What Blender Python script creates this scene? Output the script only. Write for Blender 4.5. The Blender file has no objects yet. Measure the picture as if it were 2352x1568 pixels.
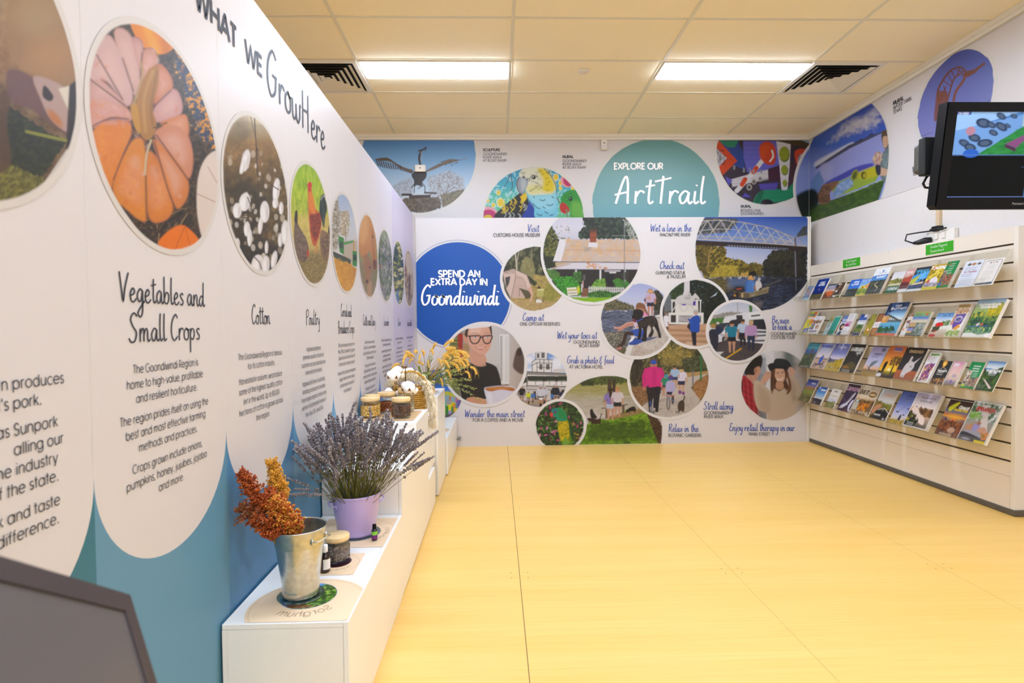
import bpy, math, random
import numpy as np
from mathutils import Vector

# ---------------------------------------------------------------- camera
F_PX, YAW, PITCH, ROLL, CAM_Z = 1283.4317, .0278, -.0263, -.0093, 1.2599
_cy, _sy = math.cos(YAW), math.sin(YAW); _cp, _sp = math.cos(PITCH), math.sin(PITCH)
_cr, _sr = math.cos(ROLL), math.sin(ROLL)
_r0 = np.array([_cy, -_sy, 0.]); FWD = np.array([_sy*_cp, _cy*_cp, _sp]); _u0 = np.cross(_r0, FWD)
RIGHT = _cr*_r0 + _sr*_u0; UP = -_sr*_r0 + _cr*_u0
EYE = np.array([0., 0., CAM_Z])
scene = bpy.context.scene
COL = scene.collection
cam_data = bpy.data.cameras.new('camera')
cam = bpy.data.objects.new('camera', cam_data); COL.objects.link(cam)
cam_data.sensor_width = 36.0; cam_data.lens = F_PX*36.0/2352.0
cam_data.clip_start = .05; cam_data.clip_end = 60
from mathutils import Matrix
cam.matrix_world = Matrix(((RIGHT[0], UP[0], -FWD[0], 0), (RIGHT[1], UP[1], -FWD[1], 0), (RIGHT[2], UP[2], -FWD[2], CAM_Z), (0, 0, 0, 1)))
cam_data.dof.use_dof = True; cam_data.dof.focus_distance = 3.8; cam_data.dof.aperture_fstop = 4.5
scene.camera = cam
# ---------------------------------------------------------------- world, exposure
LAMP = 15.0          # strength of the ceiling panels
world = bpy.data.worlds.new('World'); scene.world = world; world.use_nodes = True
world.node_tree.nodes['Background'].inputs[0].default_value = (1, .93, .86, 1)
world.node_tree.nodes['Background'].inputs[1].default_value = .25
vs = scene.view_settings
vs.view_transform = 'Standard'; vs.look = 'None'; vs.gamma = 1.0; vs.use_curve_mapping = False
vs.exposure = 1.82
scene.cycles.max_bounces = 10; scene.cycles.diffuse_bounces = 6; scene.cycles.transmission_bounces = 8
scene.cycles.transparent_max_bounces = 16; scene.cycles.caustics_reflective = False; scene.cycles.caustics_refractive = False
scene.cycles.sample_clamp_indirect = 6.0
scene.cycles.use_denoising = True

def project(P):
    d = np.asarray(P, float) - EYE; w = d @ FWD
    return np.stack([1176 + F_PX*(d @ RIGHT)/w, 784 - F_PX*(d @ UP)/w], -1)
def ray(px, py):
    return (px-1176)/F_PX*RIGHT - (py-784)/F_PX*UP + FWD
def on_x(px, py, X): d = ray(px, py); return EYE + d*(X/d[0])
def on_y(px, py, Y): d = ray(px, py); return EYE + d*(Y/d[1])
def on_z(px, py, Z): d = ray(px, py); return EYE + d*((Z-CAM_Z)/d[2])

# measured layout of the room (metres)
CEIL = 3.3368; GX, GY = -1.065, 3.8083           # ceiling grid origin
XL, XLB = -.8294, -.885                          # left partition faces
YB = 5.8777; PART_H = 2.40                       # rear partition face and height
YW, XW = 6.10, 3.46                              # rear and right walls
XS = 3.3526; SY0, SY1 = 3.503, 5.87; S_TOP = 1.878  # slatwall face, ends, top

# ---------------------------------------------------------------- colour and materials
def lin(h, k=1.0):
    if not isinstance(h, str): return tuple(h)
    h = h.lstrip('#')
    if len(h) == 3: h = ''.join(c*2 for c in h)
    o = []
    for i in (0, 2, 4):
        c = int(h[i:i+2], 16)/255
        o.append(k*(c/12.92 if c <= .04045 else ((c+.055)/1.055)**2.4))
    return tuple(o)
_mats = {}
def mat(name, col, rough=.5, metal=0., spec=.5, var=0., vscale=8., bump=0., emit=None, estr=0., trans=0., ior=1.45, coat=0., stretch=None):
    if name in _mats: return _mats[name]
    m = bpy.data.materials.new(name); m.use_nodes = True; nt = m.node_tree
    b = nt.nodes['Principled BSDF']; c = lin(col)
    b.inputs['Base Color'].default_value = (*c, 1); b.inputs['Roughness'].default_value = rough
    b.inputs['Metallic'].default_value = metal; b.inputs['Specular IOR Level'].default_value = spec
    b.inputs['IOR'].default_value = ior; b.inputs['Transmission Weight'].default_value = trans
    b.inputs['Coat Weight'].default_value = coat
    if emit is not None:
        b.inputs['Emission Color'].default_value = (*lin(emit), 1); b.inputs['Emission Strength'].default_value = estr
    tc = nt.nodes.new('ShaderNodeTexCoord'); no = nt.nodes.new('ShaderNodeTexNoise')
    no.inputs['Scale'].default_value = vscale; no.inputs['Detail'].default_value = 4
    if stretch:
        mp = nt.nodes.new('ShaderNodeMapping'); mp.inputs['Scale'].default_value = stretch
        nt.links.new(tc.outputs['Object'], mp.inputs[0]); nt.links.new(mp.outputs[0], no.inputs['Vector'])
    else: nt.links.new(tc.outputs['Object'], no.inputs['Vector'])
    if var > 0:
        rp = nt.nodes.new('ShaderNodeValToRGB')
        rp.color_ramp.elements[0].position = .3; rp.color_ramp.elements[1].position = .7
        rp.color_ramp.elements[0].color = (*[max(0, x*(1-var)) for x in c], 1)
        rp.color_ramp.elements[1].color = (*[min(1, x*(1+var)) for x in c], 1)
        nt.links.new(no.outputs['Fac'], rp.inputs[0]); nt.links.new(rp.outputs[0], b.inputs['Base Color'])
    if bump > 0:
        bp = nt.nodes.new('ShaderNodeBump'); bp.inputs['Strength'].default_value = bump; bp.inputs['Distance'].default_value = .002
        nt.links.new(no.outputs['Fac'], bp.inputs['Height']); nt.links.new(bp.outputs[0], b.inputs['Normal'])
    _mats[name] = m
    return m
def print_mat(name, rough=.42, spec=.4, emit=0.):
    """printed surface: the ink colours are a mesh attribute"""
    if name in _mats: return _mats[name]
    m = bpy.data.materials.new(name); m.use_nodes = True; nt = m.node_tree; b = nt.nodes['Principled BSDF']
    a = nt.nodes.new('ShaderNodeAttribute'); a.attribute_name = 'ink'
    nt.links.new(a.outputs['Color'], b.inputs['Base Color'])
    b.inputs['Roughness'].default_value = rough; b.inputs['Specular IOR Level'].default_value = spec
    if emit:
        nt.links.new(a.outputs['Color'], b.inputs['Emission Color']); b.inputs['Emission Strength'].default_value = emit
    _mats[name] = m
    return m

# ---------------------------------------------------------------- mesh building
class G:
    """collects vertices and faces of ONE mesh"""
    def __init__(s): s.v = []; s.f = []; s.m = []; s.s = []
    def add(s, vs, fs, m=0, smooth=False):
        n = len(s.v); s.v.extend([tuple(map(float, p)) for p in vs])
        for f in fs: s.f.append(tuple(n+i for i in f)); s.m.append(m); s.s.append(smooth)
        return s
    def box(s, x0, x1, y0, y1, z0, z1, m=0):
        return s.add([(x0,y0,z0),(x1,y0,z0),(x1,y1,z0),(x0,y1,z0),(x0,y0,z1),(x1,y0,z1),(x1,y1,z1),(x0,y1,z1)],
                     [(0,3,2,1),(4,5,6,7),(0,1,5,4),(1,2,6,5),(2,3,7,6),(3,0,4,7)], m)
    def quad(s, a, b, c, d, m=0): return s.add([a,b,c,d], [(0,1,2,3)], m)
    def lathe(s, cx, cy, prof, n=32, m=0, smooth=True, z0=0., ax=None):
        vs = []; fs = []
        for r, z in prof:
            for i in range(n):
                a = 2*math.pi*i/n; vs.append((cx+r*math.cos(a), cy+r*math.sin(a), z0+z))
        for k in range(len(prof)-1):
            for i in range(n):
                j = (i+1) % n; fs.append((k*n+i, k*n+j, (k+1)*n+j, (k+1)*n+i))
        if prof[0][0] > 1e-6: fs.append(tuple(reversed(range(n))))
        if prof[-1][0] > 1e-6: fs.append(tuple(range((len(prof)-1)*n, len(prof)*n)))
        return s.add(vs, fs, m, smooth)
    def tube(s, pts, r, n=6, m=0, cap=True, smooth=True):
        pts = [np.array(p, float) for p in pts]; vs = []; fs = []
        rr = r if hasattr(r, '__len__') else [r]*len(pts)
        up = np.array([0, 0, 1.])
        prev = None
        for i, p in enumerate(pts):
            t = pts[min(i+1, len(pts)-1)] - pts[max(i-1, 0)]; t /= (np.linalg.norm(t)+1e-12)
            if prev is None:
                a = np.cross(t, up)
                if np.linalg.norm(a) < 1e-3: a = np.cross(t, [1., 0, 0])
            else: a = prev - t*(prev @ t)
            a /= (np.linalg.norm(a)+1e-12); b = np.cross(t, a); prev = a
            for k in range(n):
                q = 2*math.pi*k/n; vs.append(p + rr[i]*(math.cos(q)*a + math.sin(q)*b))
        for i in range(len(pts)-1):
            for k in range(n):
                j = (k+1) % n; fs.append((i*n+k, i*n+j, (i+1)*n+j, (i+1)*n+k))
        if cap: fs.append(tuple(reversed(range(n)))); fs.append(tuple(range((len(pts)-1)*n, len(pts)*n)))
        return s.add(vs, fs, m, smooth)
    def blob(s, c, rx, ry=None, rz=None, m=0, nu=8, nv=6, rnd=0., rng=None):
        ry = ry or rx; rz = rz or rx; vs = [(c[0], c[1], c[2]+rz)]; fs = []
        for i in range(1, nv):
            t = math.pi*i/nv
            for j in range(nu):
                q = 2*math.pi*j/nu; k = 1 + (rng.uniform(-rnd, rnd) if rng else 0)
                vs.append((c[0]+k*rx*math.sin(t)*math.cos(q), c[1]+k*ry*math.sin(t)*math.sin(q), c[2]+k*rz*math.cos(t)))
        vs.append((c[0], c[1], c[2]-rz)); L = len(vs)-1
        for j in range(nu):
            fs.append((0, 1+j, 1+(j+1) % nu))
            for i in range(nv-2):
                a = 1+i*nu; fs.append((a+j, a+nu+j, a+nu+(j+1) % nu, a+(j+1) % nu))
            fs.append((L, L-nu+(j+1) % nu, L-nu+j))
        return s.add(vs, fs, m, True)
def mesh_of(name, g, mats, org=(0,0,0)):
    me = bpy.data.meshes.new(name)
    o = np.array(org, float); v = (np.array(g.v, float).reshape(-1, 3)-o).tolist()
    me.from_pydata(v, [], g.f)
    for m in (mats if isinstance(mats, (list, tuple)) else [mats]): me.materials.append(m)
    me.polygons.foreach_set('material_index', g.m); me.polygons.foreach_set('use_smooth', g.s)
    me.update()
    return me
def tag(o, label=None, cat=None, group=None, kind=None):
    if label: o['label'] = label
    if cat: o['category'] = cat
    if group: o['group'] = group
    if kind: o['kind'] = kind
    return o
def obj(name, g, mats, parent=None, loc=(0,0,0), bevel=0., seg=2):
    """link one mesh; vertices are given in world metres and kept relative to the parent (or loc)"""
    org = np.array(parent['_o'] if parent is not None and '_o' in parent else (0,0,0), float) if parent is not None else np.array(loc, float)
    o = bpy.data.objects.new(name, mesh_of(name, g, mats, org)); COL.objects.link(o)
    if parent is not None: o.parent = parent; o['_o'] = [float(x) for x in org]
    else: o.location = loc; o['_o'] = [float(x) for x in org]
    if bevel:
        b = o.modifiers.new('bevel', 'BEVEL'); b.width = bevel; b.segments = seg; b.limit_method = 'ANGLE'
    return o
def thing(name, label, cat, loc=(0,0,0), group=None):
    o = bpy.data.objects.new(name, None); COL.objects.link(o); o.location = loc; o.empty_display_size = .05
    o['_o'] = [float(x) for x in loc]
    return tag(o, label, cat, group)
def single(name, g, mats, label, cat, loc=(0,0,0), group=None, **kw):
    return tag(obj(name, g, mats, None, loc, **kw), label, cat, group)
def struct(name, g, mats, **kw): return tag(obj(name, g, mats, **kw), kind='structure')
def dup(o, loc, rot=None, scale=None, label=None, group=None):
    c = o.copy(); COL.objects.link(c); c.location = loc
    if rot is not None: c.rotation_euler = rot
    if scale is not None: c.scale = scale
    if label: c['label'] = label
    if group: c['group'] = group
    for ch in o.children:
        d = ch.copy(); COL.objects.link(d); d.parent = c; d.matrix_parent_inverse = ch.matrix_parent_inverse
        for g2 in ch.children:
            e = g2.copy(); COL.objects.link(e); e.parent = d
    return c
# ---------------------------------------------------------------- ink painter: colours for the vertices of a fine flat mesh
def _hash(i, j, s):
    n = (i*374761393 + j*668265263 + s*974634777) & 0xffffffff
    n = ((n ^ (n >> 13))*1274126177) & 0xffffffff
    return ((n ^ (n >> 16)) & 0xffff)/65535.0
def vnoise(x, y, s=0):
    i = np.floor(x).astype(np.int64); j = np.floor(y).astype(np.int64); u = x-i; v = y-j
    u = u*u*(3-2*u); v = v*v*(3-2*v)
    return (_hash(i, j, s)*(1-u) + _hash(i+1, j, s)*u)*(1-v) + (_hash(i, j+1, s)*(1-u) + _hash(i+1, j+1, s)*u)*v
def fbm(x, y, s=0, o=3):
    t = 0; a = .5; n = 0
    for k in range(o): t = t + a*vnoise(x, y, s+k*17); n += a; a *= .55; x = x*2.03; y = y*2.03
    return t/n
def pts(s):
    if not isinstance(s, str): return [tuple(p) for p in s]
    return [tuple(float(q) for q in p.split(',')) for p in s.split()]
def smooth(p, closed=True, n=5):
    p = np.array(p, float); m = len(p); o = []
    rng = range(m) if closed else range(m-1)
    for i in rng:
        if closed: a, b, c, d = p[(i-1) % m], p[i], p[(i+1) % m], p[(i+2) % m]
        else: a, b, c, d = p[max(i-1, 0)], p[i], p[i+1], p[min(i+2, m-1)]
        for k in range(n):
            t = k/n
            o.append(.5*((2*b) + (c-a)*t + (2*a-5*b+4*c-d)*t*t + (3*b-a-3*c+d)*t**3))
    if not closed: o.append(p[-1])
    return np.array(o)
class Paint:
    def __init__(s, X, Y):
        s.X = X; s.Y = Y; s.C = np.ones((len(X), 3)); s.sd = 1; s.tr(0, 0, 1)
    def tr(s, ox, oy, k): s.x = (s.X-ox)*k; s.y = (s.Y-oy)*k; s.k = k; s.soft = .8*k; return s
    def _mix(s, idx, a, c):
        c = np.array(lin(c)); s.C[idx] += a[:, None]*(c - s.C[idx])
    def bg(s, c): s.C[:] = lin(c); return s
    def vg(s, *st, ax='y', a=1.):
        q = s.y if ax == 'y' else s.x; k = [t[0] for t in st]; cs = np.array([lin(t[1]) for t in st])
        n = np.stack([np.interp(q, k, cs[:, i]) for i in range(3)], -1); s.C += a*(n-s.C); return s
    def _box(s, p, m):
        p = np.array(p); a = p.min(0)-m; b = p.max(0)+m
        return np.nonzero((s.x > a[0]) & (s.x < b[0]) & (s.y > a[1]) & (s.y < b[1]))[0]
    def _poly(s, p, idx, soft):
        x, y = s.x[idx], s.y[idx]; ins = np.zeros(len(idx), bool); d2 = np.full(len(idx), 1e18); n = len(p)
        for i in range(n):
            x0, y0 = p[i]; x1, y1 = p[(i+1) % n]; dx, dy = x1-x0, y1-y0
            if dy != 0:
                c = ((y0 > y) != (y1 > y)) & (x < dx*(y-y0)/dy + x0); ins ^= c
            t = np.clip(((x-x0)*dx + (y-y0)*dy)/(dx*dx+dy*dy+1e-12), 0, 1)
            d2 = np.minimum(d2, (x-x0-t*dx)**2 + (y-y0-t*dy)**2)
        d = np.sqrt(d2); d = np.where(ins, d, -d)
        return np.clip(.5 + d/(2*soft), 0, 1)
    def P(s, p, c, a=1., soft=None, sm=False):
        p = pts(p)
        if sm: p = smooth(p)
        sf = soft or s.soft; idx = s._box(p, sf)
        if len(idx): s._mix(idx, a*s._poly(p, idx, sf), c)
        return s
    def S(s, p, c, a=1., soft=None): return s.P(p, c, a, soft, True)
    def R(s, x0, y0, x1, y1, c, a=1.): return s.P([(x0,y0),(x1,y0),(x1,y1),(x0,y1)], c, a)
    def E(s, cx, cy, rx, ry, c, ang=0., a=1., soft=None):
        sf = soft or s.soft; m = max(rx, ry)+sf; idx = np.nonzero((abs(s.x-cx) < m) & (abs(s.y-cy) < m))[0]
        if not len(idx): return s
        q = math.radians(ang); x = s.x[idx]-cx; y = s.y[idx]-cy
        u = (x*math.cos(q)+y*math.sin(q))/rx; v = (-x*math.sin(q)+y*math.cos(q))/ry
        d = (1-np.sqrt(u*u+v*v))*min(rx, ry)
        s._mix(idx, a*np.clip(.5+d/(2*sf), 0, 1), c); return s
    def L(s, p, w, c, a=1., sm=False, soft=None):
        p = pts(p)
        if sm: p = smooth(p, False, 4)
        sf = soft or s.soft; idx = s._box(p, w+sf)
        if not len(idx): return s
        x, y = s.x[idx], s.y[idx]; d2 = np.full(len(idx), 1e18)
        for i in range(len(p)-1):
            x0, y0 = p[i]; dx, dy = p[i+1][0]-x0, p[i+1][1]-y0
            t = np.clip(((x-x0)*dx+(y-y0)*dy)/(dx*dx+dy*dy+1e-12), 0, 1)
            d2 = np.minimum(d2, (x-x0-t*dx)**2+(y-y0-t*dy)**2)
        s._mix(idx, a*np.clip(.5+(w/2-np.sqrt(d2))/(2*sf)+.0, 0, 1), c); return s
    def T(s, p, cols, sc, sc2=None, sm=False, a=1., con=2.2, soft=None, o=4, rough=.9):
        """polygon (or everything) filled with a mottled texture through a palette; sc: grain size"""
        s.sd += 7; cols = sorted(cols, key=lambda c: sum(lin(c)))
        if p is None: idx = np.arange(len(s.x)); al = np.ones(len(idx))
        else:
            p = pts(p); p = smooth(p) if sm else p; sf = soft or s.soft; q = rough*sc; idx = s._box(p, sf+q)
            if not len(idx): return s
            x0, y0 = s.x, s.y; xi, yi = x0[idx], y0[idx]   # ragged leafy edge
            s.x = x0.copy(); s.y = y0.copy(); s.x[idx] = xi+q*2*(fbm(xi/sc*1.3, yi/sc*1.3, s.sd+3, 3)-.5); s.y[idx] = yi+q*2*(fbm(xi/sc*1.3+9, yi/sc*1.3+5, s.sd+4, 3)-.5)
            al = s._poly(p, idx, sf); s.x, s.y = x0, y0
        u_, v_ = s.x[idx]/sc, s.y[idx]/(sc2 or sc); w_ = fbm(u_*.7+3, v_*.7, s.sd+50, 2)-.5
        t = fbm(u_+1.1*w_, v_-1.1*w_, s.sd, o); t = t*.72+.28*fbm(u_*3.1, v_*3.1, s.sd+90, 2); t = np.clip(.5+(t-.5)*con, 0, 1)*(len(cols)-1)
        cs = np.array([lin(c) for c in cols]); k = np.arange(len(cols))
        n = np.stack([np.interp(t, k, cs[:, i]) for i in range(3)], -1)
        s.C[idx] += (a*al)[:, None]*(n-s.C[idx]); return s
    def D(s, x0, y0, x1, y1, n, r, cols, ry=None, ang=None, a=1., seed=1):
        g = random.Random(seed)
        for _ in range(n):
            k = g.uniform(.6, 1.3)
            s.E(g.uniform(x0, x1), g.uniform(y0, y1), r*k, (ry or r)*k, g.choice(cols), g.uniform(0, 180) if ang is None else ang+g.uniform(-15, 15), a)
        return s
    def person(s, x, y, h, top, bot, skin='c98f6e', hair='4a3524', legs=None, sleeve=None):
        """small printed figure standing with feet at (x, y)"""
        legs = legs or skin
        [s.P([(x+q*.005*h, y-.45*h), (x+q*.135*h, y-.45*h), (x+q*.105*h, y-.2*h), (x+q*.09*h, y), (x+q*.035*h, y), (x+q*.03*h, y-.2*h)], legs) for q in (-1, 1)]
        s.P([(x-.125*h, y-.56*h), (x+.125*h, y-.56*h), (x+.14*h, y-.36*h), (x-.14*h, y-.36*h)], bot)
        s.S([(x-.06*h, y-.87*h), (x+.06*h, y-.87*h), (x+.155*h, y-.83*h), (x+.145*h, y-.68*h), (x+.12*h, y-.52*h), (x-.12*h, y-.52*h), (x-.145*h, y-.68*h), (x-.155*h, y-.83*h)], top).R(x-.035*h, y-.9*h, x+.035*h, y-.84*h, skin)
        for q in (-1, 1):
            s.L([(x+q*.15*h, y-.8*h), (x+q*.19*h, y-.64*h), (x+q*.18*h, y-.46*h)], .055*h, sleeve or skin, sm=True).L([(x+q*.145*h, y-.81*h), (x+q*.185*h, y-.68*h)], .078*h, top)
            if sleeve: s.E(x+q*.18*h, y-.45*h, .032*h, .04*h, skin)
        s.E(x, y-.93*h, .075*h, .09*h, skin).P([(x-.08*h, y-.93*h), (x-.07*h, y-1.03*h), (x+.07*h, y-1.03*h), (x+.08*h, y-.93*h)], hair)
        return s
class Plane:
    """a flat wall: (u, v) metres -> world point, n towards the room"""
    def __init__(s, o, u, v, n): s.o, s.u, s.v, s.n = [np.array(q, float) for q in (o, u, v, n)]
    def at(s, u, v, off=0.): return s.o + np.multiply.outer(u, s.u) + np.multiply.outer(v, s.v) + off*s.n
    def uv(s, p): d = np.asarray(p, float)-s.o; return d @ s.u, d @ s.v
LEFT = Plane((XL, 0, 0), (0,1,0), (0,0,1), (1,0,0))
PANEL = Plane((0, YB, 0), (1,0,0), (0,0,1), (0,-1,0))
BACK = Plane((0, YW, 0), (1,0,0), (0,0,1), (0,-1,0))
SIDE = Plane((XW, 0, 0), (0,-1,0), (0,0,1), (-1,0,0))
def grid_disc(n, m):
    a = np.linspace(-1, 1, n); b = np.linspace(-1, 1, m); A, Bq = np.meshgrid(a, b, indexing='ij')
    r = np.where(abs(A) > abs(Bq), A, Bq); th = np.where(abs(A) > abs(Bq), (math.pi/4)*Bq/np.where(A == 0, 1, A), math.pi/2-(math.pi/4)*A/np.where(Bq == 0, 1, Bq))
    return r*np.cos(th), r*np.sin(th)
def ink_object(name, P3, C, n, m, material, keep=None, loc=(0,0,0), ink=None):
    me = bpy.data.meshes.new(name); i = np.arange(n*m).reshape(n, m)
    f = np.stack([i[:-1, :-1], i[1:, :-1], i[1:, 1:], i[:-1, 1:]], -1).reshape(-1, 4)
    if keep is not None:
        k = keep.ravel()[f].any(1); f = f[k]
    v = P3.reshape(-1, 3)-np.array(loc)
    me.vertices.add(len(v)); me.vertices.foreach_set('co', v.astype(np.float32).ravel())
    me.loops.add(f.size); me.loops.foreach_set('vertex_index', f.ravel().astype(np.int32))
    me.polygons.add(len(f)); me.polygons.foreach_set('loop_start', np.arange(0, f.size, 4, dtype=np.int32))
    me.update(calc_edges=True)
    at = me.color_attributes.new('ink', 'FLOAT_COLOR', 'POINT')
    at.data.foreach_set('color', np.concatenate([np.clip(C, 0, 1)*(ink or INK), np.ones((len(C), 1))], 1).astype(np.float32).ravel())
    me.materials.append(material); me.validate()
    o = bpy.data.objects.new(name, me); COL.objects.link(o); o.location = loc; o['_o'] = [float(q) for q in loc]
    return o
WHITE_RING = 'f0eae6'; INK = .66
def roundel(name, label, plane, cu, cv, r, painter, lay=1, step=1.5, ring=.03, clip=None, parent=None, cat='wall print', ringcol=WHITE_RING, rag=.25, line=None):
    """circular photo print stuck flat on a wall, painted in the photograph's own coordinates"""
    R = r+ring; e = project(plane.at(np.array([cu-R, cu+R, cu, cu]), np.array([cv, cv, cv-R, cv+R])))
    n = int(max(24, min(330, abs(e[1, 0]-e[0, 0])/step))); m = int(max(24, min(330, abs(e[3, 1]-e[2, 1])/step)))
    U, V = grid_disc(n, m); u = cu+R*U; v = cv+R*V; keep = None
    if clip:
        u0, u1, v0, v1 = clip; keep = (u > u0) & (u < u1) & (v > v0) & (v < v1); u = np.clip(u, u0, u1); v = np.clip(v, v0, v1)
    P3 = plane.at(u, v, .0012*lay); px = project(P3.reshape(-1, 3))
    p = Paint(px[:, 0], px[:, 1]); painter(p)
    # white torn-looking edge of the print
    d = np.hypot(u-cu, v-cv).ravel(); th = np.arctan2(v-cv, u-cu).ravel()
    k = r - rag*ring*np.clip(fbm(th*2.2+7, th*0+lay*3.1, 5)*2-.9, 0, 1)
    s_ = np.clip((d-k)/(.004), 0, 1); p.C += s_[:, None]*(np.array(lin(ringcol))-p.C)
    if line: q_ = np.clip(1-abs(d-r-ring*.72)/(ring*.16), 0, 1); p.C += q_[:, None]*(np.array(lin(line))-p.C)
    c = plane.at(np.array(cu), np.array(cv))
    o = ink_object(name, P3, p.C, n, m, print_mat('printed vinyl'), keep, tuple(c))
    if parent is not None: o.parent = parent; o.location = tuple(np.array(c)-np.array(parent['_o']))
    else: tag(o, label, cat)
    return o
def px_roundel(name, label, plane, Y, cx, cy, rpx, painter, **kw):
    """same, with centre and radius read off the photograph for a wall facing the camera"""
    c = on_y(cx, cy, Y); e = on_y(cx+rpx, cy, Y); u, v = plane.uv(c)
    return roundel(name, label, plane, float(u), float(v), float(abs(e[0]-c[0])), painter, **kw)
# ---------------------------------------------------------------- lettering: a brush script and a geometric sans, both built from strokes
SCRIPT = {}
for ln in '''a .85|.62,.85 .35,1 .08,.55 .2,.05 .45,.2 .62,.9;.62,.9 .6,.3 .72,.02 .88,.2
b .8|.12,2.2 .1,1 .1,.1;.1,.35 .3,.9 .58,.85 .62,.4 .4,.02 .12,.15
c .68|.58,.8 .38,1 .1,.6 .18,.08 .42,0 .65,.25
d .85|.6,.8 .35,.95 .08,.5 .2,.05 .42,.15 .62,.7;.7,2.2 .63,1 .62,.3 .72,.02 .88,.2
e .7|.1,.45 .42,.6 .5,.85 .32,1 .1,.6 .16,.1 .4,0 .68,.28
f .6|.62,2 .5,2.2 .32,1.9 .28,1 .28,-.6;.05,.95 .55,1.02
g .8|.6,.85 .35,1 .08,.55 .2,.08 .45,.2 .62,.9;.62,.9 .6,0 .55,-.8 .3,-1.1 .1,-.8 .4,-.35 .82,.15
h .82|.12,2.2 .1,1 .1,0;.1,.4 .32,.95 .55,.85 .55,.3 .65,.02 .82,.2
i .42|.15,1 .13,.3 .22,.02 .42,.2;.2,1.4 .23,1.5
j .4|.2,1 .2,-.5 .05,-1 -.15,-.85;.24,1.4 .26,1.48
k .75|.12,2.2 .1,1 .1,0;.55,.98 .12,.5 .35,.3 .62,0 .75,.1
l .42|.18,2.2 .12,1.2 .12,.3 .22,.02 .42,.2
m 1.15|.1,1 .1,0;.1,.5 .28,.97 .45,.85 .45,0;.45,.5 .64,.97 .82,.85 .82,.3 .92,.02 1.12,.2
n .82|.1,1 .1,0;.1,.45 .32,.97 .54,.85 .54,.3 .64,.02 .82,.2
o .75|.38,1 .1,.75 .1,.2 .35,0 .6,.25 .6,.75 .38,1 .5,.85 .75,.9
p .8|.12,1 .1,0 .08,-1.1;.1,.5 .3,.97 .58,.8 .6,.35 .38,.02 .12,.2
r .62|.1,1 .1,0;.1,.5 .28,.95 .45,1 .6,.85
s .6|.52,.85 .35,1 .15,.8 .3,.55 .5,.3 .35,.02 .08,.1
t .55|.3,1.9 .26,1 .26,.3 .36,.02 .55,.2;.02,1.35 .58,1.48
u .85|.12,1 .1,.3 .25,.02 .5,.25 .6,1;.6,1 .6,.3 .7,.02 .85,.2
v .7|.08,1 .3,0 .6,1
w 1.1|.1,1 .12,.2 .3,.02 .5,.3 .52,.9;.52,.9 .56,.2 .75,.02 .95,.4 .98,1 1.1,.95
x .7|.1,1 .6,0;.6,1 .08,0
y .8|.12,1 .12,.4 .28,.1 .5,.3 .6,1;.6,1 .6,0 .52,-.8 .3,-1.05 .1,-.85
& .95|.8,.35 .45,0 .12,.3 .2,.8 .5,.95 .22,1.15 .2,1.6 .5,1.8 .72,1.55;.45,2 .45,2.2;.45,-.1 .45,-.35
V 1|.1,2.1 .25,1 .4,0 .6,1 .95,2.1
G 1.15|.95,1.9 .6,2.15 .2,1.5 .12,.6 .4,0 .8,.3 .9,1;.55,1 1.0,1.05
S 1|.85,1.9 .55,2.15 .25,1.7 .45,1.15 .75,.7 .6,.1 .25,0 .05,.3
C .95|.85,1.85 .6,2.15 .2,1.5 .12,.6 .4,0 .85,.35
P .95|.15,2 .12,1 .1,-.1;.1,1.7 .45,2.15 .85,1.75 .6,1.15 .15,1
B 1|.15,2.05 .12,0;.12,1.9 .5,2.15 .75,1.75 .5,1.2 .2,1.1;.3,1.12 .75,.95 .8,.4 .45,0 .1,.05
D 1|.15,2.05 .12,0;.1,1.95 .5,2.1 .9,1.5 .8,.5 .4,0 .12,.05
L .8|.2,2.1 .14,1 .12,.1 .3,.05 .8,.15
O 1.05|.5,2.1 .15,1.5 .12,.6 .4,0 .8,.4 .88,1.4 .5,2.1
W 1.4|.1,2.1 .2,1 .32,0 .5,.9 .68,1.5 .76,.8 .88,0 1.1,1 1.35,2.1
E .9|.8,1.9 .5,2.1 .25,1.8 .3,1.3 .55,1.15;.5,1.15 .18,.9 .1,.4 .35,0 .85,.3
R 1|.15,2.05 .12,0;.1,1.8 .5,2.15 .8,1.75 .55,1.2 .15,1.1;.35,1.15 .8,.1 .95,.1
A 1.1|.05,0 .35,1.6 .55,2.15 .68,1.6 .75,0;-.05,.7 .75,.95
T .9|.5,2.2 .45,0;.0,1.75 1.0,2.05
H 1.1|.15,2.05 .12,0;.8,2.1 .75,0;.12,1 .78,1.15
N 1|.12,0 .15,2.05;.15,2.05 .7,0;.7,0 .78,2.1
Q 1.05|.5,2.1 .15,1.5 .12,.6 .4,0 .8,.4 .88,1.4 .5,2.1;.55,.4 .95,-.2'''.split('\n'):
    k, r = ln.split(' ', 1); a, q = r.split('|'); SCRIPT[k] = (float(a), [smooth(pts(t), False, 5) for t in q.split(';')])
SANS = {}
_P = '.06,0 .06,1 .3,1;@.3,.72,.24,.28,90,-90;.3,.44 .06,.44'
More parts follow.
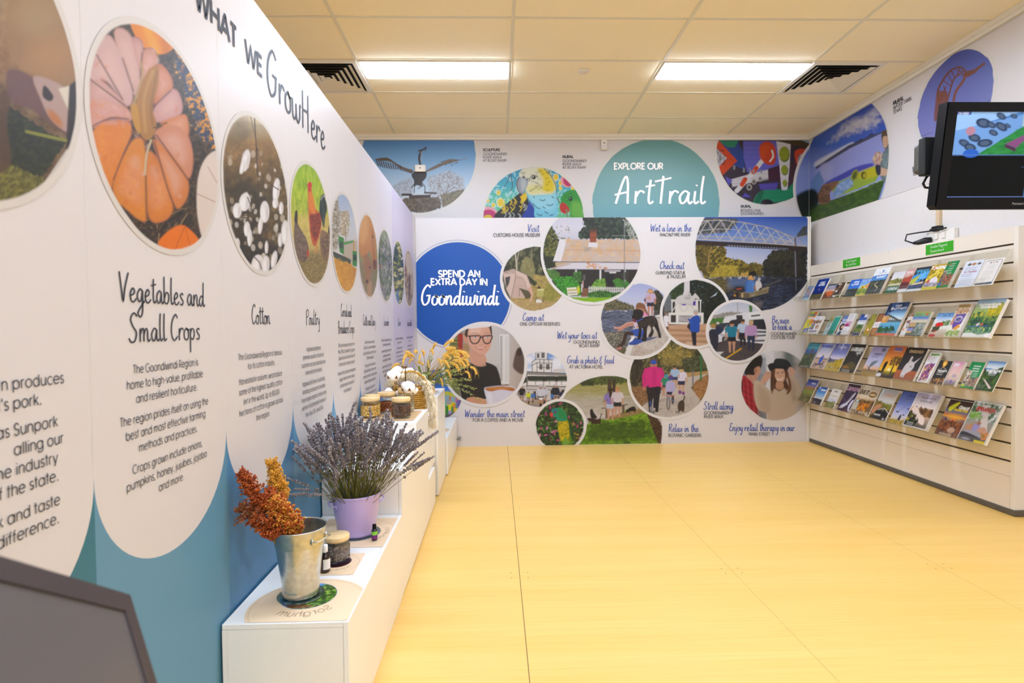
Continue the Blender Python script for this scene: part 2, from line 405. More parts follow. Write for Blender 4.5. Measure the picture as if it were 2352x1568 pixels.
for ln in ('''A .78|0,0 .37,1 .41,1 .78,0;.14,.33 .64,.33
B .64|.06,0 .06,1 .3,1;@.3,.76,.22,.24,90,-90;.06,.52 .32,.52;@.32,.26,.26,.26,90,-90;.32,0 .06,0
C .88|@.5,.5,.46,.5,50,310
D .78|.06,0 .06,1 .26,1;@.26,.5,.46,.5,90,-90;.26,0 .06,0
E .54|.5,1 .06,1 .06,0 .5,0;.06,.52 .46,.52
F .5|.48,1 .06,1 .06,0;.06,.5 .44,.5
G .98|@.5,.5,.46,.5,50,360;.96,.5 .58,.5
H .74|.06,0 .06,1;.68,0 .68,1;.06,.52 .68,.52
I .16|.08,0 .08,1
J .5|.4,1 .4,.25;@.22,.25,.18,.25,0,-180
K .66|.06,0 .06,1;.6,1 .08,.42;.24,.56 .64,0
L .48|.06,1 .06,0 .46,0
M .94|.06,0 .14,1 .18,1 .46,.12 .74,1 .78,1 .86,0
N .78|.06,0 .06,1 .1,1 .66,0 .7,0 .7,1
O 1.0|@.5,.5,.46,.5,0,360
P .58|''' + _P + '''
R .64|''' + _P + ''';.3,.44 .58,0
Q 1.0|@.5,.5,.46,.5,0,360;.6,.25 .95,-.05
S .56|@.28,.75,.22,.25,20,270;@.28,.25,.24,.25,90,-160
T .54|.27,0 .27,1;0,1 .54,1
U .7|.06,1 .06,.32;@.35,.32,.29,.32,180,360;.64,.32 .64,1
V .72|0,1 .34,0 .38,0 .72,1
W 1.04|0,1 .24,0 .28,0 .52,.9 .76,0 .8,0 1.04,1
X .68|0,1 .68,0;.68,1 0,0
Y .66|0,1 .33,.45 .66,1;.33,.45 .33,0
Z .6|.04,1 .56,1 .04,0 .58,0
a .78|@.37,.36,.33,.36,0,360;.7,0 .7,.72
b .78|@.41,.36,.33,.36,0,360;.08,0 .08,1
c .64|@.37,.36,.33,.36,50,310
d .78|@.37,.36,.33,.36,0,360;.7,0 .7,1
e .74|.05,.38 .7,.38;@.37,.36,.33,.36,3,320
f .34|.14,0 .14,.8;@.3,.8,.16,.2,180,90;0,.66 .32,.66
g .78|@.37,.36,.33,.36,0,360;.7,.72 .7,-.04;@.39,-.04,.31,.24,0,-160
h .66|.07,0 .07,1;@.33,.42,.26,.3,180,0;.59,.42 .59,0
i .16|.08,0 .08,.72;.08,.9 .08,1
j .18|.1,.72 .1,-.15;@-.02,-.15,.12,.12,0,-90;.1,.9 .1,1
k .56|.07,0 .07,1;.5,.72 .1,.3;.22,.42 .54,0
l .16|.08,0 .08,1
m 1.02|.07,0 .07,.72;@.29,.42,.22,.3,180,0;.51,.42 .51,0;@.73,.42,.22,.3,180,0;.95,.42 .95,0
n .66|.07,0 .07,.72;@.33,.42,.26,.3,180,0;.59,.42 .59,0
o .74|@.37,.36,.33,.36,0,360
p .78|@.41,.36,.33,.36,0,360;.08,-.28 .08,.72
q .78|@.37,.36,.33,.36,0,360;.7,-.28 .7,.72
r .38|.07,0 .07,.72;@.3,.45,.23,.27,180,80
s .46|@.23,.54,.16,.18,20,270;@.23,.18,.19,.18,90,-160
t .32|.14,0 .14,1;0,.72 .32,.72
u .66|.07,.72 .07,.3;@.33,.3,.26,.3,180,360;.59,.72 .59,0
v .58|0,.72 .27,0 .31,0 .58,.72
w .86|0,.72 .2,0 .23,0 .43,.68 .63,0 .66,0 .86,.72
x .54|0,.72 .54,0;.54,.72 0,0
y .58|0,.72 .29,0;.58,.72 .2,-.28
z .5|.03,.72 .47,.72 .03,0 .48,0
0 .66|@.33,.5,.27,.5,0,360
1 .36|.06,.8 .22,1 .22,0
2 .6|@.3,.72,.25,.28,170,-30;.52,.58 .05,0 .56,0
6 .64|@.32,.3,.26,.3,0,360;.12,.5 .4,1
8 .6|@.3,.75,.2,.25,0,360;@.3,.26,.26,.26,0,360
. .2|.06,0 .12,0 .12,.07 .06,.07
, .2|.12,.08 .06,-.14
' .18|.09,1 .08,.75
- .4|.05,.4 .35,.4
! .2|.1,1 .1,.25;.1,.08 .1,0
% .8|@.18,.78,.14,.2,0,360;.6,1 .2,0;@.62,.22,.14,.2,0,360
? .5|@.25,.75,.2,.25,180,-60;.3,.5 .25,.25;.25,.08 .25,0
& .7|.65,0 .2,.68;@.35,.8,.17,.2,200,-20;@.3,.26,.26,.26,100,330;.5,.62 .2,.45''').split('\n'):
    k, r = ln.split(' ', 1); a, q = r.split('|'); st = []
    for t in q.split(';'):
        if t[0] == '@':
            cx, cy, rx, ry, a0, a1 = map(float, t[1:].split(','))
            n = max(5, int(abs(a1-a0)/18)); th = np.radians(np.linspace(a0, a1, n+1)); st.append(np.stack([cx+rx*np.cos(th), cy+ry*np.sin(th)], -1))
        else: st.append(np.array(pts(t)))
    SANS[k] = (float(a), st)
def text_strokes(txt, font, gap=.12):
    x = 0; out = []
    for ch in txt:
        if ch == ' ': x += .34 if font is SANS else .42; continue
        a, st = font.get(ch, font.get(ch.lower(), (.5, [])))
        for s in st: out.append(s + np.array([x, 0]))
        x += a + (gap if font is SANS else .0)
    return out, x - (gap if font is SANS else 0)
def ribbons(strokes, w, taper=False):
    V = []; Fc = []; K = []
    for si, p in enumerate(strokes):
        d = np.diff(p, axis=0); L = np.hypot(d[:, 0], d[:, 1]); k = np.concatenate([[True], L > 1e-6]); p = p[k]
        if len(p) < 2: continue
        closed = np.hypot(*(p[0]-p[-1])) < 1e-6
        t = np.gradient(p, axis=0)
        d = np.diff(p, axis=0); d = d/np.hypot(d[:, 0], d[:, 1])[:, None]
        a = np.concatenate([[d[-1] if closed else d[0]], d]); b = np.concatenate([d, [d[0] if closed else d[-1]]])
        t = a+b; ln = np.hypot(t[:, 0], t[:, 1]); bad = ln < .5; t[bad] = b[bad]; ln = np.hypot(t[:, 0], t[:, 1]); t = t/ln[:, None]
        n = np.stack([-t[:, 1], t[:, 0]], -1); c = np.clip((n*np.stack([-b[:, 1], b[:, 0]], -1)).sum(1), .5, 1)
        h = np.full(len(p), w/2)
        if taper: h = h*(.72+.28*np.abs(t[:, 1]))
        o = n*(h/c)[:, None]; q = p
        if taper:
            q = p.copy()
        k0 = len(V); V += (q+o).tolist(); k1 = len(V); V += (q-o).tolist(); K += [si]*(2*len(p))
        Fc += [(k0+i, k1+i, k1+i+1, k0+i+1) for i in range(len(p)-1)]
    return V, Fc, K
def lettering(g, plane, txt, u0, u1, v, h, font=SANS, w=.1, off=.002, m=0, align='fit', v1=None, slant=0., fit=True):
    """one line of text between u0 and u1 on a wall; h: cap height (sans) or x-height (script); v1: baseline at the right end"""
    st, W = text_strokes(txt, font)
    sx = (u1-u0)/W if fit else h
    V, Fc, Vk = ribbons([np.stack([s[:, 0]*sx/h + slant*s[:, 1], s[:, 1]], -1) for s in st], w, font is SCRIPT)
    if not V: return
    V = np.array(V)*h
    lift = off + 4e-5*(np.array(Vk) % 9); vb = v if v1 is None else v + (v1-v)*V[:, 0]/(u1-u0)
    g.add(plane.at(u0+V[:, 0], vb+V[:, 1]) + lift[:, None]*plane.n, Fc, m)
# ---------------------------------------------------------------- the room
M_WHITE = mat('white wall paint', 'd6d0cc', .5, var=.012, vscale=30)
M_VINYL = mat('white wall vinyl', 'cac4c2', .42, spec=.4)
M_TRIM = mat('white enamel trim', 'e2dcd2', .35)
M_TILE = mat('ceiling tile', 'f5e8ca', .85, var=.03, vscale=160, bump=.15)
M_GRID = mat('ceiling grid', 'ddd6c2', .5)
M_MELA = mat('white melamine', 'ece9e3', .28, var=.006, vscale=60)
M_SLAT = mat('slatwall laminate', 'e2d8ca', .22)
M_GROOVE = mat('slatwall groove', '6a5c4b', .5)
M_KICK = mat('dark grey kickboard', '5b564f', .45)
M_SEAM = mat('floor seam', '8a6a34', .7)
M_DARK = mat('black plastic', '08080a', .3, spec=.25)
M_STEEL = mat('screw metal', '8a7a5c', .4, metal=.6)
# floor: pale wood-look sheet, grain running across the room
mf = bpy.data.materials.new('pale wood floor'); mf.use_nodes = True; nt = mf.node_tree; bs = nt.nodes['Principled BSDF']
tc = nt.nodes.new('ShaderNodeTexCoord'); mp = nt.nodes.new('ShaderNodeMapping'); mp.inputs['Scale'].default_value = (.9, 55, 1)
n1 = nt.nodes.new('ShaderNodeTexNoise'); n1.inputs['Scale'].default_value = 1.6; n1.inputs['Detail'].default_value = 8; n1.inputs['Roughness'].default_value = .7
mp2 = nt.nodes.new('ShaderNodeMapping'); mp2.inputs['Scale'].default_value = (.25, 5, 1); n2 = nt.nodes.new('ShaderNodeTexNoise'); n2.inputs['Scale'].default_value = 1.5
mx = nt.nodes.new('ShaderNodeMath'); mx.operation = 'MULTIPLY_ADD'; mx.inputs[1].default_value = .75
rp = nt.nodes.new('ShaderNodeValToRGB'); rp.color_ramp.elements[0].position = .42; rp.color_ramp.elements[1].position = .78
rp.color_ramp.elements[0].color = (*lin('dfb25a'), 1); rp.color_ramp.elements[1].color = (*lin('e9c274'), 1)
s2 = nt.nodes.new('ShaderNodeMath'); s2.operation = 'MULTIPLY'; s2.inputs[1].default_value = .42
L_ = nt.links.new
L_(tc.outputs['Object'], mp.inputs[0]); L_(mp.outputs[0], n1.inputs['Vector']); L_(tc.outputs['Object'], mp2.inputs[0]); L_(mp2.outputs[0], n2.inputs['Vector'])
L_(n2.outputs['Fac'], s2.inputs[0]); L_(n1.outputs['Fac'], mx.inputs[0]); L_(s2.outputs[0], mx.inputs[2]); L_(mx.outputs[0], rp.inputs[0]); L_(rp.outputs[0], bs.inputs['Base Color'])
bs.inputs['Roughness'].default_value = .34; bs.inputs['Specular IOR Level'].default_value = .45
X0, X1, Y0, Y1 = -5.0, 3.6, -3.6, 6.25
g = G().box(X0, X1, Y0, Y1, -.1, 0)
for k in range(-4, 4):
    x = .1057 + 1.0879*k; w = .0020 if k == 0 else .0006
    g.quad((x-w, Y0, .0004), (x+w, Y0, .0004), (x+w, Y1, .0004), (x-w, Y1, .0004), 1)
    for y in (2.80, 3.855, 4.93, 1.75):
        for sx in (-.042, .042):
            for sy in (-.028, .028):
                n = 8; vs = [(x+sx+.004*math.cos(2*math.pi*i/n), y+sy+.004*math.sin(2*math.pi*i/n), .0006) for i in range(n)]
                g.add(vs, [tuple(range(n))], 2)
struct('floor', g, [mf, M_SEAM, M_STEEL])
# ceiling: 1200 x 600 tiles in a T-bar grid
g = G().box(X0, 3.6, Y0, 6.25, CEIL, CEIL+.05)
for i in range(-4, 5):
    x = GX+1.2*i
    if X0 < x < 3.4: g.box(x-.012, x+.012, Y0, 6.06, CEIL-.004, CEIL, 1)
for k in range(-13, 4):
    y = GY+.6*k
    if Y0 < y < 6.05: g.box(X0, 3.42, y-.012, y+.012, CEIL-.0035, CEIL, 1)
struct('ceiling', g, [M_TILE, M_GRID])
struct('wall_back', G().box(X0, XW+.1, YW, YW+.1, 0, CEIL), M_WHITE)
struct('wall_right', G().box(XW, XW+.1, Y0, YW, 0, CEIL), M_WHITE)
struct('wall_front', G().box(X0, XW+.1, Y0-.1, Y0, 0, CEIL), M_WHITE)
struct('wall_far_left', G().box(X0-.1, X0, Y0, YW, 0, CEIL), M_WHITE)
struct('trim_1', G().box(X0, XW, 6.06, YW, CEIL-.035, CEIL-.001).box(X0, XW, 6.075, YW, CEIL-.06, CEIL-.035), M_TRIM)
struct('trim_2', G().box(3.42, XW, Y0, 6.06, CEIL-.035, CEIL-.001).box(3.435, XW, Y0, 6.06, CEIL-.06, CEIL-.035), M_TRIM)
# left partition: white scalloped panels over a blue base, one panel per crop
PW, PC0 = .5617, 1.1631+.5617/2
LIT_TEALS = {-1: '2a6a7c', 0: '5788a2', 1: '487da4', 2: '5a93b4', 3: '689abe', 4: '638ec5', 5: '5379bf', 6: '5376bf', 7: '6676bf'}  # base blues; the drift from teal to violet partly holds coloured light
LIT_WHITES = {4: 'c8c2c5', 5: 'c6c0c7', 6: 'bdb5c8', 7: 'bbb2c7'}  # lavender cast of light put into the far whites
g = G(); mats_ = [M_VINYL]
g.box(XLB, XL-.0005, -1.6, YB, 0, PART_H)
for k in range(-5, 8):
    if k in LIT_WHITES: mats_.append(mat('lit white vinyl panel %d' % k, LIT_WHITES[k], .42, spec=.4)); mw = len(mats_)-1
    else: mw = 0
    mats_.append(mat('blue vinyl base %d' % k, LIT_TEALS.get(k, '2f7484'), .4)); mt = len(mats_)-1
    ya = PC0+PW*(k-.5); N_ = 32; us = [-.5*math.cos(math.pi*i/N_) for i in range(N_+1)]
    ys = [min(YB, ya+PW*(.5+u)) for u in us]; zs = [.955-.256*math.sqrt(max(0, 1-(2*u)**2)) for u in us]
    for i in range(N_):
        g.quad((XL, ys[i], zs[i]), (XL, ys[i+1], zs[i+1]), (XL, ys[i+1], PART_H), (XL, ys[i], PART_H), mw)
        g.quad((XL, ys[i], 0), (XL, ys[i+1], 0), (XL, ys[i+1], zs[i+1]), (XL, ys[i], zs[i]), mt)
mats_.append(mat('panel joint', 'd9d3cf', .5)); mj = len(mats_)-1
for k in range(-4, 8):
    y = PC0+PW*(k-.5); g.quad((XL+.0004, y-.0007, .96), (XL+.0004, y+.0007, .96), (XL+.0004, y+.0007, PART_H), (XL+.0004, y-.0007, PART_H), mj)
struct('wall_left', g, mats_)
# rear free-standing panel with square aluminium-look posts
g = G().box(XLB, 3.318, YB, YB+.05, 0, PART_H); struct('wall_rear_panel', g, M_VINYL)
struct('trim_3', G().box(3.318, 3.336, YB-.004, YB+.055, 0, PART_H).box(3.339, 3.351, YB-.004, YB+.055, 0, PART_H).box(3.336, 3.339, YB+.004, YB+.05, 0, PART_H), M_TRIM)
# upper graphics are printed on a vinyl sheet on the walls
struct('trim_4', G().box(-2.2, XW-.002, YW-.003, YW, 2.37, CEIL-.062), M_VINYL)
struct('trim_5', G().box(XW-.003, XW, 3.1, YW-.004, 2.372, CEIL-.062), M_VINYL)
# ceiling lights: two in view, an unseen pair overhead, more added behind for fill
M_LED = mat('lit diffuser', 'ffffff', .6, emit='d3e5ff', estr=LAMP)
def ceiling_light(x0, y0, label):
    t = thing('ceiling_light', label, 'ceiling light', (x0+.6, y0+.15, CEIL-.006), 'recessed ceiling lights')
    z = CEIL-.012; a, b, c, d = x0+.012, x0+1.188, y0+.012, y0+.30
    obj('frame', G().box(a, b, c, c+.016, z, CEIL-.001).box(a, b, d-.016, d, z, CEIL-.001).box(a, a+.016, c+.016, d-.016, z, CEIL-.001).box(b-.016, b, c+.016, d-.016, z, CEIL-.001), M_TRIM, t)
    obj('diffuser', G().box(a+.016, b-.016, c+.016, d-.016, z-.010, CEIL-.001), M_LED, t)
LY = GY+.6
ceiling_light(GX, LY, 'long lit ceiling panel left of centre beside the left air vent')
ceiling_light(GX+2.4, LY, 'long lit ceiling panel on the right beside the right air vent')
for x in (GX, GX+2.4): ceiling_light(x, LY-2.4, 'lit ceiling panel overhead, out of the picture'); 
for x in (GX, GX+2.4): ceiling_light(x, LY-4.8, 'added lit ceiling panel behind the viewer, out of the picture'); ceiling_light(x, LY-7.2, 'added lit ceiling panel far behind the viewer, out of the picture')  # unseen rows added to spread the light more evenly
ceiling_light(GX-3.0, LY-1.2, 'lit ceiling panel beyond the left partition')  # unseen panel added for bounce light past the partition
def vent(x0, y0, label):
    t = thing('air_vent', label, 'air vent', (x0+.3, y0+.3, CEIL), 'square ceiling air vents')
    z1 = CEIL-.001; z0 = CEIL-.014; S = .594; c = (x0+.3, y0+.3)
    def ring(g, h0, h1, za, zb, m=0):
        for (ax, ay), (bx, by) in (((-1,-1),(1,-1)),((1,-1),(1,1)),((1,1),(-1,1)),((-1,1),(-1,-1))):
            g.quad((c[0]+ax*h0, c[1]+ay*h0, za), (c[0]+bx*h0, c[1]+by*h0, za), (c[0]+bx*h1, c[1]+by*h1, zb), (c[0]+ax*h1, c[1]+ay*h1, zb), m)
    g = G(); ring(g, .297, .262, z0, z0); ring(g, .297, .297, z1, z0); ring(g, .262, .262, z0, z1); obj('frame', g, M_TRIM, t)
    obj('backing', G().box(c[0]-.262, c[0]+.262, c[1]-.262, c[1]+.262, z1-.001, z1), mat('vent shadow', '16120e', .9), t)
    for k in range(5):
        h = .246-.046*k; g = G(); ring(g, h, h-.030, z0-.004, z1-.002); ring(g, h-.002, h-.032, z0-.004, z1-.002); obj('louvre', g, M_TRIM, t)
    g = G().box(c[0]-.018, c[0]+.018, c[1]-.018, c[1]+.018, z0-.002, z0+.002); obj('centre_plate', g, M_TRIM, t)
vent(GX-.6, LY, 'square louvred air vent half hidden by the left partition')
vent(GX+3.6, LY, 'square louvred air vent near the right wall')
c = on_z(1341, 162, CEIL)
t = thing('ceiling_sensor', 'small round white detector on the ceiling between the two lights', 'detector', (c[0], c[1], CEIL))
obj('base', G().lathe(c[0], c[1], [(.045, 0), (.045, -.006), (.036, -.012), (.036, -.014)], 28, z0=CEIL-.001), M_TRIM, t)
obj('lens', G().lathe(c[0], c[1], [(.02, -.013), (.016, -.02), (.0, -.023)], 20, z0=CEIL-.001), mat('pale lens', 'e8d2c0', .3), t)
# motion sensor and white box on the back wall
c = on_y(1388, 331, YW-.05)
t = thing('motion_sensor', 'small white motion sensor below the cornice left of the teal circle', 'sensor', (c[0], YW, c[2]-.055))
obj('housing', G().box(c[0]-.032, c[0]+.032, YW-.05, YW-.003, c[2]-.055, c[2]+.055), M_TRIM, t, bevel=.008)
obj('lens', G().box(c[0]-.022, c[0]+.022, YW-.054, YW-.049, c[2]-.045, c[2]-.01), mat('sensor lens', 'd2cdc6', .5), t, bevel=.003)
obj('indicator', G().box(c[0]-.006, c[0]+.006, YW-.053, YW-.049, c[2]+.008, c[2]+.018), M_DARK, t)
c = on_y(965, 386, YW-.03)
t = thing('access_point', 'white square device with a black dot over the bird sculpture picture', 'wall device', (c[0], YW, c[2]-.04))
obj('housing', G().box(c[0]-.058, c[0]+.058, YW-.034, YW-.004, c[2]-.037, c[2]+.037), M_TRIM, t, bevel=.008)
obj('indicator', G().box(c[0]-.006, c[0]+.006, YW-.037, YW-.033, c[2]-.004, c[2]+.006), M_DARK, t)
# slatwall
t = thing('slatwall_display', 'long cream slatted display wall carrying four rows of brochures', 'display wall', (XS, SY0, 0))
NG = 13; GZ = [1.765-.1179*k for k in range(NG)]
def slat(ya, yb):
    g = G(); prof = [(XS, .25)]
    for z in reversed(GZ): prof += [(XS, z-.006), (XS+.011, z-.006), (XS+.011, z+.006), (XS, z+.006)]
    prof += [(XS, S_TOP)]
    for i in range(len(prof)-1):
        (xa, za), (xb, zb) = prof[i], prof[i+1]; m = 1 if (xa > XS or xb > XS) else 0
        g.quad((xa, ya, za), (xa, yb, za), (xb, yb, zb), (xb, ya, zb), m)
    g.quad((XS, ya, S_TOP), (XS, yb, S_TOP), (XW-.005, yb, S_TOP), (XW-.005, ya, S_TOP)); g.quad((XS+.012, ya, .25), (XS+.012, yb, .25), (XW-.005, yb, .25), (XW-.005, ya, .25))
    return g
obj('slat_panel', slat(SY0+.035, 4.6915), [M_SLAT, M_GROOVE], t); obj('slat_panel', slat(4.6935, SY1), [M_SLAT, M_GROOVE], t)
obj('base_board', G().box(XS-.003, XW-.005, SY0+.035, SY1, .038, .249), M_SLAT, t)
obj('end_post', G().box(XS-.003, XW-.005, SY0, SY0+.034, .038, S_TOP), M_TRIM, t, bevel=.002)
obj('kickboard', G().box(XS-.012, XW-.005, SY0-.012, SY1, .001, .037), M_KICK, t, bevel=.004)
# ---------------------------------------------------------------- the printed pictures (coordinates follow the photograph)
A = (0, 0, 2.45); B_ = (500, 360, 3.5646); Cc = (820, 300, 4.3556); Dd = (1340, 300, 4.2); E_ = (1150, 500, 6.72)
F_ = (1370, 640, 7.587); G_ = (1160, 790, 4.704); H_ = (1590, 490, 6.818); I_ = (930, 680, 5.6); J_ = (1340, 600, 3.563); K_ = (1820, 80, 3.564)
def pic_pork(p):
    p.tr(*A); p.bg('8a6a45'); p.T(None, ['6d4f2e','8f6d45','ab885c','c0a070'], 90)
    p.vg((0,'a98c60'),(250,'a5794a'),(420,'7d5530'),(500,'3a2c1c'), a=.55)
    p.S('330,0 400,150 430,300 440,470 330,485 200,430 60,330 40,100 80,-50', 'a27a4c', .8, 14).E(280,320,120,110,'b98850',0,.7,60).E(210,100,120,100,'b39a6a',0,.5,50)
    p.S('40,400 160,420 230,520 300,560 380,760 300,700 180,620 60,560', '6e4a4a', .9, 8)
    p.S('190,430 330,470 385,540 390,690 370,740 280,660 230,560', 'b99a90', 1, 6).S('250,480 300,540 280,570 240,540', '2c1a14',1,5).P('330,500 395,480 395,640','e6ddc8',.9,6).E(310,665,60,22,'c07a40',50,1,8)
    p.P('390,480 470,420 470,760 370,840', '2b1d14', 1, 6)
    p.T('-50,640 60,600 180,690 380,800 330,860 230,1010 -60,900', ['1c2012','2f3318','42461e','2a2c16'], 22)
    p.T('-60,880 120,950 260,1010 300,1090 200,1200 -60,1300', ['56531f','7a7430','94893a','625c24'], 16)
    p.S('0,540 60,560 40,700 60,930 -60,940', '5a4128', .9, 8).L('150,740 370,790',18,'8a8a30')
    p.P('375,840 450,860 330,1010 200,1130 260,1010', 'd9d2cb', .9, 4)
def pic_pumpkin(p):
    p.tr(*A); p.bg('3a2c20'); p.T(None, ['1f1712','33261b','4a3927','6b5234'], 16)
    for q in range(46):
        g = random.Random(q); x = g.uniform(620,1200); y = g.choice([g.uniform(1150,1400), g.uniform(150,1300)])
        p.L([(x,y),(x+g.uniform(-70,90),y+g.uniform(-50,90))], g.uniform(4,9), g.choice(['8a7048','6e5636','a58a5e']), .8)
    p.S('735,60 990,60 1000,230 930,300 850,290 770,220','e88a0a',1,5).S('790,110 830,120 900,290 850,285','f5b520',.5,14).S('900,90 950,100 960,260 920,290','c66a06',.6,12)
    for P_ in ('990,260 1060,240 1120,400 1080,430 1000,430','1040,440 1120,420 1190,520 1180,590 1060,600','1100,590 1190,560 1200,780 1140,790 1090,700','1180,700 1240,640 1250,850 1190,850'):
        p.T([tuple(q) for q in smooth(pts(P_))], ['24304a','34425c','e79a1c','2c3a50','c8861a'], 22, con=2.6)
    p.S('1165,880 1240,860 1260,1060 1225,1330 1150,1360 1110,1200 1115,1000','e8d6c8',1,5).L('1170,940 1240,1060',6,'c9a898').L('1110,1090 1240,1150',6,'c2a090')
    p.S('890,1370 960,1290 1040,1270 1130,1370 1060,1430 960,1430','f07a08',1,5).L('1040,1270 980,1420',5,'c05a04').L('1040,1270 1080,1420',5,'c96206')
    # main pumpkin: radiating ribs, orange towards the rim and dusty pink near the stem
    rib = [('640,180 700,160 760,250 800,500 770,560 690,380','d3a79a'), ('740,220 800,230 800,330 790,420','c99288'),
      ('800,300 860,270 890,340 860,400 800,480','cf8f78'), ('880,380 920,370 970,450 960,520 870,600','cc7a48'),
      ('950,510 1000,510 1030,600 1000,660 880,690 865,610','cf9a94'), ('1000,650 1050,650 1065,740 1040,760 900,700','d47f3a'),
      ('890,720 980,700 1060,760 1090,900 1060,1010 960,900 870,770','d28a66'), ('860,780 950,850 1050,980 1060,1100 1000,1180 950,1080 890,900','d7813c'),
      ('830,850 880,880 950,1020 975,1180 920,1250 840,1230 820,1000','d8802f'), ('750,780 810,790 830,1000 830,1230 780,1240 700,1170 640,1120 640,1000 690,880','dd8a2a'),
      ('560,690 720,680 740,760 690,880 640,1010 620,1070 560,1010 510,800','e0882e'), ('495,540 560,520 720,610 740,680 620,660 510,720','d59a86'),
      ('500,440 560,440 660,530 720,600 560,560 500,560','cf9c92'), ('520,300 610,190 690,330 750,520 720,600 600,460 500,440','d6aca4')]
    for s_, c in rib: p.S(s_, '7d4a3a', 1, 3)
    for s_, c in rib:
        q = np.array(pts(s_)); m = q.mean(0); p.S([tuple(m+(t-m)*.965) for t in q], c, 1, 7); p.S([tuple(m+(t-m)*.55) for t in q], 'ecc0b0' if c[0] != 'e' else 'f2a24c', .45, 26)
    p.sd = 50
    for s_ in ('560,690 690,690 690,880 620,1060 520,830','640,960 700,900 800,960 820,1220 700,1160','840,1000 950,1020 970,1180 860,1230'): p.T(s_, ['e07c14','f09a2a','e8842a'], 30, a=.55, soft=25)
    p.T('505,560 700,620 740,700 620,700 510,700',['d79a90','df8a4a','e0a49a'],30,a=.6,soft=14)
    for q in range(40):
        g = random.Random(q+9); p.E(g.uniform(540,1050), g.uniform(260,1150), g.uniform(5,12), g.uniform(10,22), g.choice(['d9742c','c9632a','e8c4b8']), g.uniform(-40,40), .35, 6)
    for l in ('690,330 750,510','545,310 690,560','505,445 700,590','500,720 620,665 720,670','640,1010 690,880 740,770','820,990 825,1225','800,300 790,440','865,600 960,510','880,760 980,900 1060,1010','870,800 940,1050 985,1170'):
        p.L(l, 9, '6b3f3c', .85, True, 5)
    p.S('850,380 890,370 890,480 860,600 880,700 850,780 800,770 740,640 760,590 790,480 830,400','b07a30',1,5).S('735,600 770,590 790,740 760,720','c9912a',1,4).L('860,400 810,560 820,740',16,'d0a050',.6,True,8).L('885,400 850,600 860,700',10,'80541c',.7,True,6)
    p.L('790,350 800,420 750,590',12,'b99a62',.9,True).L('850,790 825,870 815,980',13,'cbb894',.95,True).L('740,740 810,780',6,'7a5630').L('860,720 940,690',7,'6b4a26')
    p.P('765,1340 830,1370 960,1420 1160,1350 1200,1300 1240,1460 900,1500 800,1440','e9d8c6',.75,5)
def pic_cotton(p):
    p.tr(*B_); p.bg('6d5836'); p.vg((-400,'f3e6cc'),(-230,'e6cfa0'),(-120,'b98a4c'),(60,'7b5a30'),(300,'40341f'),(980,'2b251a'))
    p.T('40,-250 230,-330 420,-300 600,-120 600,700 60,700', ['8d6f3c','5c4a28','39301d','a98448','70582f'], 60, a=.5, soft=40)
    p.P('50,-200 150,-320 200,-300 300,-200 180,-60 60,-100','5a4a2a',.55,40).T('50,250 250,150 420,420 330,900 120,860',['211c14','332a1c','463a26'],40,a=.7,soft=40)
    p.D(80,-40,580,900,70,15,['d8c8b2','b7a68c','efe6da'],24,0,.55,3)
    p.L('110,480 240,500 380,620',9,'4a3423').L('300,-330 315,-100 340,330 385,560 415,720 450,950',9,'50382a',1,True).L('375,400 440,260 480,220',6,'5b4230').L('260,-370 290,-240 316,-120',6,'6b4c30')
    p.E(262,-380,9,26,'5a3a22',10).E(318,-352,8,22,'6b4526').E(345,-330,10,12,'8a5a30').E(350,40,14,30,'8a6138').E(322,-60,8,14,'4e3626')
    def boll(x,y,w,h,a=0):
        p.E(x,y,w,h,'ece6e4',a,1,4).E(x-w*.3,y+h*.2,w*.5,h*.7,'fbf8f6',a,.9,6).E(x+w*.5,y+h*.1,w*.3,h*.6,'cfc3c0',a,.6,6)
    for b in ((230,30,34,90,10),(205,80,20,60,15),(222,370,46,75,8),(160,440,36,62,0),(480,270,28,95,5),(472,380,24,40,0),(385,450,38,88,0),(350,560,18,70,5),(555,620,34,100,0),(512,680,18,56,0),(325,900,52,100,5),(395,880,30,72,0),(462,840,24,70,10),(520,420,18,50,0),(240,590,26,60,0),(262,660,20,70,0),(160,710,22,44,0),(400,740,14,50,0)): boll(*b)
    for l in ('245,330 275,410 270,440','440,230 500,270','190,480 250,480','300,820 340,860 360,920'): p.L(l,8,'5a3a26')
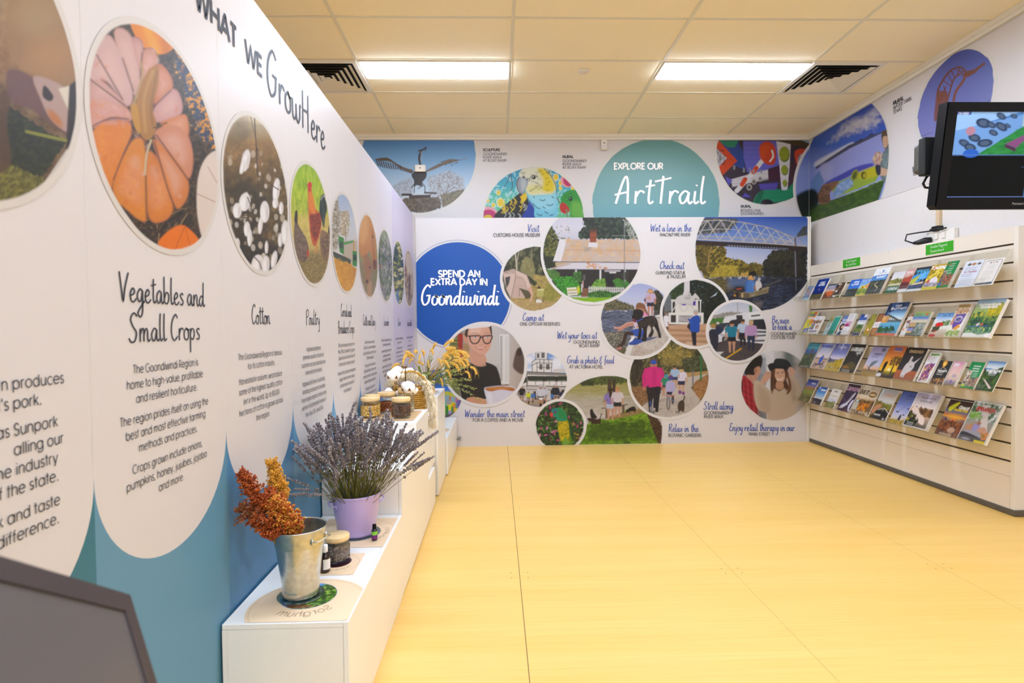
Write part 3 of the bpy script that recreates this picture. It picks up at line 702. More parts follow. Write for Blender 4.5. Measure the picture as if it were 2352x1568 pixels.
def pic_poultry(p):
    p.tr(*B_); p.vg((30,'6a9a10'),(160,'9cc018'),(330,'c0c832'),(480,'cdb84e'),(640,'c9b060'),(800,'a98a50'),(1060,'8a7440'))
    p.T('600,20 920,20 920,480 600,480',['5f8c10','8ab81a','b4cc2c','d4d850'],14,60,a=.6,soft=40); p.T('600,500 930,500 930,760 600,760',['d8c060','b8a048','e6d488'],30,a=.5,soft=40); p.T('600,780 930,780 900,1080 640,1080',['7d6a38','9c8850','b49c62','6a5a2c'],9,a=.9,soft=30)
    p.S('750,205 768,215 770,250 745,265 735,230','d42230',1,3).S('740,270 765,250 778,330 800,420 840,470 850,540 835,640 800,730 770,690 750,560 740,400','c8561a',1,4)
    p.S('745,300 775,300 800,420 790,470 748,420','e8862a',.9,8).T('755,470 840,460 845,560 820,660 790,700 760,600',['8a2c12','b0441a','5c2010'],12).E(838,470,8,18,'d42828').E(748,266,10,18,'d02030')
    p.S('832,440 840,340 865,305 890,340 895,420 880,500 870,580 850,520','1d2a28',1,4).L('845,350 870,318 888,360',7,'d9d4c4',.8,True).L('856,360 868,460 862,560',8,'3d5450',.8,True)
    p.S('630,520 636,450 650,445 655,540 690,610 725,670 745,760 730,840 690,860 645,790 625,660','6b5648',1,4).T('640,560 690,610 730,690 735,820 690,855 640,760',['4a3a30','7c6656','98826c'],10).S('628,520 636,448 652,446 652,540','26201c',1,3).E(738,790,9,30,'c03a28')
    p.S('835,690 850,600 900,620 930,600 930,760 890,860 850,800','8a6a44',1,4).T('840,680 900,630 925,700 880,840',['6e5234','a8845a','4e3a28'],10).S('912,560 930,550 930,640 905,620','241e1c')
    p.L('800,730 805,790',6,'d98a30').L('815,720 812,780',5,'c87a28').P('640,800 665,880 720,980 720,1000 660,930','e2d8c8',.8,3)
def pic_harvest(p):
    p.tr(*B_); p.vg((280,'9fb4d6'),(560,'c9d0dc'),(760,'d9d2cc')); 
    p.T('930,330 985,320 1000,480 1010,600 975,760 940,760',['8a7a5c','b8ac98','6e5f44','d0cccc'],14,a=.9); p.T('1000,450 1070,440 1085,540 1060,660 1010,640',['8a7448','c9b890','a58a58','cfd2da'],10,a=.85)
    p.L('1045,560 1050,700',5,'8a7458').P('1030,690 1160,680 1160,900 1020,830','b9a58c',.8,14)
    p.P('988,645 1034,665 1034,800 1000,780 990,720','2f8a2c').P('1034,700 1110,684 1114,700 1034,722','3a9a30').P('995,690 1030,700 1030,760 996,740','3a4438').R(1110,690,1120,770,'c89a3c').P('1104,770 1140,775 1142,900 1104,890','3c8a34').P('1110,800 1136,800 1136,850 1110,850','2a3428')
    p.P('940,770 1090,840 1090,880 945,810','3c4430').P('945,800 1090,860 1090,890 950,830','56603a')
    p.T('940,820 1090,880 1160,920 1150,1130 960,1130',['d89a28','e8b040','c98a20'],20); p.P('1100,905 1150,925 1130,1040','b87a1c',.6,8)
def pic_cow(p):
    p.tr(*B_); p.bg('8a9460'); p.P('1270,440 1330,440 1330,1180 1270,1180','a3a44a'); p.P('1275,840 1330,840 1330,960','8a7a98',.8,10).T('1150,860 1330,860 1330,1180 1150,1180',['8f7a5c','7c8a40','a08c6a'],14)
    p.S('1150,520 1195,450 1230,445 1275,500 1290,640 1300,800 1296,920 1278,915 1262,830 1240,770 1225,800 1180,830 1150,700','c9863f',1,4).S('1180,480 1220,460 1230,620 1190,720 1160,640','e0a864',.7,14).S('1255,600 1280,640 1290,860 1270,840','a86c30',.7,8).E(1270,655,6,12,'2a1a10').S('1272,850 1296,850 1296,918 1278,915','7a4a2c')
    p.S('1185,830 1225,795 1262,870 1256,960 1236,1030 1225,1060 1208,1010 1205,920','a5764a',1,3).S('1182,815 1200,835 1198,880 1184,860','b08858').E(1222,1020,9,16,'4a3020').E(1246,905,6,9,'2a1a10').P('1225,1060 1260,1000 1262,1170 1222,1170','b99468')
def pic_lavender(p):
    p.tr(*B_); p.bg('6a7a52'); p.T(None,['4c5c3a','7c8a60','a3a886','5e6c46','8e7f96'],9,26,con=2.8); p.P('1340,590 1400,580 1410,680 1340,680','9aa680',.5,20).D(1325,640,1425,1190,60,5,['8a7796','b09ab4','6b7a48','c9c8a4'],14,0,.7,4).E(1332,895,7,18,'a8603c')
def pic_olive(p):
    p.tr(*B_); p.bg('3a4440'); p.T(None,['1f2a3a','4d5a2c','75802e','34404c','a8a052'],8,20,con=3); p.D(1445,680,1525,1200,60,8,['9aa03a','c9b85a','e8dcae','6e7a2a','2b3a5c'],16,None,.9,6).P('1455,1120 1480,1090 1485,1210 1460,1200','5b8ab8',.9,8)
def pic_lamb(p):
    p.tr(*B_); p.bg('c4a27c'); p.T(None,['a98560','d4b48c','e8d2b0','8e6c48'],12,26,con=2.4); p.S('1535,830 1560,790 1590,830 1600,960 1570,960 1545,900','e8d4b8',.8,8).P('1535,980 1600,990 1598,1230 1550,1220','7a6044',.55,18).L('1572,960 1566,1180',10,'5c4630',.7).E(1590,1040,8,60,'d8c0a0')
# --- rear panel
def pic_blue(p): p.bg('0a5bb8')
def pic_coffee(p):
    p.tr(*I_); p.bg('cdc4bc'); p.vg((540,'66703f'),(690,'727446'),(745,'a89a90'),(1050,'d4cbc4'),(1200,'cfc8c2'),(1510,'b8a89c'), ax='x')
    p.R(680,480,745,780,'a83426').P('1195,490 1340,490 1340,1130 1210,1130','e6e2de',1,8).R(1225,510,1255,1090,'b9b4b0').R(1290,520,1330,1100,'d9d6d4').L('1205,490 1215,1100',10,'9a928c',.7)
    p.S('1440,690 1500,660 1540,800 1520,1000 1400,930 1400,820','5c4a40',1,10).E(1470,720,36,50,'3c2c22',0,1,10)
    p.S('770,560 800,420 840,380 1000,370 1100,390 1115,520 1000,440 850,470 800,600','3a2c22',1,4).S('755,640 800,600 835,700 810,800 760,790','b08a5c',1,7)
    p.S('830,700 1030,760 1040,900 960,920 850,850','d8a286',1,5)
    p.S('800,440 860,400 1000,395 1090,410 1115,500 1110,600 1080,690 1020,750 970,770 910,740 850,680 815,600 800,520','e2ab92',1,4)
    p.S('745,510 780,480 805,560 800,610 770,590','d99a80',1,4).S('1040,430 1100,440 1108,580 1070,690 1010,740 1040,600','d79c80',.5,22).S('840,410 960,400 960,470 850,480','f2cbb6',.6,18)
    p.S('830,640 900,740 970,772 1020,750 960,745 880,690','c98c70',.6,10).S('870,620 900,610 910,660 880,660','e8a08c',.5,14).S('1040,600 1080,590 1080,640 1050,650','e09a84',.5,12)
    p.L('910,655 950,680 1000,675 1035,650',10,'b8584c',1,True).L('925,664 975,676 1020,662',5,'f0e0d8',1,True).S('940,684 1000,680 980,696','c87060',1,3)
    p.S('960,520 985,520 1010,615 990,632 955,625','e0a88e',.7,7).L('960,626 985,632 1008,620',4,'b87258',1,True)
    for cx, w in ((900,66),(1058,58)):
        o = [(cx-w,512),(cx+w,510),(cx+w-6,560),(cx+w*.45,602),(cx-w*.4,606),(cx-w+8,565)]
        p.L([tuple(q) for q in smooth(o+[o[0]], False)], 15, '2c1714', 1)
        p.E(cx+4,528,24,9,'f4ece8',0,1,3).E(cx+6,528,10,9,'5d6a70').E(cx+6,528,4,5,'1a1a1a').L([(cx-24,520),(cx+6,513),(cx+32,522)],4,'4a2c24',1,True).L([(cx-40,484),(cx,470),(cx+44,482)],7,'9a7658',.8,True)
    p.L('966,530 1000,528',13,'2c1714').L('836,522 770,490',14,'2c1714').S('770,480 790,425 830,400 812,450 800,520 780,520','4a3626',1,4).S('1085,390 1112,385 1118,470 1112,500 1098,450','3c2c22',1,4)
    p.S('560,1000 640,840 740,810 830,850 930,900 1000,905 1045,890 1040,850 1150,890 1200,960 1240,1130 1230,1220 1040,1320 760,1330 700,1160','24211f',1,5).T('700,900 1180,920 1220,1200 760,1300',['1c1a19','2c2826'],60,a=.5,soft=40).L('760,820 850,880 950,912 1040,900 1045,860',9,'3a3532',1,True)
    p.S('790,1320 880,1295 980,1310 1045,1340 1060,1410 960,1420 850,1390','d89a78',1,6).L('900,1320 960,1390',6,'b87858',.7)
    p.S('1020,1190 1080,1165 1240,1150 1400,1170 1420,1240 1380,1420 1090,1420 1050,1320','dcd8e4',1,5).S('1030,1190 1100,1170 1240,1160 1400,1180 1390,1220 1240,1200 1100,1225','b86a24',1,5).S('1060,1190 1200,1170 1340,1190 1200,1200','d8904a',.8,8).S('1060,1260 1110,1240 1130,1400 1090,1400','f0eef6',.6,18)
    p.L('1240,1145 1330,1140',14,'7a4a2a').P('720,440 800,420 1090,395 1110,375 1140,385 1100,340 900,330 740,410','f2eae6',.95,3)
def pic_lane(p):
    p.tr(*I_); p.bg('1f62c8'); p.vg((900,'1b5cc4'),(1230,'3f7fd0')); p.D(600,1080,740,1240,40,6,['b9cce8','e8eef8','6f9ad8'],9,None,.8,3)
    p.P('480,1230 560,1220 740,1310 740,1330 480,1270','c8c43a').P('480,1260 700,1320 690,1480 480,1545','e0c416')
    for x0,y0,x1,y1,c in ((505,1270,570,1350,'8fb0b8'),(570,1285,590,1350,'c86a3a'),(590,1290,650,1360,'9ab4bc'),(650,1300,670,1370,'b06ab0'),(505,1350,540,1420,'7fc0a0'),(520,1410,560,1530,'3a8a3a'),(560,1380,600,1470,'f0e020'),(595,1420,625,1500,'3f8a48'),(560,1470,600,1520,'b89ad0'),(625,1390,650,1490,'e88a3c'),(650,1370,670,1440,'3a9a8a'),(640,1440,690,1480,'f0dc20'),(535,1340,590,1390,'a8a0a8'),(670,1330,700,1450,'7a58b0')): p.P([(x0,y0),(x1,y0+4),(x1,y1+4),(x0,y1)],c)
    p.P('480,1545 690,1475 700,1560 480,1580','6e625e').P('710,1270 750,1290 740,1400 705,1420','7a6a5c')
def pic_camp(p):
    p.tr(*E_); p.bg('54543a'); p.T('0,430 800,430 900,1000 0,900',['2a2c1c','3f4228','5c5c3a','747250','343622'],40,80,con=2.6)
    p.T('400,850 700,900 950,1180 800,1500 100,1500 160,1240 500,1000',['a08a48','b9a05a','8a7a3a','c4ae6a'],22,14); p.T('700,1000 950,1150 800,1330 650,1250',['8a8a30','a8a040','726e28'],20,a=.8,soft=20); p.T('120,1260 900,1300 700,1480 250,1480',['b89a62','a4865a','cfb47c'],18,9,a=.9,soft=14)
    p.S('390,600 500,700 520,850 480,920 400,870 300,800','8a8454',1,8).T('320,650 480,680 520,850 400,860',['74703f','a39c66','8c8450'],18).T('440,900 560,1000 520,1060 450,1000',['2c321c','42482a'],14)
    p.L('225,550 240,680 250,800',22,'c9bca4',1,True).L('280,520 250,700',14,'b8aa90').L('480,480 465,640',14,'8f8468').L('590,720 630,800',6,'b0a884')
    p.P('30,840 200,785 300,850 400,880 480,1080 500,1200 330,1240 150,1240 100,1120 60,1000','cdb0a0').P('50,870 200,800 225,880 200,1050 160,1230 90,1110','d9bdae').P('215,800 400,880 480,1090 420,1110 340,920 240,880','dbbfb0')
    p.P('70,920 150,900 130,1010 90,1090 75,1000','4a4644').L('30,840 200,785 400,880 480,1080',7,'8a7668').L('215,800 235,880 200,1060 160,1240',7,'6b5c50').L('250,920 330,930 380,1000 400,1110',6,'9a8070',1,True).L('220,1060 380,1050',4,'ab9080').L('60,850 190,815 200,850 90,860',5,'5c5048')
    p.P('285,1080 440,1130 480,1180 450,1240 390,1250 330,1150','5c5436').L('290,1090 290,1210',6,'4a4238').L('390,1250 470,1170',6,'4a4030').S('420,1100 470,1070 500,1200 470,1290 440,1280 470,1200','d8a890',1,4)
    p.E(590,1080,26,24,'4a3626').P('560,1100 670,1095 660,1215 555,1220','b8b060').P('570,1100 665,1098 660,1125 575,1120','e0dc9c').L('550,1210 530,1300',7,'4c4a38').L('660,1215 655,1300',7,'4c4a38').L('550,1220 660,1300',6,'5a5846').S('545,1270 600,1260 640,1300 560,1310','e8e4e0',1,4)
def pic_museum(p):
    p.tr(*E_); p.bg('d3d0dc'); p.vg((-300,'c8c8da'),(150,'dcd8e2'),(330,'cfccd8'))
    p.T('1230,-60 1500,-40 1900,0 2100,60 2180,330 1210,330 1200,230 1300,120',['141c14','22301c','33432a','1c2618','4a5a3c'],34,con=2.6); p.T('1880,20 2100,60 2180,330 1990,330',['3c4a30','c8c8d0','55623e','a8ac9c'],26,a=.8)
    p.T('640,160 780,110 840,220 900,330 860,760 700,780 640,500',['2f3a1c','4f5a28','8a7e34','6a6a2c','1f2814'],26,con=2.6); p.T('640,600 830,600 850,780 700,780',['1f2414','32381e'],20)
    p.D(780,130,1060,330,26,12,['8a8250','6a6a48','9c9464'],8,None,.9,3)
    p.P('915,330 2200,340 2200,680 810,670','cdb9ab'); p.T('1010,340 2200,340 2200,680 930,670',['c4b2a4','d4bda8','dcb48a','cbb8ac'],60,90,a=.9); p.P('915,332 1020,335 930,670 810,668','e8e4e4')
    p.sd = 31; p.T('1000,480 2180,500 2180,520 990,500',['d0a87c','c8b4a4','dca870'],20,a=.8); p.D(960,340,2150,660,34,22,['e0b478','d9a868','e8c490'],34,90,.45,8).L('1000,500 2200,510',3,'a89486',.7)
    p.P('1378,200 1480,200 1475,390 1378,390','9a4a20').P('1372,180 1485,180 1482,232 1376,232','6a3a22').P('1378,300 1478,300 1478,314 1378,314','7a3814').P('1358,380 1495,380 1498,455 1350,450','e6e0e2').P('1300,450 1410,455 1360,520 1280,520','a89a92',.7,6).R(1395,160,1470,195,'4a2c20')
    p.L('815,680 2200,690',12,'4a3c38').P('840,690 1090,695 850,745','c8a878').P('1080,700 2200,705 2200,795 770,780','dcd6da').P('770,780 1080,702 1090,712 800,790','c09a80')
    p.D(1340,700,1640,790,14,24,['d89048','e0a860','c87838'],14,0,.8,4); p.P('790,792 2200,798 2200,1200 800,1200','2b231e')
    p.R(1150,800,1176,1000,'d8d4d4').R(1525,802,1552,1050,'e0dcdc').R(1905,800,1930,1050,'dcd8d8').R(785,795,800,930,'cfc9c8').R(1605,808,1848,830,'d9d2d4').R(1678,834,1780,856,'e2dcdc').R(1270,880,1310,960,'5c5a58').R(1620,860,1740,1060,'1a1512').L('1620,820 1836,820',5,'6a6468').P('1850,880 1990,800 1960,1000','3c342c')
    p.T('690,790 830,800 920,860 900,960 800,960 740,900',['2f5a1c','4a7a2c','6a8a3c'],22); p.T('1120,840 1250,820 1260,1000 1130,960',['3a6a20','5c8a38','28481a'],18)
    p.T('790,940 920,910 1100,900 1240,1050 1240,1200 1000,1210 900,1100',['2c7a18','3f9a22','56b030','1f5c14'],18,con=2.6); p.T('1390,1060 1480,950 1610,940 1630,1100 1400,1120',['4a8a24','7aa83c','9cb84c','35681c'],18); p.T('1730,970 1800,930 1980,990 2000,1080 1780,1080',['3a7a1e','2a5c18','5c9a34'],18)
    p.P('1620,990 1660,990 1660,1060 1620,1060','3c3024',.3)
    for x in range(1360,1910,28): p.R(x,1060+.03*(x-1360),x+14,1160,'e9e6e2')
    p.R(1352,1085,1900,1094,'d9d5d0').R(1352,1130,1900,1140,'d9d5d0').R(1244,1020,1262,1150,'e0dcd8').P('1262,970 1278,970 1278,1080 1262,1080','caa0a0')
    p.P('1265,1090 1350,1090 1340,1220 1240,1220','8a5a40').L('1262,1115 1346,1115',5,'5c3626').L('1258,1145 1344,1145',5,'5c3626').L('1252,1175 1342,1175',5,'5c3626')
    p.T('1350,1160 1450,1130 1620,1120 1760,1160 1860,1140 1800,1240 1340,1230',['2c5a1c','3f7a26','1c3c14','5c8a3c'],16,con=2.6); p.P('1020,1230 1900,1230 1700,1340 1200,1340','84b80e').T('1000,1232 1900,1236 1700,1330 1200,1330',['76a80c','96c81a'],30,9,a=.6)
    p.P('1018,1080 1168,1070 1190,1190 1036,1204','ece6d0').L('1040,1120 1160,1112',26,'b8a030',.75).L('1050,1165 1165,1160',16,'4a4a4a',.7).E(1200,1110,20,60,'d8d020').L('1100,1200 1200,1200',7,'4a443c')
    p.L('1910,100 1910,1020',13,'8a8a88').L('1715,275 2110,282',6,'9a9a98').L('1910,800 1905,1060',13,'4a6054')
def pic_dog(p):
    p.tr(*F_); p.bg('b9bee0'); p.vg((60,'a9b2e0'),(350,'c4c8e4'),(520,'d0d0e4')); p.P('380,60 560,120 760,80 860,60','f0ebe8',1,6)
    p.T('60,430 200,380 300,330 420,390 560,430 660,480 660,550 60,560',['3c3c28','5c5840','7c7452','8f8058','4a4a30'],22); p.T('60,480 160,520 660,545 200,555',['8a7448','6e6240'],20,a=.7,soft=12); p.T('970,230 1060,190 1200,350 1200,560 990,560 1000,380',['2a2c20','42402c','5c5640','1c1e16'],22)
    p.T('50,548 700,548 700,760 640,1200 60,1200',['4c5260','6c7690','8a94b4','5c6478','3a3f4a'],60,10,con=2.4); p.T('60,950 560,900 500,1350 200,1300',['5c5848','8c8470','b4ac98','3c3a30'],24,12,con=2.6,a=.9,soft=20); p.P('360,1240 560,1180 500,1330 420,1310','5a5424',.8,8).T('1000,545 1140,550 1140,640 1000,640',['3c3c38','56544c'],20)
    p.T('600,1000 700,800 900,640 1260,600 1260,1100 1000,1380 480,1360',['c9beb4','d8cec6','beb2a8'],70,a=1); p.P('1020,640 1150,640 1150,670 1030,668','e4dedc').P('1030,672 1150,668 1150,682','2c3a60')
    p.P('610,1010 760,1040 830,1090 700,1150 560,1160','2c4fa4').P('620,1005 680,1010 620,1090 560,1110','f0eef0').P('560,1150 640,1160 580,1330 490,1310','e6e2de').P('720,1030 1090,1010 960,1060 830,1100','3a4a80',.9,6)
    p.D(650,1150,900,1330,24,16,['a8744c','b88a6a'],5,20,.5,5)
    p.person(940,640,450,'cdb4d0','26263a','c88a70').E(940,230,70,16,'c9955c',5).E(938,210,38,28,'d8a870').L('880,330 930,360 920,300',24,'d09a80').E(845,370,20,30,'3a3c50',0,.8)
    p.S('700,440 760,415 840,450 865,530 900,600 920,640 890,640 840,570 780,520 690,530','8a5c3c',1,4).S('670,520 820,520 840,580 900,640 820,640 760,560','b87a5c',.9,5).S('800,600 850,590 890,640 820,650','e890b8',1,4)
    p.L('650,760 530,780 420,850 320,855',34,'d89c84',1,True).L('660,800 540,820 430,880 390,900',36,'c98a70',1,True).S('650,740 720,760 720,860 660,830','d4c4d8')
    p.S('600,900 740,870 820,900 820,1010 700,1010 620,960','3055b0',1,4).L('620,960 520,960 470,1110 380,1210',62,'3a2824',1,True).S('330,1220 420,1180 440,1220 360,1240','b87a6c')
    p.S('640,560 680,530 780,540 820,590 800,680 760,740 690,720 660,700 620,690 615,650 640,620','1c1714',1,5).S('700,720 800,680 900,650 1000,650 1060,720 1090,850 1130,1010 1085,1025 1060,930 1000,830 980,860 1000,920 960,1010 900,1005 950,900 920,800 880,880 870,1070 790,1070 820,930 790,860 770,1040 715,1040 740,900 720,800','1f1916',1,5)
    p.T('700,720 1000,650 1060,760 1000,830 880,830 760,850',['191412','3a302a','584a40'],12,a=.7,soft=10).L('1010,680 1020,620 1040,600',18,'4a3c38',1,True).L('700,740 800,700',14,'3a58b8').E(712,835,16,16,'d88a5c').S('640,690 690,720 690,760 650,750','7a2c30',1,4).E(640,660,22,20,'0e0c0c').E(700,640,8,6,'54483c')
def pic_statue(p):
    p.tr(*F_); p.bg('1d231b'); p.T(None,['0e120e','1c2418','2c3824','141a12'],34,con=2.4); p.T('1160,250 1300,60 1530,60 1530,260 1330,400',['2a3c1c','3f5a28','1c2814'],26); p.P('1170,330 1290,260 1320,560 1180,580','8a9098',.55,16); p.D(1640,60,2180,420,26,12,['8fa0b8','5c6a70','2f3a2a'],9,None,.6,7).P('1980,330 2110,230 2080,290','b8c4d4')
    p.P('1530,20 1625,10 1625,240 1650,280 1500,280 1525,220','dcd6d8').P('1370,380 1770,370 1775,600 1370,600','e2ddd6').P('1300,362 1830,365 1832,382 1300,380','ece8e4').P('1305,370 1325,370 1325,600 1308,600','e8e4e0').P('1805,370 1825,370 1818,590 1800,590','e8e4e0').P('1480,410 1570,410 1560,465 1480,460','5a2ca0').P('1670,385 1730,385 1725,465 1670,465','5a2ca0')
    p.S('1390,340 1460,290 1560,280 1660,300 1700,270 1720,250 1790,330 1780,360 1720,345 1690,400 1660,480 1540,440 1440,450 1400,400','d2ccc8',1,4).L('1400,360 1330,400',22,'cfc8c4').L('1400,440 1350,520 1310,580',20,'cdc6c2',1,True).L('1470,430 1450,480 1500,570',16,'cac3be',1,True).L('1600,450 1580,520 1530,575',16,'cac3be',1,True).L('1650,470 1700,540',16,'cdc6c2').S('1540,320 1640,310 1620,360 1540,350','b8b0ac').E(1605,245,16,18,'c8c0bc').L('1560,300 1600,260 1650,300',14,'cfc8c4').L('1460,420 1640,450',10,'a8a09c',.6)
    p.P('1255,590 1865,590 1865,800 1260,790','e8e4de').R(1295,632,1385,760,'3c3430').P('1430,632 1690,632 1690,765 1430,760','b4aeb0').R(1800,645,1820,765,'2c3c48').L('1480,660 1630,664',14,'8a8486').L('1530,700 1580,700',10,'8a8486').L('1440,738 1600,745',12,'8f898b')
    p.P('1180,810 1960,780 1960,1200 1200,1100','c9a080'); 
    for y in (870,960,1060): p.P([(1200,y),(1970,y+16),(1970,y+52),(1200,y+30)],'b08460',.9); p.L([(1200,y+36),(1970,y+58)],6,'7a5a40',.8)
    p.P('1560,1090 1960,1130 1900,1200 1600,1200','d8b498',.8)
    p.S('1170,660 1250,650 1265,760 1240,840 1190,800','ece8ec').E(1222,600,38,40,'a08876').E(1225,585,36,24,'6a5c52').L('1250,760 1270,890',22,'b88468').P('1215,830 1250,840 1250,890 1225,870','23242c')
    p.S('1640,700 1720,640 1790,650 1800,760 1780,930 1640,920 1625,800','1c4fb0',1,4).S('1600,690 1650,720 1650,780 1600,720','1c4fb0').S('1700,660 1720,760 1700,920','143c90',.6,8).E(1732,590,40,44,'d0a890').S('1690,590 1700,550 1770,550 1775,600 1755,610 1750,580','b8b0a8').S('1580,840 1620,760 1630,880','26262e').P('1650,920 1740,930 1740,1165 1680,1160','1d1d2c')
def pic_bus(p):
    p.tr(*J_); p.bg('d2d4e0'); p.vg((330,'c2c8dc'),(430,'dcdce2')); p.T('1030,450 1070,440 1200,410 1300,420 1300,480 1040,520',['8a8474','6c6a50','b0aaa0'],10,a=.85); p.P('1030,470 1160,460 1170,500 1030,520','4f7a34').L('1260,340 1265,420',5,'9a948c').P('1355,355 1382,365 1382,420 1360,420','4a7a3a').P('1160,450 1280,440 1240,480 1150,480','e0e0e4')
    p.P('1150,470 1260,430 1440,405 1510,420 1510,690 1290,660 1150,650 1115,600','e9e8ec').P('1150,560 1210,480 1290,470 1280,560','2c343c').P('1250,440 1300,440 1330,650 1270,640','3a3438').P('1360,480 1500,470 1500,560 1370,550','2a3038').P('1340,425 1500,410 1500,460 1350,470','f2f0f0').E(1160,640,26,34,'2a2826').E(1160,640,12,16,'8a8888').P('1120,590 1180,600 1170,620 1120,610','b8b8c0').P('1070,510 1200,500 1140,560 1080,550','3a4048')
    p.P('1030,680 1200,640 1510,680 1500,830 1100,830','4c4446').T('1030,690 1500,690 1450,830 1100,830',['443e40','5c5254'],16,a=.7,soft=10).L('1165,795 1290,715',12,'d8a41c').P('1090,740 1150,740 1110,770','e4e0dc',.9)
    p.L('1378,447 1440,440',14,'3a3a40',.9).L('1400,575 1495,578',16,'3a3a42',.9).L('1395,610 1490,605',14,'44444a',.9,True).L('1395,650 1480,648',14,'44444a',.9)
    p.person(1215,745,250,'1d7f9c','232326','c8977a','3a2c22').person(1305,690,210,'c4d4e8','1e1e26','c8977a','4a3424','1e1e26').person(1372,730,240,'c39ac8','2a3450','d0a080','d0b080','2a3450','c39ac8')
    p.S('1030,570 1090,560 1106,640 1085,730 1040,680','2c2c3c').E(1062,528,24,20,'b08a4c').S('1080,540 1130,540 1150,560 1105,600','26304c').E(1100,506,14,10,'d8d0c0')
    p.D(1330,690,1400,740,4,8,['2a2624'],4,0,.8,2)
def pic_couple(p):
    p.tr(*J_); p.bg('c8c8cc'); p.vg((1290,'8a94a0'),(1420,'9aa0ac'),(1500,'e4e4e6'),(1680,'b4aeae'),(1830,'c9beb8'), ax='x'); p.R(1490,740,1560,1300,'eceaea',.8).T('1400,780 1500,780 1500,1100 1400,1100',['7f8c9c','a8a4a8','6c7484'],30,a=.7,soft=12).P('1640,740 1720,740 1730,880 1640,880','5a6a64',.8,20).R(1420,1180,1500,1300,'3c3c44',.7)
    p.S('1320,890 1350,790 1440,765 1466,800 1450,880 1420,900 1400,930 1330,930','26201e',1,4).S('1400,880 1440,860 1450,900 1420,960 1380,1000 1330,990 1340,930 1400,930','c99a80',1,5).E(1410,895,14,26,'b07a60')
    p.S('1290,940 1340,950 1400,1030 1420,1150 1420,1260 1360,1230 1300,1120','a82030',1,4)
    for y in range(960,1260,46): p.L([(1290,y),(1420,y+60)],7,'5c1420',.7)
    for x in range(1300,1430,36): p.L([(x,930),(x+30,1260)],7,'d06068',.5)
    p.P('1280,960 1310,980 1300,1120','2c1c24',.6,8)
    p.S('1540,880 1600,850 1660,870 1690,980 1700,1040 1680,1120 1640,1070 1600,1080 1540,1080 1530,1000','5c3826',1,5)
    p.S('1400,980 1460,990 1520,1050 1600,1070 1680,1040 1660,960 1720,930 1780,1030 1790,1130 1740,1200 1740,1300 1520,1300 1500,1240 1430,1210 1395,1100','cdb79f',1,5).S('1430,1010 1520,1100 1520,1240 1450,1200','b8a088',.6,14).S('1690,960 1740,1040 1720,1160 1700,1100','b49c84',.6,12)
    p.S('1565,880 1620,860 1650,920 1640,980 1600,1000 1575,960 1560,920','e2b296',1,4).L('1585,960 1610,972 1632,955',7,'fbf4f0',1,True).L('1580,912 1600,908',4,'4a2c20').L('1622,905 1640,902',4,'4a2c20').E(1592,918,5,3,'2c1c18').E(1630,912,5,3,'2c1c18').L('1612,915 1616,940 1606,945',3,'c08c70')
    p.S('1545,900 1570,880 1560,1000 1580,1060 1540,1080 1550,980','6b442c',1,4).S('1650,900 1690,960 1700,1050 1660,1090 1680,1000','7a5034',1,4)
    p.S('1510,850 1560,830 1640,850 1720,880 1700,890 1640,880 1560,880 1530,900','232629',1,3).S('1560,850 1570,800 1620,795 1670,810 1700,850 1690,880 1640,870','2c3034',1,3)
    p.S('1490,910 1530,905 1530,950 1480,1000 1450,985','d8a68c',1,4).S('1680,870 1710,870 1735,910 1700,945 1680,910','dcae96',1,4).L('1495,915 1530,915',6,'c08a70')
    p.S('1582,985 1626,980 1640,1030 1604,1052 1574,1030','c99878',1,4).S('1560,1045 1604,1062 1650,1040 1660,1120 1600,1150 1545,1120','cdb79f',1,6)
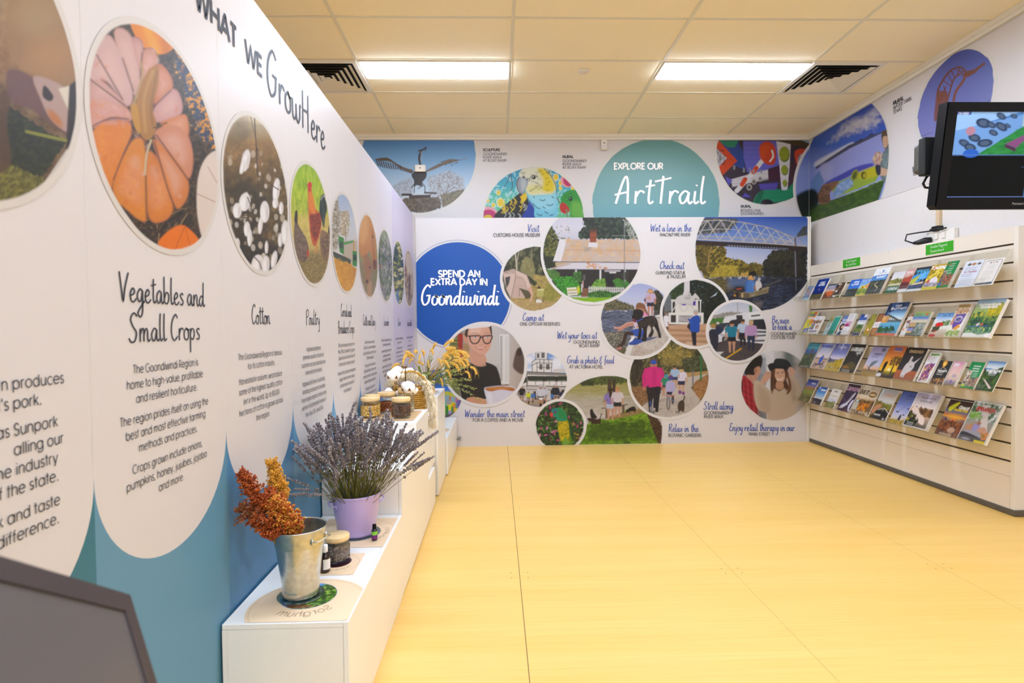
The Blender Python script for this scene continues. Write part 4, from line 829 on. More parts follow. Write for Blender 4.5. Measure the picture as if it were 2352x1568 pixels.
def pic_bridge(p):
    p.tr(*H_); p.bg('3a62b4'); p.vg((60,'3358b0'),(330,'6a8ac8'),(560,'a9b4d8'),(820,'cfd0dc'))
    p.T('40,70 300,70 700,90 720,140 600,260 500,300 140,330 60,330',['2c3420','4a4a28','7a6434','1e2618','6a7aa8'],34,a=.9)
    p.T('40,430 520,530 540,690 760,720 860,790 960,770 1110,800 1110,990 200,1010 60,800',['3a3412','6a5a1c','9a8428','c4a63c','4a4418'],32,con=2.6); p.T('60,430 300,480 290,880 200,980 60,800',['2a260e','5c4c1a','7d6a24'],28,a=.7,soft=30); p.T('450,800 700,820 740,1000 260,1000',['b8a030','d8c24c','8a7a20'],20,a=.8,soft=20); p.T('870,800 1100,800 1110,980 880,985',['5a4c1c','86742c','3c3414'],20,a=.8); p.S('890,930 980,900 1000,975 890,980','1c180c').T('770,930 870,930 880,990 770,990',['b8903c','d0a850'],14)
    p.L('300,530 260,680 250,850',22,'a08048',.9,True).L('440,540 350,720',8,'8a6c3c',.8)
    p.T('1100,780 1250,590 1400,570 1800,560 1800,1040 1110,1010',['0c0d0c','181a12','26261a','3a3420'],34,con=2.4); p.T('1250,590 1600,580 1600,700 1200,760',['1a1c12','3a3820','52482a'],20,a=.6,soft=30)
    p.T('160,1010 1110,985 1800,1020 1800,1560 300,1560',['14161c','26304a','4a5a80','1b1c20','3a3a3c'],60,12,con=2.6); p.T('190,1010 560,1000 640,1180 460,1260',['4a4420','6a5c24','8a7a3a'],50,10,a=.8,soft=40); p.P('560,1010 1100,1000 900,1120 560,1160','6f86b4',.5,40).P('1180,1180 1560,1100 1300,1400','39405c',.4,60).P('1300,1030 1800,1030 1700,1250','0c0c0e',.7,60).P('960,1380 1100,1380 1080,1480 1000,1480','a08a80',.4,30)
    p.P('40,420 1800,510 1800,590 40,490','2c1f1a').P('540,490 1500,545 1500,560 540,510','c4cce4',.55)
    for x in range(540,1560,44): p.P([(x,470+.05*(x-540)),(x+30,472+.05*(x-540)),(x+26,515+.055*(x-540)),(x+8,515+.055*(x-540))],'241914')
    for x in range(60,520,26): p.L([(x,430+.045*x),(x+4,485+.03*x)],8,'4a3220',.8)
    T = '130,120 440,105 640,125 820,145 990,180 1160,215 1310,265 1460,325 1610,385'
    p.L(T,15,'b4aa9c',1,True).L('1610,385 1800,340',13,'a89c90')
    p.L('60,400 600,425 1200,470 1790,515',15,'c4b8a8').L('60,355 700,375 1300,420 1600,455',16,'b0a294').L('60,385 1600,480',8,'8a7a6a',.8).L('140,265 560,245 1000,295 1240,355 1600,460',8,'c9c4bc',.9,True)
    top = [(240,112),(450,106),(640,125),(820,148),(990,180),(1160,215),(1310,265),(1460,325),(1610,385)]
    bot = [(215,400),(415,408),(620,425),(810,435),(985,450),(1150,460),(1310,475),(1470,485),(1610,490)]
    for i in range(9):
        p.L([top[i], (bot[i][0]-195 if i else 70, bot[i][1]-8)],12,'c2bab0'); 
        if i < 8: p.L([top[i], bot[i+1]],12,'c9c1b6')
    p.L('60,210 200,400',12,'c2bab0').L('100,200 240,112',10,'bdb4aa').L('1610,385 1620,510',26,'6a5a54').L('1640,400 1750,500',10,'b0a498').L('1760,350 1670,470',9,'a89c90')
    p.L('640,140 680,250 830,260 985,180',6,'5a7468',.9).L('830,150 830,260',6,'5a7468').L('990,185 980,290',6,'4a6458')
    p.P('1600,520 1680,520 1660,1000 1630,1000','2a1c1c').L('1612,600 1622,990',14,'8a8898').L('1622,1040 1628,1200',18,'6a6a78',.7).T('1740,200 1800,200 1800,340 1640,370 1640,330',['2c3020','4a4a2c'],12,a=.9)
    p.P('640,1200 800,1240 1180,1140 1210,1160 1190,1240 900,1320 800,1320 650,1290','5a4c38').P('800,1240 1200,1150 1190,1240 900,1320','8a7a58').P('640,1195 700,1140 790,1140 800,1190 720,1230','2c2826').P('800,1230 890,1240 900,1320 800,1320','6b5c44').L('800,1235 900,1240 1205,1155',9,'b0a080').P('690,1180 780,1165 770,1190 700,1200','b04a34').P('770,1240 800,1250 800,1320 765,1310','c8a878').P('650,1275 690,1280 690,1300 650,1295','e8a020').P('680,1230 730,1240 720,1330 690,1310','1f1c1a').P('900,1290 980,1250 960,1300','b09a90',.8).L('1010,1250 1170,1210',10,'4a3c2c',.7)
    p.S('850,1070 900,1045 960,1060 985,1110 970,1200 950,1235 840,1230 830,1130','4a7cc0',1,5).S('830,1080 870,1060 850,1220 830,1210','3a68ac',.8,6).S('940,1070 975,1110 950,1200','6a96d0',.6,10).E(918,1024,56,18,'d89a4c',5).E(916,995,28,24,'e4a85c').S('990,1080 1040,1045 1075,1080 1090,1140 1060,1190 1000,1200','d9d2cc',1,5).E(1048,1028,22,20,'d0c8c4').S('1040,1190 1080,1160 1090,1180 1060,1205','24242a').S('960,1160 990,1130 985,1190','b8704c').L('1160,1130 1390,1040',7,'8a7c58')
def pic_hotel(p):
    p.tr(*G_); p.bg('7fa8e0'); p.vg((70,'5f92dc'),(300,'b4cdf0')); 
    for e in ((250,170,70,50),(140,230,60,40),(90,290,60,30),(270,280,50,24),(560,200,70,60),(540,270,80,30),(320,110,40,26)): p.E(*e,'f2f3f8',0,.95,26)
    p.P('330,85 460,80 456,165 330,165','e9e4e2').P('310,80 340,70 460,76 470,90 320,95','d0cac8').P('285,205 330,165 515,170 512,210 340,200 285,230','e4dfdc').P('290,230 345,200 505,205 500,305 295,300','ebe6e4').P('520,270 640,265 660,300 520,305','d8d0cc')
    p.R(345,100,372,150,'3a3636',.9).R(392,92,428,150,'4a4644',.9).R(370,215,404,275,'4a4644',.9).R(442,215,482,275,'4a4644',.9)
    for l in ('285,200 335,163 515,170','285,230 345,202 512,208','345,200 345,300','505,208 500,305','295,215 295,300','330,85 332,165','458,82 456,165','345,250 505,255','420,205 420,300','375,165 375,205','420,168 420,205','470,170 470,208'): p.L(l,6,'3a3432')
    p.P('90,380 240,300 670,320 670,640 100,640','e6e0dc').P('95,385 240,295 670,315 670,345 245,330 100,410','8f8884').P('240,345 670,350 670,400 250,398','2c2a26').P('100,420 235,350 235,410 100,450','3a3632')
    for x0, x1 in ((260,405),(440,540),(570,670)): p.P([(x0,345),(x1,345),(x1-8,402),(x0+8,400)],'2f382c'); p.R(x0+4,396,x1-4,435,'f0ecea')
    p.P('240,455 670,460 670,492 240,488','c9c2be').P('240,490 670,495 670,620 120,620 110,520 235,470','cfc8c4'); p.P('490,500 670,495 670,600 500,600','26231f').P('300,510 420,505 420,600 300,600','3a3632')
    for l in ('90,385 240,298 672,318','235,330 235,480','245,345 240,450 670,458','110,460 240,405','110,490 240,450 670,462','415,345 415,455','555,345 555,455','240,490 670,494','270,400 670,402','330,400 330,436','480,400 480,436','610,400 610,436','180,345 180,480','140,370 140,490'): p.L(l,6,'332e2c')
    p.P('100,610 670,600 640,700 200,690','9a9290').L('200,640 660,610',8,'d8b030')
    for x, y, h, c in ((180,640,190,'1f1c20'),(255,640,130,'d0d828'),(300,630,110,'3a78c8'),(425,640,180,'c8ccdc'),(385,680,230,'cfd0dc'),(545,640,200,'1a2030'),(600,620,120,'26304c')):
        p.person(x, y, h, c, '2a2628', 'b8846a', '3a3634', None, c).E(x, y-h*1.0, h*.09, h*.07, 'c8c4c8')
        p.E(x, y-10, h*.06, h*.16, '2c2a2c').L([(x-h*.16,y-h*.42),(x+h*.16,y-h*.42)], h*.04, 'c8c8cc')
    p.E(508,565,18,20,'2f7ad0').R(370,580,406,600,'f0f0ec').R(545,590,575,606,'e8e8e4')
def pic_parrot(p):
    p.tr(*G_); p.bg('26331c'); p.T(None,['141c10','2c4220','4a6a30','1c2816'],14,con=2.6)
    for q in range(130):
        g = random.Random(q+40); x = g.uniform(330,860); y = g.uniform(640,1100); a = g.uniform(0,6.28); l = g.uniform(20,42)
        p.L([(x,y),(x+l*math.cos(a),y+l*math.sin(a))], 7, g.choice(['3f6a2c','5f9440','2a4a1e','7cae4c','8ab85a']), .85)
    p.D(350,630,840,1090,46,18,['c84a84','e070a8','a83064','e890bc','c0308c'],9,None,.9,12).D(700,850,840,1060,16,14,['c0a030','d8b840'],6,None,.8,5)
    p.S('600,690 660,740 690,820 700,880 740,940 740,1040 700,1100 620,1090 580,980 560,850 565,800','5f8c1c',1,4).S('660,740 700,830 740,940 740,1060 700,960 690,880','1f4a24',1,5)
    p.T('570,820 680,830 700,930 690,1060 600,1040 575,930',['d8b818','a89a14','5f7a14','e8cc2c'],10,9,con=3)
    p.S('500,720 540,692 600,692 650,740 670,800 640,830 570,830 545,790 510,770','17906c',1,4).S('560,700 630,720 650,800 590,800','1c8a40',.8,14).S('505,715 545,694 570,720 530,760','1c6a9c',.5,14)
    p.S('482,760 500,738 518,750 510,790 496,782','d8403a',1,3).E(542,735,14,11,'8a4a5a').E(540,735,7,6,'1a1214').P('640,1000 700,1060 660,1100 620,1080','7cae3c')
def pic_river(p):
    p.tr(*G_); p.bg('8f8b52'); p.vg((330,'6a6a30'),(420,'9a9340'),(520,'a8a060'),(620,'c8c0c0'),(760,'d2c6c4')); p.T('600,430 1400,430 1500,720 700,760',['8a8a3c','b0a468','d4ccd0','a09a70'],90,9,a=.45,soft=30)
    p.T('560,330 1340,340 1340,420 1000,440 800,430',['2c3a1a','4a5826','6a7034'],18,con=2.4).T('800,400 960,400 960,450 830,450',['24301a','3f4a22'],12)
    p.L('1130,390 1130,560',44,'4a3c2c').L('1178,390 1178,520',34,'3f3226')
    p.T('840,870 1030,830 1300,720 1540,700 1720,1100 740,1100',['5f8a14','7aa420','4a6c14','96b832'],34,14,con=2.2); p.T('900,900 1100,840 1500,820 1620,1000 1300,1060 900,1040',['2a4414','3a5a18','22380f'],60,26,a=.75,soft=30,con=2.6); p.T('1050,800 1460,690 1500,740 1200,810',['9a7a50','b08c60','7a5c3c'],12,a=.9)
    p.T('1520,720 1640,780 1705,900 1705,1090 1660,1090 1600,940',['4a3424','6b4c34','33241a'],14)
    p.P('1040,690 1120,680 1120,692 1040,700','6a5844').P('1085,690 1112,690 1108,800 1085,800','7a6248').P('1225,660 1325,646 1325,658 1230,670','5c4a38').P('1262,660 1292,656 1292,750 1268,750','6a543e')
    p.person(1140,815,330,'8a78b8','b8c4d8','c8947a','2c1e18').P('1120,500 1150,490 1170,580 1130,580','2c1e18').L('1110,600 1055,622',7,'6a4c3a')
    p.person(1215,785,310,'d8ccd0','1c1c24','cf9c80','c08a50')
    p.S('920,720 940,700 960,740 990,780 990,800 930,800','1c1a1c',1,3).P('920,706 930,720 945,704 950,730 920,735','1c1a1c')
    p.S('890,800 930,800 1000,810 1030,800 1035,850 1010,860 940,860 925,840 900,830','3a2418',1,3).L('940,850 938,890',10,'33201a').L('1020,850 1036,890',10,'33201a').L('985,850 980,888',8,'2c1a14').L('1028,805 1042,750',9,'2c1c16')
    p.S('1305,720 1350,685 1400,675 1412,720 1360,725 1310,740','1f1a1a',1,3).L('1340,720 1342,745',8,'1f1a1a').L('1400,715 1402,740',8,'1f1a1a')
def pic_walk(p):
    p.tr(*G_); p.bg('5c5a3a'); p.T(None,['2c2e1c','4a4a2c','6e6840','8a8252','3a3c24'],22,con=2.6); p.T('1650,60 2000,40 2050,150 1900,230 1700,220',['8a7a3a','a8904a','6a6234','bca25a'],18,a=.8,soft=30); p.D(1650,0,2020,160,40,10,['d8b840','c8a83c','a08c44'],7,None,.8,4)
    p.T('1360,150 1480,150 1520,330 1420,460 1370,430',['2a2418','4a4030','1c1a12'],14,40); p.L('1370,200 1410,440',26,'3a3024').L('1500,200 1430,420',20,'4a3c2c').T('1900,150 2200,120 2200,300 1940,300',['2a3220','464c30','70704c'],18)
    p.T('1360,470 1540,440 1560,640 1470,680 1390,560',['8a6440','a47c54','6b4a30'],14,10); p.P('1700,330 2200,290 2200,330 2030,350 1960,420 1700,420','c49a60',.9); p.T('2020,420 2200,330 2200,480 2110,610 2060,560',['a87848','8a5c38','c09060'],16,8)
    p.P('1960,360 2200,320 2060,400 2010,470 2110,610 2000,760 1700,800 1470,680 1640,560 1760,400','c9beb4').T('1500,640 2050,560 2000,760 1600,760',['b8aca2','d4cac0','a89c94'],30,10,a=.6,soft=20); p.P('1540,640 1800,560 1760,600 1600,660','8f8680',.5,10).P('1560,720 1700,690 1700,700 1590,735','7a726c',.6,8)
    p.L('2118,80 2116,390',18,'2f7a44').L('2030,295 2030,440',16,'7a7a80').L('1698,300 1698,400',14,'5c6a70')
    p.person(1605,735,560,'d4267c','22202a','b87c60','6a4a34','1f1d28','d4267c').S('1540,290 1590,245 1640,250 1690,330 1700,450 1650,460 1640,470 1560,470 1550,440 1520,460 1520,360','dc2a84',1,4).S('1600,260 1640,300 1620,440 1590,440','b81c68',.5,12).E(1605,195,30,26,'2c58b8').P('1560,470 1660,455 1640,560 1630,690 1600,690 1604,560 1580,680 1556,650','1f1d28').E(1580,700,16,30,'8a9098').E(1605,735,16,14,'6a7078').L('1570,625 1575,655',20,'2c4c90')
    p.person(1905,540,280,'e4dcec','26304c','d0a080').E(1902,285,30,14,'d8b878').E(1890,520,18,20,'7a3c8c').E(1926,530,16,18,'7a3c8c')
    p.person(1835,470,230,'a8c4e4','3a4668','c8977a').person(1735,560,230,'2a8a6c','2c3448','c8977a').E(1742,345,22,20,'2c9ab0')
    p.S('1740,420 1780,395 1830,420 1830,510 1745,520','b8b0dc',1,4).E(1790,362,28,26,'3a4c9c').L('1765,360 1815,355',8,'a83c50').P('1745,515 1810,515 1800,550 1750,545','23263c').E(1765,640,20,72,'3a3436').E(1765,640,12,58,'b0a8a4').E(1812,600,16,50,'4a4446').L('1740,560 1830,560',8,'c8404c').L('1690,510 1760,580 1870,640',6,'7a9ac0').L('1720,470 1700,560',14,'c8977a')
    p.S('1870,640 1900,610 1935,620 1938,700 1925,735 1900,720 1880,730 1866,690','4a3c30',1,4).L('1905,625 1935,590 1938,560',12,'1c1614',1,True).P('1835,725 1880,720 1890,745 1850,745','5c544e',.7,6)
# --- upper wall
def pic_pelican(p):
    p.tr(*Cc); p.vg((60,'4a86cc'),(300,'7fb4e4'),(560,'c4dcf0'),(700,'dfe4ea')); p.T('350,560 480,480 560,470 560,640 360,680',['a8acb8','8a8a80','c4ccd8'],12,a=.75,soft=14); p.T('700,470 820,430 930,400 1060,470 1080,620 1000,720 860,760 740,640',['a39a94','c4ccd8','8a8474','d4dae4'],12,a=.85,soft=16); p.T('830,640 1080,580 1000,740 860,770',['5c5438','7c7048','9a8c6a'],14,a=.9)
    for l in ('860,750 880,640 920,540','880,640 820,540','890,620 980,560','870,700 960,640'): p.L(l,6,'6a5a4c',.8,True)
    p.T('440,690 560,660 830,670 845,770 700,830 520,810',['6a5c4c','8a7a64','54483a'],20); p.P('520,645 740,640 735,670 520,680','4a3428').L('455,640 540,640',22,'3a2e28').L('680,620 790,625',20,'5a4a40').L('680,700 770,700',20,'5a4c40',.6)
    p.S('545,440 600,400 690,410 690,470 650,520 660,560 600,545 570,560 570,500','33281f',1,4).L('575,540 572,620',8,'3a2e24').L('650,520 680,560 680,620',9,'3a2e24').L('640,560 610,580',8,'5a3a2c').L('545,570 575,530',10,'3a2c24')
    p.S('560,395 480,370 400,330 300,270 180,285 230,300 330,310 430,370 540,425','6a5848',1,4)
    for i in range(11): p.L([(190+i*24,292+i*6),(215+i*22,350+i*7-(i*i*.35))],11,'4a3a34')
    for i in range(8): p.L([(420+i*17,368+i*8),(440+i*15,395+i*4)],7,'5c4438')
    p.S('690,400 780,350 850,320 920,285 1025,292 1000,305 900,330 800,375 700,412','7a6a58',1,3).L('1025,295 1100,278',5,'8a7a70').D(800,300,1020,350,20,9,['5c483c'],4,-30,.8,3)
    p.L('632,340 622,270 640,200',22,'4a3a34',1,True).L('640,320 648,250 636,210',8,'a8b8c8',.8,True).L('620,200 660,190 690,170',16,'4a3830',1,True).L('690,172 686,200',8,'4a3830')
def pic_parrots(p):
    p.tr(*Cc); p.bg('3aa8c0'); p.vg((360,'2c94c4'),(560,'46b4c4'),(700,'5cc494'),(870,'6cc88a'))
    for q in range(260):
        g = random.Random(q+3); x = g.uniform(1262,2275); y = g.uniform(370,865); a = g.uniform(0,180); r = g.uniform(13,19)
        p.L([(x+r*math.cos(t)*1.0, y+r*math.sin(t)) for t in np.linspace(math.radians(a), math.radians(a+150), 5)], 9, 'b9e4e8', .9)
    for x, y, r in ((1415,620,22),(1435,720,38),(1365,745,20),(1990,465,28),(2033,525,20),(2035,575,18),(1310,700,16),(2160,575,20)): p.E(x,y,r,r*1.25,'f4f0d8').E(x,y,r*.8,r*1.05,'f0cc14')
    p.E(1310,850,100,90,'f0a0a8').E(1315,855,80,66,'c8286c').E(1310,865,40,24,'f0c814').E(2100,500,60,70,'f0a0a8',-30).E(2110,505,44,54,'c82c60',-30).L('1540,440 1555,560 1530,600',9,'4a5a60',1,True).L('1535,430 1500,520 1470,560',7,'4a5a60',1,True)
    p.S('1380,870 1440,780 1560,680 1640,620 1700,640 1720,720 1700,780 1650,870','1f1c18',1,4)
    for q in range(30):
        g = random.Random(q+77); x = g.uniform(1420,1690); y = g.uniform(650,850)
        if y > 1800-.75*x-20: p.L([(x,y),(x+20,y+24),(x+4,y+52)],8,'e8c414' if y < 800 and x < 1640 else 'b8b8b0',1,True)
    p.S('1640,660 1690,620 1700,670 1660,720','e8c414').S('1700,780 1730,690 1790,780 1780,870 1650,870','1f3fa0',1,4)
    p.S('1700,640 1740,560 1950,520 2000,620 2010,720 1990,870 1790,870 1770,760','7fd0e4',1,5).S('1720,650 1850,640 1960,600 1990,680 1960,800 1830,780 1770,740','a4e0ec',.8,30)
    for i, l in enumerate(('1765,660 1775,670','1830,690 1860,700 1880,690','1900,740 1930,750 1960,735','1800,830 1830,850 1850,840','1880,810 1910,830','1760,730 1800,770 1830,780','1860,760 1880,775','1950,660 1965,670','1930,850 1960,840')): p.L(l,8,'20404a',.9,True)
    p.S('1620,430 1660,385 1760,365 1870,375 1950,470 1990,560 1960,620 1860,640 1740,640 1700,610 1680,540 1700,500 1640,470','e9e6c8',1,5).S('1810,385 1880,380 1950,470 1985,560 1950,620 1850,600 1860,500','ecd21c',1,24).S('1690,560 1800,540 1850,600 1760,640 1700,610','ece28c',.8,20)
    for q in range(40):
        g = random.Random(q+17); x = g.uniform(1640,1930); y = g.uniform(385,600); p.L([(x-13,y),(x-6,y+11),(x+6,y+11),(x+13,y)],5,'3a3a30' if x < 1800 else '6a5c10',.75,True)
    p.S('1620,465 1700,480 1710,530 1680,600 1650,640 1610,600 1590,530','9aa2a8',1,4).S('1640,480 1690,500 1690,560 1650,600','c4cacc',.8,12).L('1620,468 1600,520 1612,600 1650,640',7,'2a2c2e',1,True).E(1770,468,36,20,'d8d4b8').E(1768,468,20,18,'1c1a18').E(1762,462,6,5,'f4f4f0').E(1668,464,12,10,'2c2c2c').L('1735,462 1770,446 1805,462',6,'26241e',1,True).L('1735,475 1700,490',6,'26241e')
    p.L('1870,375 1950,470 1990,560 2000,640',6,'2c3a30',.9,True)
    p.S('2040,690 2070,630 2130,595 2190,600 2240,680 2270,760 2275,870 2140,870 2130,800 2060,770','2c9a2c',1,4).S('2150,720 2230,720 2270,860 2150,860','74bc3c',.8,24).S('2030,740 2070,720 2110,760 2125,800 2090,830 2040,810','c8281c',1,4).E(2136,682,18,22,'0f1a10').E(2132,676,5,6,'d0e8d0').L('2000,670 2030,720',10,'6a5c44').L('2095,790 2110,870',14,'7a8a64',1,True)
    for q in range(16):
        g = random.Random(q+31); x = g.uniform(2060,2180); y = g.uniform(620,700); p.L([(x-9,y),(x,y+7),(x+9,y)],4,'145018',.7,True)
def pic_art(p):
    p.tr(*Dd); p.bg('7db8b8'); p.vg((85,'6fa8a4'),(420,'84b8b6'),(830,'7cb8bc'))
def pic_bowen(p):
    p.tr(*Dd); p.bg('3c3240'); p.P('1270,90 1480,90 1540,200 1560,380 1450,330 1270,160','2c4a9c').P('1540,100 1870,100 1890,330 1790,400 1580,400 1545,260','6a68cc').P('1300,95 1500,95 1460,160 1390,160','2c8a6a')
    p.P('1270,100 1310,100 1485,290 1345,430 1300,350 1380,265 1270,150','d84a1c').P('1270,160 1385,265 1310,345 1270,300','c8c4cc'); p.D(1275,190,1370,330,60,5,['26242c'],3,60,.9,3)
    p.P('1780,370 1900,330 1900,480 1780,480','4a2438').P('1890,330 2060,300 2060,560 1900,560','4a3038').P('1860,100 2000,120 1990,330 1960,660 1910,560 1890,330','e0dce0').P('1870,100 2200,100 2200,180','4c3c1c').P('2110,95 2230,95 2220,140','8ab0cc')
    for y, r in ((225,50),(380,33),(505,22)): p.E(1940+ (y-225)*.02,y+4,r,r*1.5 if r > 40 else r*1.45,'5f7020').E(1936+(y-225)*.02,y-4,r*.95,r*1.35,'98a428')
    p.P('1420,470 1600,420 1780,375 1785,470 1640,500 1440,545','d4d0d4').L('1430,545 1640,498 1785,462',7,'8a868c')
    p.L('1740,270 1640,400 1480,580',44,'e4e0e0').L('1668,360 1640,400',44,'d84a1c').L('1560,470 1530,520',44,'d84a1c').S('1700,150 1760,105 1830,130 1860,220 1840,320 1770,325 1710,260','cf431a',1,4).S('1700,200 1740,120 1800,150 1720,280','e05a24',.6,14).L('1820,190 1830,250 1800,295',16,'f0ece8',1,True)
    p.S('2040,200 2140,180 2190,290 2190,380 2110,430 2060,340','d04820',1,4).E(2105,300,40,72,'c8c4cc').E(2110,300,24,56,'2c2840'); 
    for y in range(235,370,14): p.L([(2072,y),(2090,y+8)],6,'3a3448')
    p.P('2120,420 2190,370 2200,460 2150,530','d0ccd0').P('2150,440 2175,420 2180,470','3a3440')
    p.S('1640,680 1700,590 1840,560 1960,570 2050,470 2040,600 2020,640 1920,680 1820,690 1740,660 1690,720','1f8a62',1,4).S('1690,600 1740,590 1700,690 1650,690','176a4c').S('1740,690 1780,660 1830,690 1800,710','1c1a20').E(1600,545,26,30,'b8b4a8').E(1600,545,15,18,'4a4450').E(1645,492,24,26,'b8b4a8').E(1645,492,14,16,'6a6468').E(1706,466,22,26,'b8b4a8').E(1706,466,14,18,'8a8688')
    for x, y in ((1455,355),(1548,380),(1606,380),(1642,395),(1716,395)): p.E(x,y,9,20,'c4c8d0').E(x,y,5,14,'4a4c5c')
    p.P('1370,460 1430,490 1400,500','7a70dc').P('1370,440 1440,480 1400,530','6058c0').P('1560,600 1620,640 1530,640','5a50b8').P('1690,515 1880,500 1860,570 1710,570','5a4cac').L('1500,100 1500,330',3,'1c2c60').L('1270,200 1270,210',3,'222222')
    for y in range(140,680,46): p.L([(1290,y),(2200,y)],3,'20182c',.35)
def pic_tank(p):
    p.tr(*K_); p.bg('2a50b0'); p.vg((520,'2448b4'),(900,'3f68c8'),(1100,'8a9ad8')); p.T('300,890 450,720 640,640 740,690 650,760 560,790 420,820 340,860',['e0dce0','a8aac8','c8c4d0'],40,a=.9,soft=26); p.S('640,640 720,540 700,660','c8c8d8',.6,14).S('190,1040 330,960 440,900 500,880 480,930 330,1000 200,1080','dcdce4',.9,10)
    p.P('190,1090 450,920 810,770 810,1230 180,1380','9aa0dc'); p.P('190,1080 450,910 580,850 740,790 740,800 470,930 195,1100','4a4c64').P('440,920 500,895 470,900','2c2c3c').P('600,840 650,805 670,815','3a3a44').P('510,885 560,850 580,855','33333c').P('230,1040 330,1060 320,1200 220,1180','bcb8dc',.5,20)
    p.S('270,1210 400,1140 520,1080 650,1050 650,1080 520,1130 400,1190 290,1240','4a4cac',1,6).P('300,1230 500,1150 680,1070 720,1130 680,1200 360,1330','98b03c').S('540,1130 660,1080 720,1090 680,1160 560,1180','c4b820',1,10).S('380,1220 480,1170 500,1200 420,1270 330,1330','7a9ad0',1,10).T('360,1230 480,1180 500,1240 360,1330',['5a7ab8','c4d4ec','8aa8d8'],14,a=.8).S('440,1310 620,1240 750,1180 700,1240 560,1300','a8c850',1,6)
    p.P('-200,1500 170,1400 360,1340 560,1270 760,1180 700,1360 140,1540 -100,1600','3a5a1c').T('-100,1480 360,1345 750,1190 690,1360 140,1540 -100,1600',['3f5c1c','52701e','2c4416'],20,a=.9)
    p.E(510,1150,28,50,'9a9a30',20).E(510,1150,16,34,'5a6420',20).E(585,1150,22,30,'4a4c20').E(590,1152,14,20,'b8ac28')
    p.S('215,1250 300,1210 380,1200 340,1260 300,1300 310,1360 240,1390 200,1340','8a6044',1,6).T('215,1250 310,1230 310,1360 230,1390',['6a4430','b08a68','4a3022'],10,a=.8).P('150,1200 220,1110 260,1200 220,1280 160,1360','6a8ac0').S('20,1330 150,1260 210,1300 200,1400 60,1450','141a14',1,12).P('-200,1280 20,1330 150,1400 130,1480 -200,1560','18201a',1,14)
    p.S('730,800 780,775 810,800 810,920 770,940 740,900','5c4838',1,4).S('740,840 775,830 790,870 770,920 745,915','d0a888',1,4).S('760,940 810,930 820,1200 730,1180 720,1020','6a7c7c',1,5).T('740,980 800,960 800,1180 740,1170',['5a6c70','a8b8b8','7c8c8c'],10,a=.7).S('690,1070 740,1090 790,1110 770,1150 700,1140','d8b090',1,4).S('680,1070 720,1070 720,1140 690,1140','2c3040').T('655,1010 690,950 740,970 720,1060 670,1060',['7a9a4c','e0b8a8','c8d0a0','d87a7c'],12,a=.95)
def pic_heron(p):
    p.tr(*K_); p.bg('6a74c8'); p.vg((150,'4a58b0'),(600,'7880c8'),(850,'8a8ccc'))
    p.L('1200,540 1190,460 1240,360 1300,290 1370,265 1410,290 1420,320',15,'7a3c1c',1,True).L('1265,540 1290,460 1300,420 1330,350 1390,310',13,'7a3c1c',1,True).L('1320,540 1340,460 1390,390 1420,330',20,'8a4420',1,True)
    p.L('1400,330 1480,300 1570,236',20,'7a3c1c').P('1410,300 1500,280 1572,234 1500,310 1430,350','7d3e1e')
    for l in ('1190,460 1270,470','1230,370 1300,420','1240,420 1270,520','1300,290 1330,350','1370,268 1350,330','1210,500 1260,430','1280,330 1310,400','1350,290 1400,300','1200,540 1250,480'): p.L(l,9,'7a3c1c')
    p.S('1170,560 1190,470 1265,480 1270,560 1200,680 1160,700','84431e',.9,6)
    p.L('1030,840 1150,795',3,'3a3c60').L('1600,545 1660,515',3,'3a3c60')
# ---------------------------------------------------------------- round photo prints
NAMES = [(-1, pic_pork, 'round photo print of pigs in straw nearest the viewer'), (0, pic_pumpkin, 'large round photo print of a ribbed orange and pink pumpkin'),
    (1, pic_cotton, 'round photo print of white cotton bolls on a brown stalk'), (2, pic_poultry, 'round photo print of a red rooster and hens'),
    (3, pic_harvest, 'round photo print of a green harvester tipping yellow grain'), (4, pic_cow, 'round photo print of a tan cow with a calf'),
    (5, pic_lavender, 'round photo print of a green lavender field'), (6, pic_olive, 'round photo print of green and yellow olives'), (7, pic_lamb, 'round photo print of a cream lamb beside the corner')]
for k, f, lab in NAMES:
    roundel('photo_print', lab+' on the left wall', LEFT, PC0+PW*k, 1.729, .262, f, lay=1, step=1.45, ring=.016, ringcol='e9e1d8')
CL = (-1.2, 3.317, .004, PART_H-.001)
R_ = [('river', pic_river, 1394, 990, 127, 'large round photo print of children and dogs on a green river bank', 1), ('bridge', pic_bridge, 1736, 574, 138, 'large round photo print of a white truss bridge over anglers in a boat', 1),
    ('blue', pic_blue, 1052, 677, 120, 'plain blue circle printed with white lettering on the rear panel', 1), ('walk', pic_walk, 1537, 867, 90, 'round photo print of a woman in pink walking a dog with children', 2),
    ('dog', pic_dog, 1464, 735, 83, 'round photo print of a black dog and children by a lake', 3), ('statue', pic_statue, 1597, 719, 75, 'round photo print of a white horse statue and a woman in blue', 4),
    ('bus', pic_bus, 1693, 761, 66, 'round photo print of people boarding a white tour bus', 5), ('couple', pic_couple, 1782, 885, 79, 'round photo print of a woman trying on a black hat', 1),
    ('camp', pic_camp, 1228, 640, 73, 'round photo print of a tent and camp chairs', 2), ('museum', pic_museum, 1359.5, 582, 111, 'round photo print of a rusty-roofed cottage with a picket fence', 3.6),
    ('hotel', pic_hotel, 1239, 871, 63, 'round photo print of a timbered hotel tower with cyclists', 2), ('parrot', pic_parrot, 1286, 977, 55, 'small round photo print of a green and yellow parrot by the floor', 3),
    ('lane', pic_lane, 1003, 906, 58, 'round photo print of a painted lane partly hidden by the plants', 2), ('coffee', pic_coffee, 1113, 837, 92, 'round photo print of a smiling woman in glasses holding coffee', 3)]
